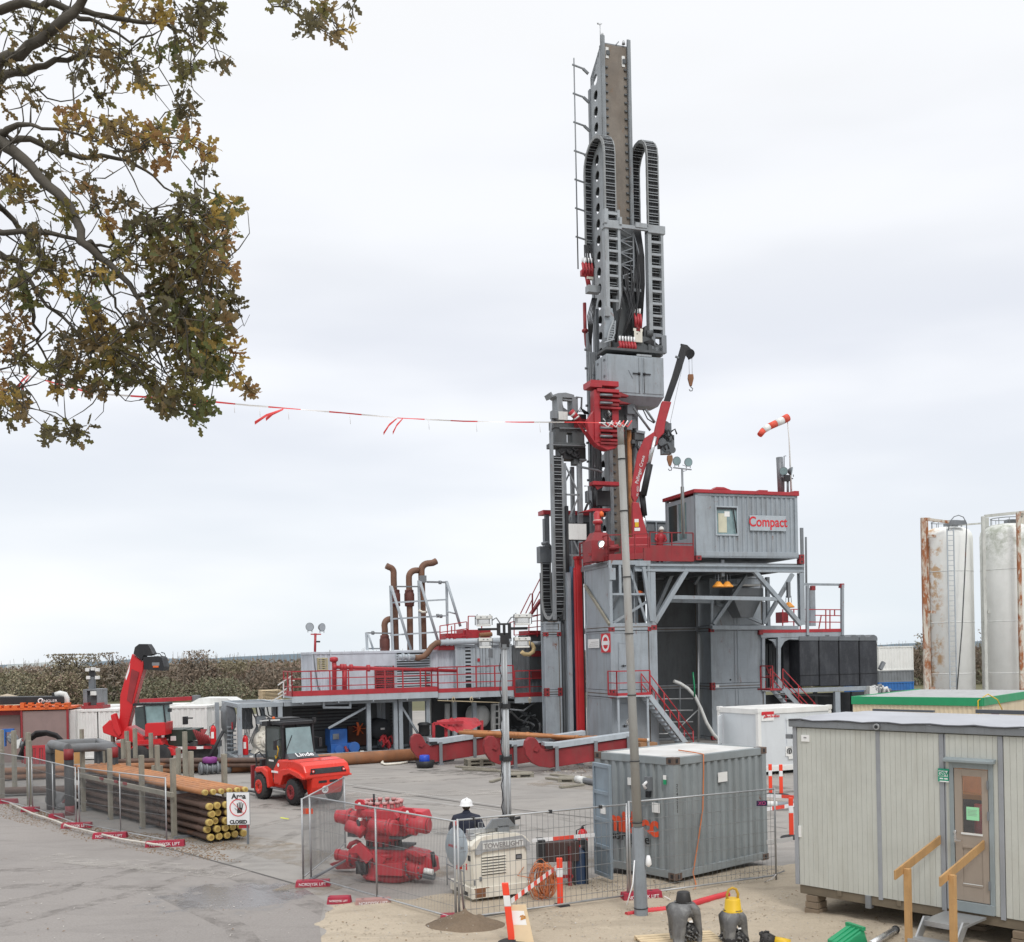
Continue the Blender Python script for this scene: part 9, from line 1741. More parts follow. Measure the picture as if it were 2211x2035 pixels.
mb.tube([A+Vector((0,0,-.3)),A+Vector((0,0,-.08)),A+Vector((.08,-.06,0)),B],r_,14,world=True);mb.tube([B,B.lerp(C,.5),C+Vector((-.1,0,0)),C+Vector((0,0,-.1)),C+Vector((0,0,-.3))],r_,14,world=True);mb.tube([A+Vector((.1,.1,0)),D+Vector((-.1,0,0)),D+Vector((0,0,-.1)),D+Vector((0,0,-.3))],r_*.9,14,world=True);mb.tube([D,C],r_*.9,12,world=True);mb.build('top_loop',t)
for q,gv,rd in((A,(108,1742),0),(B,(150,1752),1),(C,(252,1700),1),(D,(212,1690),0)):mb=MB(Fr(0,0),BLACK);mb.tube([(q.x,q.y,0),(q.x,q.y,q.z-(.3 if rd==0 else.35))],r_*1.02,14,world=True);mb.m(REDD if rd else PG).tube([(q.x,q.y,q.z-(.3 if rd==0 else.36)),(q.x,q.y,q.z-.02)],r_*1.05,14,world=True);mb.m(REDD).tube([(q.x,q.y,0),(q.x,q.y,.3)],r_*1.04,14,world=True)if rd else None;mb.build('leg',t)
p=gr(125,1745);mb=MB(Fr(p.x,p.y,-30),PG);mb.tube([(-.3,0,.3),(.5,0,.25)],.26,14);mb.lathe((.5,0,0),[(.1,0),(.35,.05),(.35,.15),(.2,.3)],16);mb.m(REDD).tube([(.4,-.2,.1),(.9,-.2,.5)],.06,8);mb.build('valve',t)
mb=MB(Fr(0,0),mat('ply_orange',(.50,.27,.10),.6));
for u0,u1 in((118,140),(160,177)):a,b=gp(u0,1650,38),gp(u1,1617,38);mb.box(a.x,b.x,38,38.05,a.z,b.z)
mb.build('plywood_sheet',label='orange brown plywood sheets standing behind the pipe loop',cat='boards')
BG=FY(51,0,6)
def bx(mb,u0,v0,u1,v1,w_,d):return mb.pbox(u0,v0,u1,v1,w_,d)
BRN=mat('mauve_brown_wall',(.28,.20,.185),.6,var=.08,dirt=.25)
t=thing('brown_container','mauve brown container wall under the orange flat rack','container',BG.P(*MB(BG).pp((95,1650),0)[:2],0));mb=MB(BG,BRN);bx(mb,47,1535,146,1652,0,3);mb.m(WHITED);bx(mb,147,1534,163,1650,.3,3);mb.m(REDD);bx(mb,144,1532,148,1650,-.05,.1);bx(mb,45,1534,49,1650,-.05,.1);mb.build('wall',t);mb=MB(BG,BRN);bx(mb,-40,1545,44,1650,.6,2);mb.m(REDD);bx(mb,-40,1535,46,1545,.3,2);mb.build('open_side',t)
t=thing('flat_rack','orange steel flat rack lying on top of the brown container','rack',BG.P(*MB(BG).pp((70,1530),0)));mb=MB(BG,ORANGE);bx(mb,-40,1529,147,1534,-.1,2.4);bx(mb,54,1521,147,1524,-.1,.2)
for u in(43,60,78,96,118,138):bx(mb,u,1518,u+9,1531,-.1,.5)
for u in(-30,-10,8,25):bx(mb,u,1524,u+12,1530,-.1,.5)
mb.build('frame',t,bevel=.01)
t=thing('conveyor_tube','long black boxed tube with a small white mark and a grey elbow at its end','tube',BG.P(*MB(BG).pp((70,1515),0)));mb=MB(BG,BLACK);mb.ppoly([(-60,1506),(136,1504),(136,1519),(-60,1524)],.2,1.0);mb.build('tube',t,bevel=.03);mb=MB(BG,WHITED);mb.ptube([(120,1501),(130,1498),(140,1500),(144,1508),(144,1530)],.5,.14,10);mb.m(BLACK);bx(mb,112,1496,122,1506,.5,.4);mb.build('elbow',t)
s,z=BG.at(88,1514,.2);mb=MB(BG,TXTW);mb.tube([(s+.11*math.cos(k*.45),.19,z+.11*math.sin(k*.45))for k in range(13)],.03,6);mb.build('ring_mark',t);s,z=BG.at(106,1514,.2);text('ANGLER',.17,BG.P(s,.19,z),BG.a,TXTW,'lettering',t,squash=1.2)
mb=MB(BG,RUBBER)
for k in range(4):mb.ptube([(50-k*4,1640),(58,1605-k*3),(78,1590-k*3),(100,1586-k*2),(122,1592-k*2),(140,1610-k*2)],-2-.15*k,.07,8)
mb.build('hose_bundle',label='arched bundle of black hoses before the brown container',cat='hoses')
mb=MB(BG,RED)
for k in range(6):mb.pbar([(58+k*8,1615),(58+k*8,1650)],-3,.16 if k%2 else.08)
mb.pbar([(54,1614),(99,1612)],-3,.12);mb.m(REDD).pbox(52,1618,60,1650,-3,.3);mb.build('red_barrier',label='red slatted barrier left of the pipe loop',cat='barrier')
mb=MB(BG,BLUE);mb.pbar([(8,1577),(8,1612)],-2,.2);mb.pbar([(5,1578),(30,1577)],-2,.15);mb.m(GREYM)
for k in range(8):a,b=8+random.random()*36,1585+random.random()*28;mb.ptube([(a,b),(a+6,b+8)],-2,.12,6)
mb.m(WHITED).ppoly([(34,1600),(46,1594),(40,1616),(26,1620)],-2.2,.2);mb.build('scrap_rack',label='blue frame with grey scrap at the left edge',cat='frame')
WFR=FY(52,164,3);wt=WFR.at(200,1532)[1];container(WFR,'white container below the far light tower',0,WFR.at(262,1560)[0],0,2.4,.05,wt,[(WFR.at(212,1560)[0]-.05,WFR.at(212,1560)[0])],WHITE,group='white containers at the left')
WF2=FY(54,358,-2);container(WF2,'white container behind the dark truck and the red telehandler cab',0,WF2.at(447,1560)[0],0,2.4,1.0,WF2.at(400,1525)[1],[],WHITE,group='white containers at the left')
WF3=FY(62,150,0);container(WF3,'pale long container seen behind the red boom',0,WF3.at(470,1560)[0],0,2.4,.05,WF3.at(300,1523)[1],[],WHITED,group='white containers at the left')
t=thing('light_tower','far grey light tower standing on the white container','light tower',WFR.P(1,1,wt));mb=MB(WFR,GREYM);bx(mb,179,1489,188,1526,.8,1);bx(mb,188,1488,218,1492,.8,1);bx(mb,209,1489,218,1526,.8,1);mb.m(DARKG);bx(mb,189,1492,209,1524,1.0,.8);mb.m(WHITED);bx(mb,195,1493,208,1502,.78,.1);mb.m(GREYD);bx(mb,191,1462,203,1489,1.2,.3);mb.build('body',t,bevel=.01)
mb=MB(WFR,REDD);bx(mb,175,1524,222,1531,.6,1.2);bx(mb,180,1518,190,1526,.6,.5);bx(mb,208,1518,219,1526,.6,.5);mb.build('feet',t,bevel=.02);mb=MB(WFR,WHITED)
for u,v in((184,1443),(196,1441),(205,1443),(186,1460),(205,1460)):bx(mb,u,v,u+8,v+7,1.1,.2)
mb.m(BLACK);bx(mb,192,1446,204,1462,1.2,.2);mb.build('lamps',t)
TH_=FY(48,300,0);t=thing('telehandler','red telehandler with raised boom and glazed cab behind the pipe racks','telehandler',TH_.P(0,0,0));REDT=mat('telehandler_red',(.60,.025,.03),.32,var=.06,dirt=.1)
mb=MB(TH_,REDT);mb.ppoly([(259,1502),(285,1412),(292,1418),(310,1430),(309,1446),(289,1518),(286,1530),(272,1585),(250,1600),(258,1545)],.6,.5);mb.build('boom',t,bevel=.03);mb=MB(TH_,REDD);mb.ppoly([(284,1445),(300,1452),(284,1520),(274,1512)],.56,.05);mb.build('inner_boom',t);mb=MB(TH_,TXTW);mb.ppoly([(277,1445),(281,1432),(279,1450),(272,1470),(271,1462)],.59,.02);mb.build('marking',t)
mb=MB(TH_,REDT);mb.ppoly([(220,1570),(236,1555),(243,1556),(252,1580),(262,1585),(275,1568),(310,1590),(312,1600),(340,1603),(320,1612),(270,1600),(222,1583)],.3,1.6);mb.ppoly([(238,1545),(248,1540),(262,1585),(256,1592),(244,1575)],.2,.3);mb.build('turret',t,bevel=.04)
mb=MB(TH_,REDT);mb.ppoly([(281,1620),(292,1600),(346,1595),(352,1612),(372,1616),(378,1632),(278,1632)],.2,1.8);mb.pbox(225,1605,282,1618,.4,1.5);mb.m(REDD).pbar([(290,1610),(345,1608)],.15,.08);mb.pbar([(285,1618),(350,1616)],.15,.06);mb.build('chassis',t,bevel=.04)
mb=MB(TH_,REDT);mb.ppoly([(313,1562),(357,1560),(357,1588),(312,1592)],.1,1.1);mb.build('cab_base',t,bevel=.03);mb=MB(TH_,GLASSB);mb.ppoly([(312,1525),(352,1523),(355,1560),(316,1563)],.15,.9);mb.m(GLASS).ppoly([(291,1528),(310,1525),(314,1578),(292,1566)],.2,.9);mb.build('cab_glass',t);mb=MB(TH_,BLACK);mb.pbox(286,1519,356,1524,.1,1.1);mb.pbar([(311,1523),(315,1564)],.12,.06);mb.pbar([(353,1522),(357,1560)],.12,.06);mb.pbox(362,1530,368,1538,0,.2)
for k in range(7):mb.pbar([(300+k*7,1519),(304+k*7,1522)],.1,.05)
mb.build('cab_frame',t)
for u in(240,300,345):mb=MB(TH_,RUBBER);c=mb.pp((u,1632),.1);mb.lathe((c[0],.1,.5),[(.25,0),(.48,.02),(.5,.4)],20,TH_.b);mb.build('wheel',t)
mb=MB(TH_,BLACK);mb.ppoly([(288,1412),(291,1398),(300,1391),(318,1391),(324,1400),(330,1413),(318,1417),(310,1415),(306,1426)],.5,.6);mb.ppoly([(309,1419),(311,1446),(352,1449),(354,1440),(349,1420),(340,1417)],.4,.8);mb.m(GREYM).pbox(328,1431,344,1438,.38,.05);mb.m(ORANGE).pbox(330,1438,342,1442,.37,.03);mb.m(BLACK).ptube([(332,1416),(334,1410),(345,1412),(350,1418),(358,1418),(355,1411),(348,1409)],.5,.025,5);mb.build('head',t,bevel=.02)
t=thing('crane_truck','dark green truck under a white box with red folded crane arms','truck',TH_.P(3,2,0));TK=FY(49,400,0);mb=MB(TK,mat('truck_green_black',(.03,.045,.035),.4,dirt=.2));mb.pbox(355,1576,395,1615,0,1.5);mb.pbox(395,1576,420,1600,.2,1.5);mb.m(WHITED).pbox(357,1596,364,1599,-.02,.02);mb.pbox(368,1590,380,1600,-.02,.02);mb.build('cab',t,bevel=.03);mb=MB(TK,GREYD);mb.pbox(390,1605,460,1618,.2,1.5);mb.build('chassis',t)
for u in(420,442):mb=MB(TK,RUBBER);c=mb.pp((u,1630),0);mb.lathe((c[0],0,.52),[(.2,0),(.5,.02),(.52,.4)],20,TK.b);mb.build('wheel',t)
mb=MB(TK,REDD)
for k in range(7):mb.ptube([(418+k*5,1576+k*2),(432+k*4,1606)],-.1-.05*k,.06,6);mb.ptube([(446-k*2,1575),(428+k*2,1608)],-.2,.04,6)
mb.m(TXTW).pbar([(370,1616),(457,1614)],-.15,.12);mb.m(RED).pbar([(372,1616),(385,1616)],-.17,.125);mb.pbar([(405,1615),(425,1615)],-.17,.125);mb.pbar([(440,1614),(457,1614)],-.17,.125);mb.m(BLACK).pbox(394,1548,402,1565,-.1,.3);mb.pbar([(402,1551),(416,1551)],-.1,.06);mb.build('crane_arms',t)
mb=MB(FY(60),RED);mb.pbar([(303,1514),(415,1508)],0,.35,.22);mb.m(GREYM).pbox(414,1502,428,1516,0,.5);mb.build('lying_boom',label='long red boom lying behind the white containers',cat='boom');mb=MB(FY(56),WHITED);mb.ppoly([(388,1525),(415,1516),(430,1508),(490,1508),(505,1516),(462,1530),(440,1524)],0,2);mb.build('tent_roof',label='white tarpaulin roof beside the grey head of the red boom',cat='tarpaulin')
mb=MB(FK,BLACK);mb.box(1.2,1.28,-.05,.05,1.75,2.05);mb.tube([(1.2,.28,2.1),(1.25,.0,2.05)],.015,5);mb.tube([(1.2,1.42,2.1),(1.25,1.68,2.05)],.015,5);mb.box(1.22,1.3,1.62,1.74,1.75,2.05);mb.build('mirror',bpy.data.objects['forklift'])
mb=MB(FK,BLACK);mb.box(1.95,1.99,.1,1.68,1.44,1.478);mb.box(2.7,2.72,.1,1.68,1.40,1.43);mb.bar((1.37,.3,1.62),(1.3,.6,2.2),.015,.02);mb.m(TXTW).box(.9,1.3,.02,.062,.98,1.04);mb.lathe((1.35,.05,1.25),[(.06,-.0),(.06,.012)],14,-FK.b);mb.build('seam',bpy.data.objects['forklift'])
mb=MB(Fr(0,0),BLACK)
for k in range(9):
 a=gr(random.uniform(1120,1480),random.uniform(1622,1650),.03);P_=[a]
 for j in range(5):P_.append(P_[-1]+Vector((random.uniform(.1,.7),random.gauss(0,.35),0)))
 mb.tube(P_,.035,6,world=True)
mb.build('ground_hoses',label='black hoses strewn on the concrete at the rig foot',cat='hoses')
for k,(u,v,w_,h_,m_,lb)in enumerate([(1150,1640,.7,.5,GREYD,'dark steel box behind the middle red cradle'),(1215,1628,.9,.35,WOODG,'low timber crate by the slim tower foot'),(1345,1655,.6,.4,GREYM,'grey bin between the cradle end and the boxes'),(1545,1650,.5,.45,RUST,'rusty drum shaped box below the right stack'),(700,1648,.5,.3,GREYM,'grey toolbox before the blue engine')]):
 p=gr(u,v);f=Fr(p.x,p.y,15);mb=MB(f,m_);mb.box(0,w_,0,.5,0,h_);mb.box(-.03,w_+.03,-.03,.53,h_,h_+.05);mb.m(BLACK).box(w_*.3,w_*.6,-.04,0,h_*.4,h_*.6);mb.build('site_box',label=lb,cat='box',bevel=.015)
mb=MB(MA,GREYD)
for k in range(5):s_=-.55-.09*k;mb.tube([(s_,.3,MZ(760)),(s_-.1,.35,MZ(850)),(s_+.05,.3,MZ(960)),(s_,.4,MZ(1120))],.04,6)
mb.build('riser_hose',label='bundle of dark hoses running down the left of the mast',cat='hoses')
BITM=mat('bit_steel_grey',(.15,.15,.15),.5,metal=.25,var=.3,dirt=.55,dirtcol=(.05,.045,.04),scale=3,bump=.35,patch=(.27,.27,.26),patchscale=5,patchamt=.7);BITD=mat('bit_dark',(.035,.034,.034),.5,metal=.3,dirt=.2)
def bit(p,label,top,R_=.26,H=.72,thread=None):
 t=thing('drill_bit',label,'drill bit',p,'drill bits on the sand');f=Fr(p[0],p[1],12,p[2]);k=H/.72;mb=MB(f,BITM)
 for j in range(3):
  a=j*2.094+1.885;c,s=math.cos(a),math.sin(a);cr_,sr=-s,c;vs=[]
  prof=[(.02,.76,.10,.17),(.15,.72,.18,.2),(.22,.64,.205,.2),(.24,.53,.17,.15),(.25,.38,.135,.09),(.265,.17,.115,.07),(.255,.02,.09,.06)]
  for(r_,z,hw,th)in prof:
   r_,z,hw,th=r_*R_/.26,z*k,hw*R_/.26,th
   for(dr,dw)in((0,-hw),(.03,-hw*.5),(.035,0),(.03,hw*.5),(0,hw),(-th,hw*.55),(-th,-hw*.55)):vs.append(f.P((r_+dr)*c+dw*cr_,(r_+dr)*s+dw*sr,z))
  n=7;mb.smooth=True;mb.raw(vs,[(i*n+q,i*n+(q+1)%n,(i+1)*n+(q+1)%n,(i+1)*n+q)for i in range(6)for q in range(n)]+[tuple(range(n)),tuple(reversed(range(6*n,7*n)))])
 mb.smooth=False;mb.lathe((0,0,H*.86),[(.2*R_/.26,-.12*k),(.19*R_/.26,0),(.15*R_/.26,.08*k),(.12*R_/.26,.14*k)],22);mb.build('leg_body',t)
 for j in range(3):
  a=j*2.094+1.885;c=Vector((math.cos(a)*.11,math.sin(a)*.11,0));tip=Vector((0,0,.10));mb=MB(f,BITD);ax=(Vector((math.cos(a)*.2,math.sin(a)*.2,.26*k))-Vector((0,0,.04)))
  o=f.P(math.cos(a)*.03,math.sin(a)*.03,.1);axw=f.P(ax.x,ax.y,ax.z)-f.P(0,0,0);mb.lathe(o,[(.02,-.02),(.08,.0),(.13,.09),(.12,.19),(.05,.23)],16,axw,world=True)
  an=axw.normalized();xx=an.orthogonal().normalized();yy=an.cross(xx)
  for rr,hh_,nn in((.085,.01,8),(.115,.055,10),(.132,.1,11),(.125,.16,10)):
   for q in range(nn):th=6.283*q/nn;d=xx*math.cos(th)+yy*math.sin(th);cc=o+an*hh_+d*rr;mb.m(BITM).tube([cc-d*.01,cc+d*.042],[.024,.008],6,world=True)
  mb.build('cone',t)
 mb=MB(f,BITD)
 if top=='pin':mb.lathe((0,0,H*.98),[(.125,0),(.13,.02),(.10,.19),(.085,.2)],20)
 mb.m(TXTW).box(-.02,.03,-R_-.045,-R_-.035,H*.62,H*.66);mb.build('pin'if top=='pin'else 'mark',t)
 if top=='cap':
  mb=MB(f,YEL);mb.lathe((0,0,H*.98),[(.15,0),(.155,.02),(.135,.04),(.12,.2),(.105,.22)],22);cp=mb.build('cap',t);mb=MB(f,mat('lift_ring_ochre',(.50,.30,.03),.5));mb.tube([(-.085,0,H*.98+.18),(-.095,0,H*.98+.28),(-.06,0,H*.98+.36),(0,0,H*.98+.385),(.06,0,H*.98+.36),(.095,0,H*.98+.28),(.085,0,H*.98+.18)],.022,8);mb.build('ring',cp)
 return t
pz=.13;pp=gr(1478,2052);pallet((pp.x+.02,pp.y-.25,0),10,'new pale pallet under the larger drill bit',1,PALW,1.3,.8)
bit((pp.x+.0,pp.y+.0,pz),'larger grey drill bit with a dark threaded pin on the pale pallet','pin',.25,.62);p2_=gr(1584,2052);bit((p2_.x,p2_.y+.0,.02),'smaller grey drill bit under a yellow lifting cap with ring','cap',.2,.60)
barrier_post(gr(1603,2120),'orange post top in front of the yellow capped bit',h=.42,base=False)
p=gr(1665,2052);f=Fr(p.x,p.y,-8);t=thing('drill_bit','small black drill bit lying down with a yellow thread cap','drill bit',p,'drill bits on the sand');mb=MB(f,BITD)
mb.tube([(-.16,.1,.14),(-.02,.08,.13),(.08,.06,.12)],[.13,.12,.08],12)
for k in range(34):a,b=random.random()*6.28,random.random()*.16;mb.lathe((-.18+b,.1+.12*math.cos(a),.14+.12*math.sin(a)),[(.012,-.02),(.022,0),(.012,.02)],6)
mb.build('body',t);mb=MB(f,YEL);mb.tube([(.07,.06,.12),(.2,.03,.11),(.3,.01,.1)],[.085,.08,.07],14);mb.build('cap',t)
p=gr(1840,2045);f=Fr(p.x,p.y,24);t=thing('tool_case','tilted green plastic case at the bottom of the picture','case',p);mb=MB(f,GREEN);mb.hexa([(-.3,-.15,-.05),(.22,-.15,.0),(.22,.2,.0),(-.3,.2,-.05)],[(-.34,-.15,.1),(.12,-.15,.30),(.12,.2,.32),(-.34,.2,.12)]);mb.build('shell',t,bevel=.02);mb=MB(f,GREEN)
for w_ in(-.1,.0,.1):mb.bar((-.33,w_,.115),(.11,w_,.318),.03,.02)
mb.box(.06,.13,-.17,.22,.28,.34);mb.build('rib',t)
a,b=gr(1880,2040,.12),px(1933,2008,gr(1880,2030).y+.1);mb=MB(Fr(0,0),STEEL);mb.tube([a,b],.055,16,world=True);t=thing('metal_tube','bright metal tube with a black end beside the green case','tube',a);mb.build('tube',t);d=(b-a).normalized();mb=MB(Fr(0,0),BLACK);mb.tube([b-d*.01,b+d*.04],.065,16,world=True);mb.build('end_ring',t)
mb=MB(Fr(0,0),mat('yellow_paint_mark',(.72,.78,.05),.6));a,b=gr(604,1767),gr(622,1770);d=Vector((.02,.12,0));k=Vector((0,0,.006));mb.raw([a+k,b+k,b+d+k,a+d+k],[(0,1,2,3)]);mb.build('paint_mark',label='short yellow paint mark on the concrete near the fence corner',cat='paint mark')
OAKW=mat('oak_bark',(.085,.075,.06),.9,var=.25,dirt=.4,bump=.5)
def leafmat(n_,c_):
 m=mat(n_,c_,.75,var=.25,dirt=.12,scale=4);t=m.node_tree;bs=t.nodes['Principled BSDF'];o=t.nodes['Material Output'];tr=t.nodes.new('ShaderNodeBsdfTranslucent');tr.inputs[0].default_value=(*[min(1,x*1.5)for x in c_],1);mx_=t.nodes.new('ShaderNodeMixShader');mx_.inputs[0].default_value=.45
 t.links.new(bs.outputs[0],mx_.inputs[1]);t.links.new(tr.outputs[0],mx_.inputs[2]);t.links.new(mx_.outputs[0],o.inputs[0]);return m
LM=[leafmat('leaf_olive',(.17,.155,.055)),leafmat('leaf_dark',(.115,.10,.055)),leafmat('leaf_gold',(.33,.23,.065)),leafmat('leaf_brown',(.20,.145,.07)),leafmat('leaf_orange',(.27,.155,.065)),leafmat('leaf_green',(.13,.145,.055))]
OK_=(-7.2,8.2,0);t_oak=thing('oak_tree','autumn oak reaching in from the upper left with brown and olive leaves','tree',OK_)
BR=[[(-140,560,8.6,.16),(-60,420,8.5,.12),(0,300,8.3,.07),(30,330,8.2,.055),(90,385,8.1,.05),(150,450,8.0,.045),(190,520,7.9,.04),(240,570,7.9,.032),(300,640,7.8,.022),(330,700,7.8,.014),(360,790,7.8,.008)],[(-60,420,8.5,.09),(0,285,8.6,.04),(60,305,8.7,.032),(120,330,8.8,.028),(200,338,8.8,.024),(270,350,8.8,.018),(330,380,8.8,.012),(390,430,8.8,.007)],[(-60,420,8.5,.08),(-30,180,9.0,.055),(30,155,9.1,.042),(100,140,9.1,.034),(160,120,9.2,.024),(230,130,9.2,.014),(300,135,9.2,.007)],[(-30,180,9.0,.07),(0,130,8.6,.062),(60,95,8.6,.055),(130,45,8.6,.05),(190,-10,8.6,.045),(240,-60,8.6,.03)],[(-80,0,8.9,.07),(0,5,8.9,.05),(80,8,8.9,.042),(150,18,8.9,.036),(210,35,8.9,.03),(270,52,8.9,.024),(340,55,8.9,.016),(400,60,8.9,.009)],[(150,18,8.9,.03),(220,45,8.7,.018),(280,90,8.7,.012),(350,60,8.7,.008),(355,150,8.7,.006),(385,230,8.7,.004)],[(-100,500,8.4,.08),(0,500,8.3,.03),(60,500,8.2,.026),(120,505,8.1,.022),(180,525,8.1,.018),(235,540,8.0,.012),(280,505,8.0,.007)],[(-100,500,8.4,.09),(0,540,8.6,.04),(30,570,8.6,.034),(55,620,8.6,.028),(75,690,8.6,.02),(85,740,8.6,.013),(115,790,8.6,.009),(170,800,8.6,.006)],[(30,570,8.6,.03),(80,630,8.4,.018),(150,700,8.3,.014),(200,760,8.3,.009),(230,850,8.3,.006),(290,860,8.3,.004),(330,860,8.3,.003)],[(-60,420,8.5,.07),(0,450,8.9,.03),(60,520,8.9,.025),(110,580,8.9,.02),(160,640,8.8,.014),(250,670,8.8,.01),(290,740,8.8,.007),(350,790,8.8,.005)],[(190,520,7.9,.03),(225,550,8.1,.022),(235,620,8.2,.016),(250,660,8.2,.012),(290,720,8.2,.008),(370,830,8.2,.004)],[(0,300,8.3,.04),(60,270,8.2,.02),(120,290,8.1,.014),(200,310,8.1,.01),(280,330,8.1,.008),(400,300,8.1,.004)],[(-60,820,8.2,.02),(30,800,8.2,.008),(60,850,8.2,.006),(100,895,8.2,.005),(150,930,8.2,.003)],[(350,-120,8.0,.05),(540,-30,8.0,.012),(600,10,8.0,.008),(650,35,8.0,.007),(690,62,8.0,.005),(740,85,8.0,.003)],[(690,40,8.0,.004),(730,25,8.0,.003),(765,0,8.0,.002)],[(300,640,7.8,.014),(380,640,7.9,.01),(440,610,7.9,.006),(500,560,7.9,.003)],[(330,700,7.8,.01),(400,720,7.9,.006),(470,770,7.9,.004),(530,830,7.9,.002)],[(240,570,7.9,.014),(330,480,7.9,.01),(400,470,7.9,.007),(490,460,7.9,.003)]]
mb=MB(Fr(0,0),OAKW);NODES=[];trunk=Vector((-7.2,8.2,0))
mb.tube([trunk,trunk+Vector((.1,0,2)),trunk+Vector((.3,.1,4.5)),px(-140,560,8.6),px(-110,250,8.8),px(-90,-100,9)],[.42,.34,.27,.2,.15,.08],14,world=True)
mb.tube([px(-110,250,8.8),px(-80,0,8.9)],[.12,.07],8,world=True);mb.tube([px(-140,560,8.6),px(-100,500,8.4)],[.12,.09],8,world=True);mb.tube([trunk+Vector((.2,0,3.6)),px(-60,820,8.2)],[.1,.03],8,world=True);mb.tube([px(-90,-100,9),px(150,-260,8.6),px(350,-120,8)],[.08,.06,.04],8,world=True)
for b in BR:
 P_=[px(u,v,Y)+Vector((random.uniform(-.03,.03),0,random.uniform(-.03,.03)))for u,v,Y,r_ in b];Q_=[];rr=[]
 for i in range(len(P_)-1):
  n=3
  for j in range(n):Q_.append(P_[i].lerp(P_[i+1],j/n)+Vector((random.gauss(0,.012),random.gauss(0,.02),random.gauss(0,.012))));rr.append((b[i][3]*(n-j)+b[i+1][3]*j)/n*.78)
 Q_.append(P_[-1]);rr.append(b[-1][3]);mb.tube(Q_,rr,7,world=True);NODES+=[(q,r_)for q,r_ in zip(Q_,rr)]
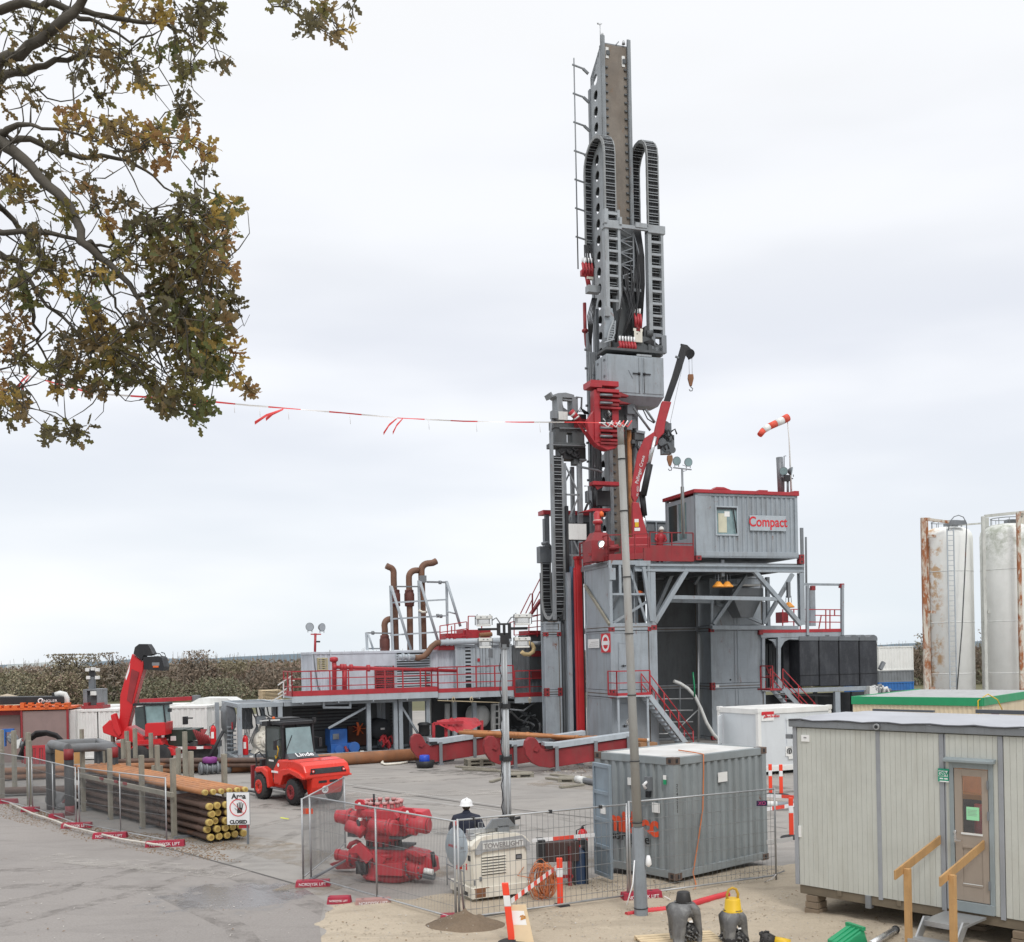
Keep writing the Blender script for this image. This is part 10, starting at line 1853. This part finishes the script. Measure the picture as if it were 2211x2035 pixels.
CL=[(60,60,80,50,9.0,26,(3,1,0,3)),(150,90,60,50,8.9,14,(3,0,1)),(205,100,42,26,9.0,16,(2,0,3)),(300,25,60,28,8.9,20,(2,3,0)),(350,30,22,24,8.8,8,(4,2)),(420,60,60,48,8.8,34,(1,0,3,1)),(450,20,30,30,8.8,12,(1,0)),(300,130,50,30,9.0,14,(3,0,1)),(380,115,50,28,8.8,14,(0,5,3)),(310,180,30,18,8.8,10,(0,1,2)),(415,155,34,20,8.7,16,(1,0)),(478,130,16,16,8.7,6,(1,3)),(250,160,26,26,9.1,8,(0,3)),(398,238,26,18,8.7,16,(1,3)),(30,140,60,50,8.8,12,(3,1)),(60,200,30,25,8.6,8,(1,3)),(10,210,20,30,8.6,6,(1,3)),(170,160,26,18,9.0,6,(1,)),(215,205,20,12,9.0,5,(1,0)),(160,255,40,24,8.2,16,(2,3,4)),(215,280,38,28,8.2,18,(2,3,0)),(275,285,34,28,8.2,14,(3,2)),(330,290,34,34,8.1,20,(2,0,4)),(390,300,36,24,8.1,16,(2,4,5)),(445,325,20,18,8.1,8,(4,2)),(355,350,16,12,8.1,5,(3,4)),(300,330,34,20,8.3,10,(3,1)),(440,370,14,18,8.1,4,(1,)),(130,320,40,20,8.7,8,(1,)),(200,350,26,20,8.6,6,(3,1)),(170,390,36,20,8.3,8,(1,3)),(110,370,18,12,8.1,4,(1,)),(15,400,22,50,8.4,14,(0,2,3)),(50,420,30,30,8.4,10,(0,3)),(195,425,24,24,8.2,9,(3,1,4)),(265,435,20,16,8.0,8,(1,3)),(150,460,40,26,8.2,14,(0,2)),(232,480,14,16,7.9,6,(4,2)),(70,490,30,24,8.3,8,(1,3)),(415,440,44,30,7.9,26,(0,5,1)),(480,450,34,34,7.9,26,(0,2,5)),(310,490,50,24,7.9,22,(1,5,1)),(390,500,50,36,7.9,34,(0,3,5)),(465,510,40,40,7.9,34,(3,0,4)),(300,550,50,30,7.9,22,(0,3,2)),(370,570,56,44,7.9,44,(0,5,3)),(440,580,48,48,7.9,46,(5,0,0,3)),(492,585,26,24,7.9,14,(4,2,3)),(500,650,24,24,7.9,8,(1,1)),(60,560,40,40,8.5,18,(3,0,1)),(20,610,30,40,8.5,14,(0,3)),(70,630,34,34,8.4,18,(0,5,3)),(120,560,34,28,8.6,12,(3,1)),(140,600,36,26,8.4,12,(0,2)),(185,645,20,20,8.2,10,(2,5)),(240,590,26,26,8.0,10,(2,5)),(200,590,30,24,8.2,10,(0,3)),(360,650,52,44,7.9,44,(0,3,1,5)),(430,670,54,48,7.9,52,(0,5,5,3)),(300,690,34,24,8.0,14,(1,3)),(375,720,50,36,7.9,36,(0,3,1)),(440,730,50,38,7.9,42,(0,2,5)),(480,700,20,24,7.9,10,(4,3)),(200,690,22,24,8.3,12,(2,3)),(215,730,36,34,8.2,26,(0,3,2)),(150,740,36,30,8.3,16,(3,1)),(290,760,42,38,8.1,32,(0,1,3)),(225,780,34,30,8.2,22,(2,0,3)),(130,790,26,26,8.4,10,(1,0)),(170,760,24,24,8.3,10,(3,)),(30,700,28,34,8.5,12,(3,4)),(10,760,18,30,8.5,8,(1,4)),(50,760,24,26,8.5,12,(1,3,0)),(405,790,40,34,7.9,30,(0,5,3)),(455,790,36,36,7.9,30,(5,0)),(505,760,14,14,7.9,5,(4,2)),(500,815,18,12,7.9,6,(2,4)),(536,845,12,14,7.9,6,(3,4)),(315,830,30,22,8.1,14,(0,1)),(355,850,26,30,8.1,20,(1,3)),(360,880,20,14,8.1,8,(1,0)),(425,880,34,32,8.0,26,(1,5,0)),(400,850,26,20,8.0,12,(0,1)),(210,840,20,18,8.3,12,(3,1)),(150,815,36,22,8.3,16,(3,1,0)),(125,845,10,14,8.3,5,(2,3)),(170,850,10,14,8.3,0,(3,)),(270,815,24,16,8.2,8,(5,1)),(8,845,14,20,8.2,8,(2,4)),(10,890,22,16,8.2,8,(1,0)),(48,880,12,26,8.2,8,(4,2,3)),(45,840,16,14,8.2,5,(1,)),(108,938,20,14,8.2,9,(1,0)),(155,935,22,18,8.2,12,(1,0,3)),(175,920,14,10,8.2,3,(1,)),(605,6,24,12,8.0,5,(1,0)),(642,12,10,14,8.0,3,(1,)),(672,40,24,18,8.0,10,(3,1)),(700,20,26,18,8.0,6,(3,0)),(715,70,18,18,8.0,7,(1,3)),(748,66,12,10,8.0,2,(2,)),(660,55,14,14,8.0,4,(1,)),(755,18,12,12,8.0,2,(1,)),(-60,300,50,300,8.8,40,(0,3,1)),(-50,700,50,150,8.5,40,(0,3,2)),(250,-70,260,50,8.7,60,(1,0,3))]
OUT=[(0,0),(.10,.05),(.16,.16),(.24,.13),(.34,.10),(.42,.24),(.52,.22),(.58,.12),(.68,.16),(.78,.22),(.86,.13),(1.0,0)];OUT=OUT+[(x,-y)for x,y in reversed(OUT[1:-1])]
lb=MB(Fr(0,0),LM[0])
for m_ in LM:lb.m(m_)
for(cu,cv,ru,rv,cy,n,pal)in CL:
 tone=random.choice(pal)
 for k in range(round(n*.82)):
  while True:
   x,y=random.uniform(-1,1),random.uniform(-1,1)
   if x*x+y*y<1:break
  c=px(cu+x*ru,cv+y*rv,cy+random.gauss(0,.28));near=min(NODES,key=lambda q:(q[0]-c).length_squared+q[1]*.5);a=near[0];L_=(c-a).length;NODES.append((c,.003))
  if L_<1.6:m1=a.lerp(c,.5)+Vector((random.gauss(0,.1),random.gauss(0,.1),random.gauss(0,.1)))*min(L_,.8);mb.tube([a,m1,c],[min(near[1]*.6,.009),.005,.003],4,world=True,cap=False)
  gd=(c-a).normalized()if L_>.05 else Vector((1,0,0));pm=tone if random.random()<.5 else random.choice(pal)
  for j in range(random.choice((4,5,6,7))):
   d=(gd*.7+Vector((random.gauss(0,.8),random.gauss(0,.8),random.gauss(-.15,.8)))).normalized();s=random.uniform(.06,.10);sd_=d.cross(Vector((random.gauss(0,1),random.gauss(0,1),random.gauss(0,1)))).normalized();up=sd_.cross(d)
   o=c+Vector((random.gauss(0,.02),random.gauss(0,.02),random.gauss(0,.02)));lb.k=pm if random.random()<.75 else random.choice(pal);bend=random.uniform(-.3,.3)
   lb.raw([o+d*(x_*s)+sd_*(y_*s*1.05)+up*(bend*s*x_*x_+abs(y_)*s*.35)for x_,y_ in OUT],[tuple(range(len(OUT)))])
for k in range(330):
 q,r_=random.choice(NODES)
 if q.x>-2.1 or q.z<7 and random.random()<.5:continue
 d=Vector((random.uniform(-.3,1),random.gauss(0,.35),random.gauss(-.25,.55))).normalized();P_=[q];L_=random.uniform(.35,1.1)
 for j in range(6):d=(d+Vector((random.gauss(0,.3),random.gauss(0,.3),random.gauss(.03,.3)))).normalized();P_.append(P_[-1]+d*L_/6)
 if min((n_[0]-P_[-1]).length_squared for n_ in NODES[::2])>.035:continue
 mb.tube(P_,[.0075,.0065,.0055,.005,.004,.003,.002],4,world=True,cap=False)
for k in range(260):
 q,r_=random.choice(NODES)
 if r_>.05:continue
 d=Vector((random.uniform(-.2,1),random.gauss(0,.5),random.gauss(-.1,.7))).normalized()*random.uniform(.06,.17);mb.tube([q,q+d*.5+Vector((0,0,random.gauss(0,.05))),q+d],[.005,.0035,.002],4,world=True,cap=False)
mb.build('trunk',t_oak);lb.build('crown',t_oak)
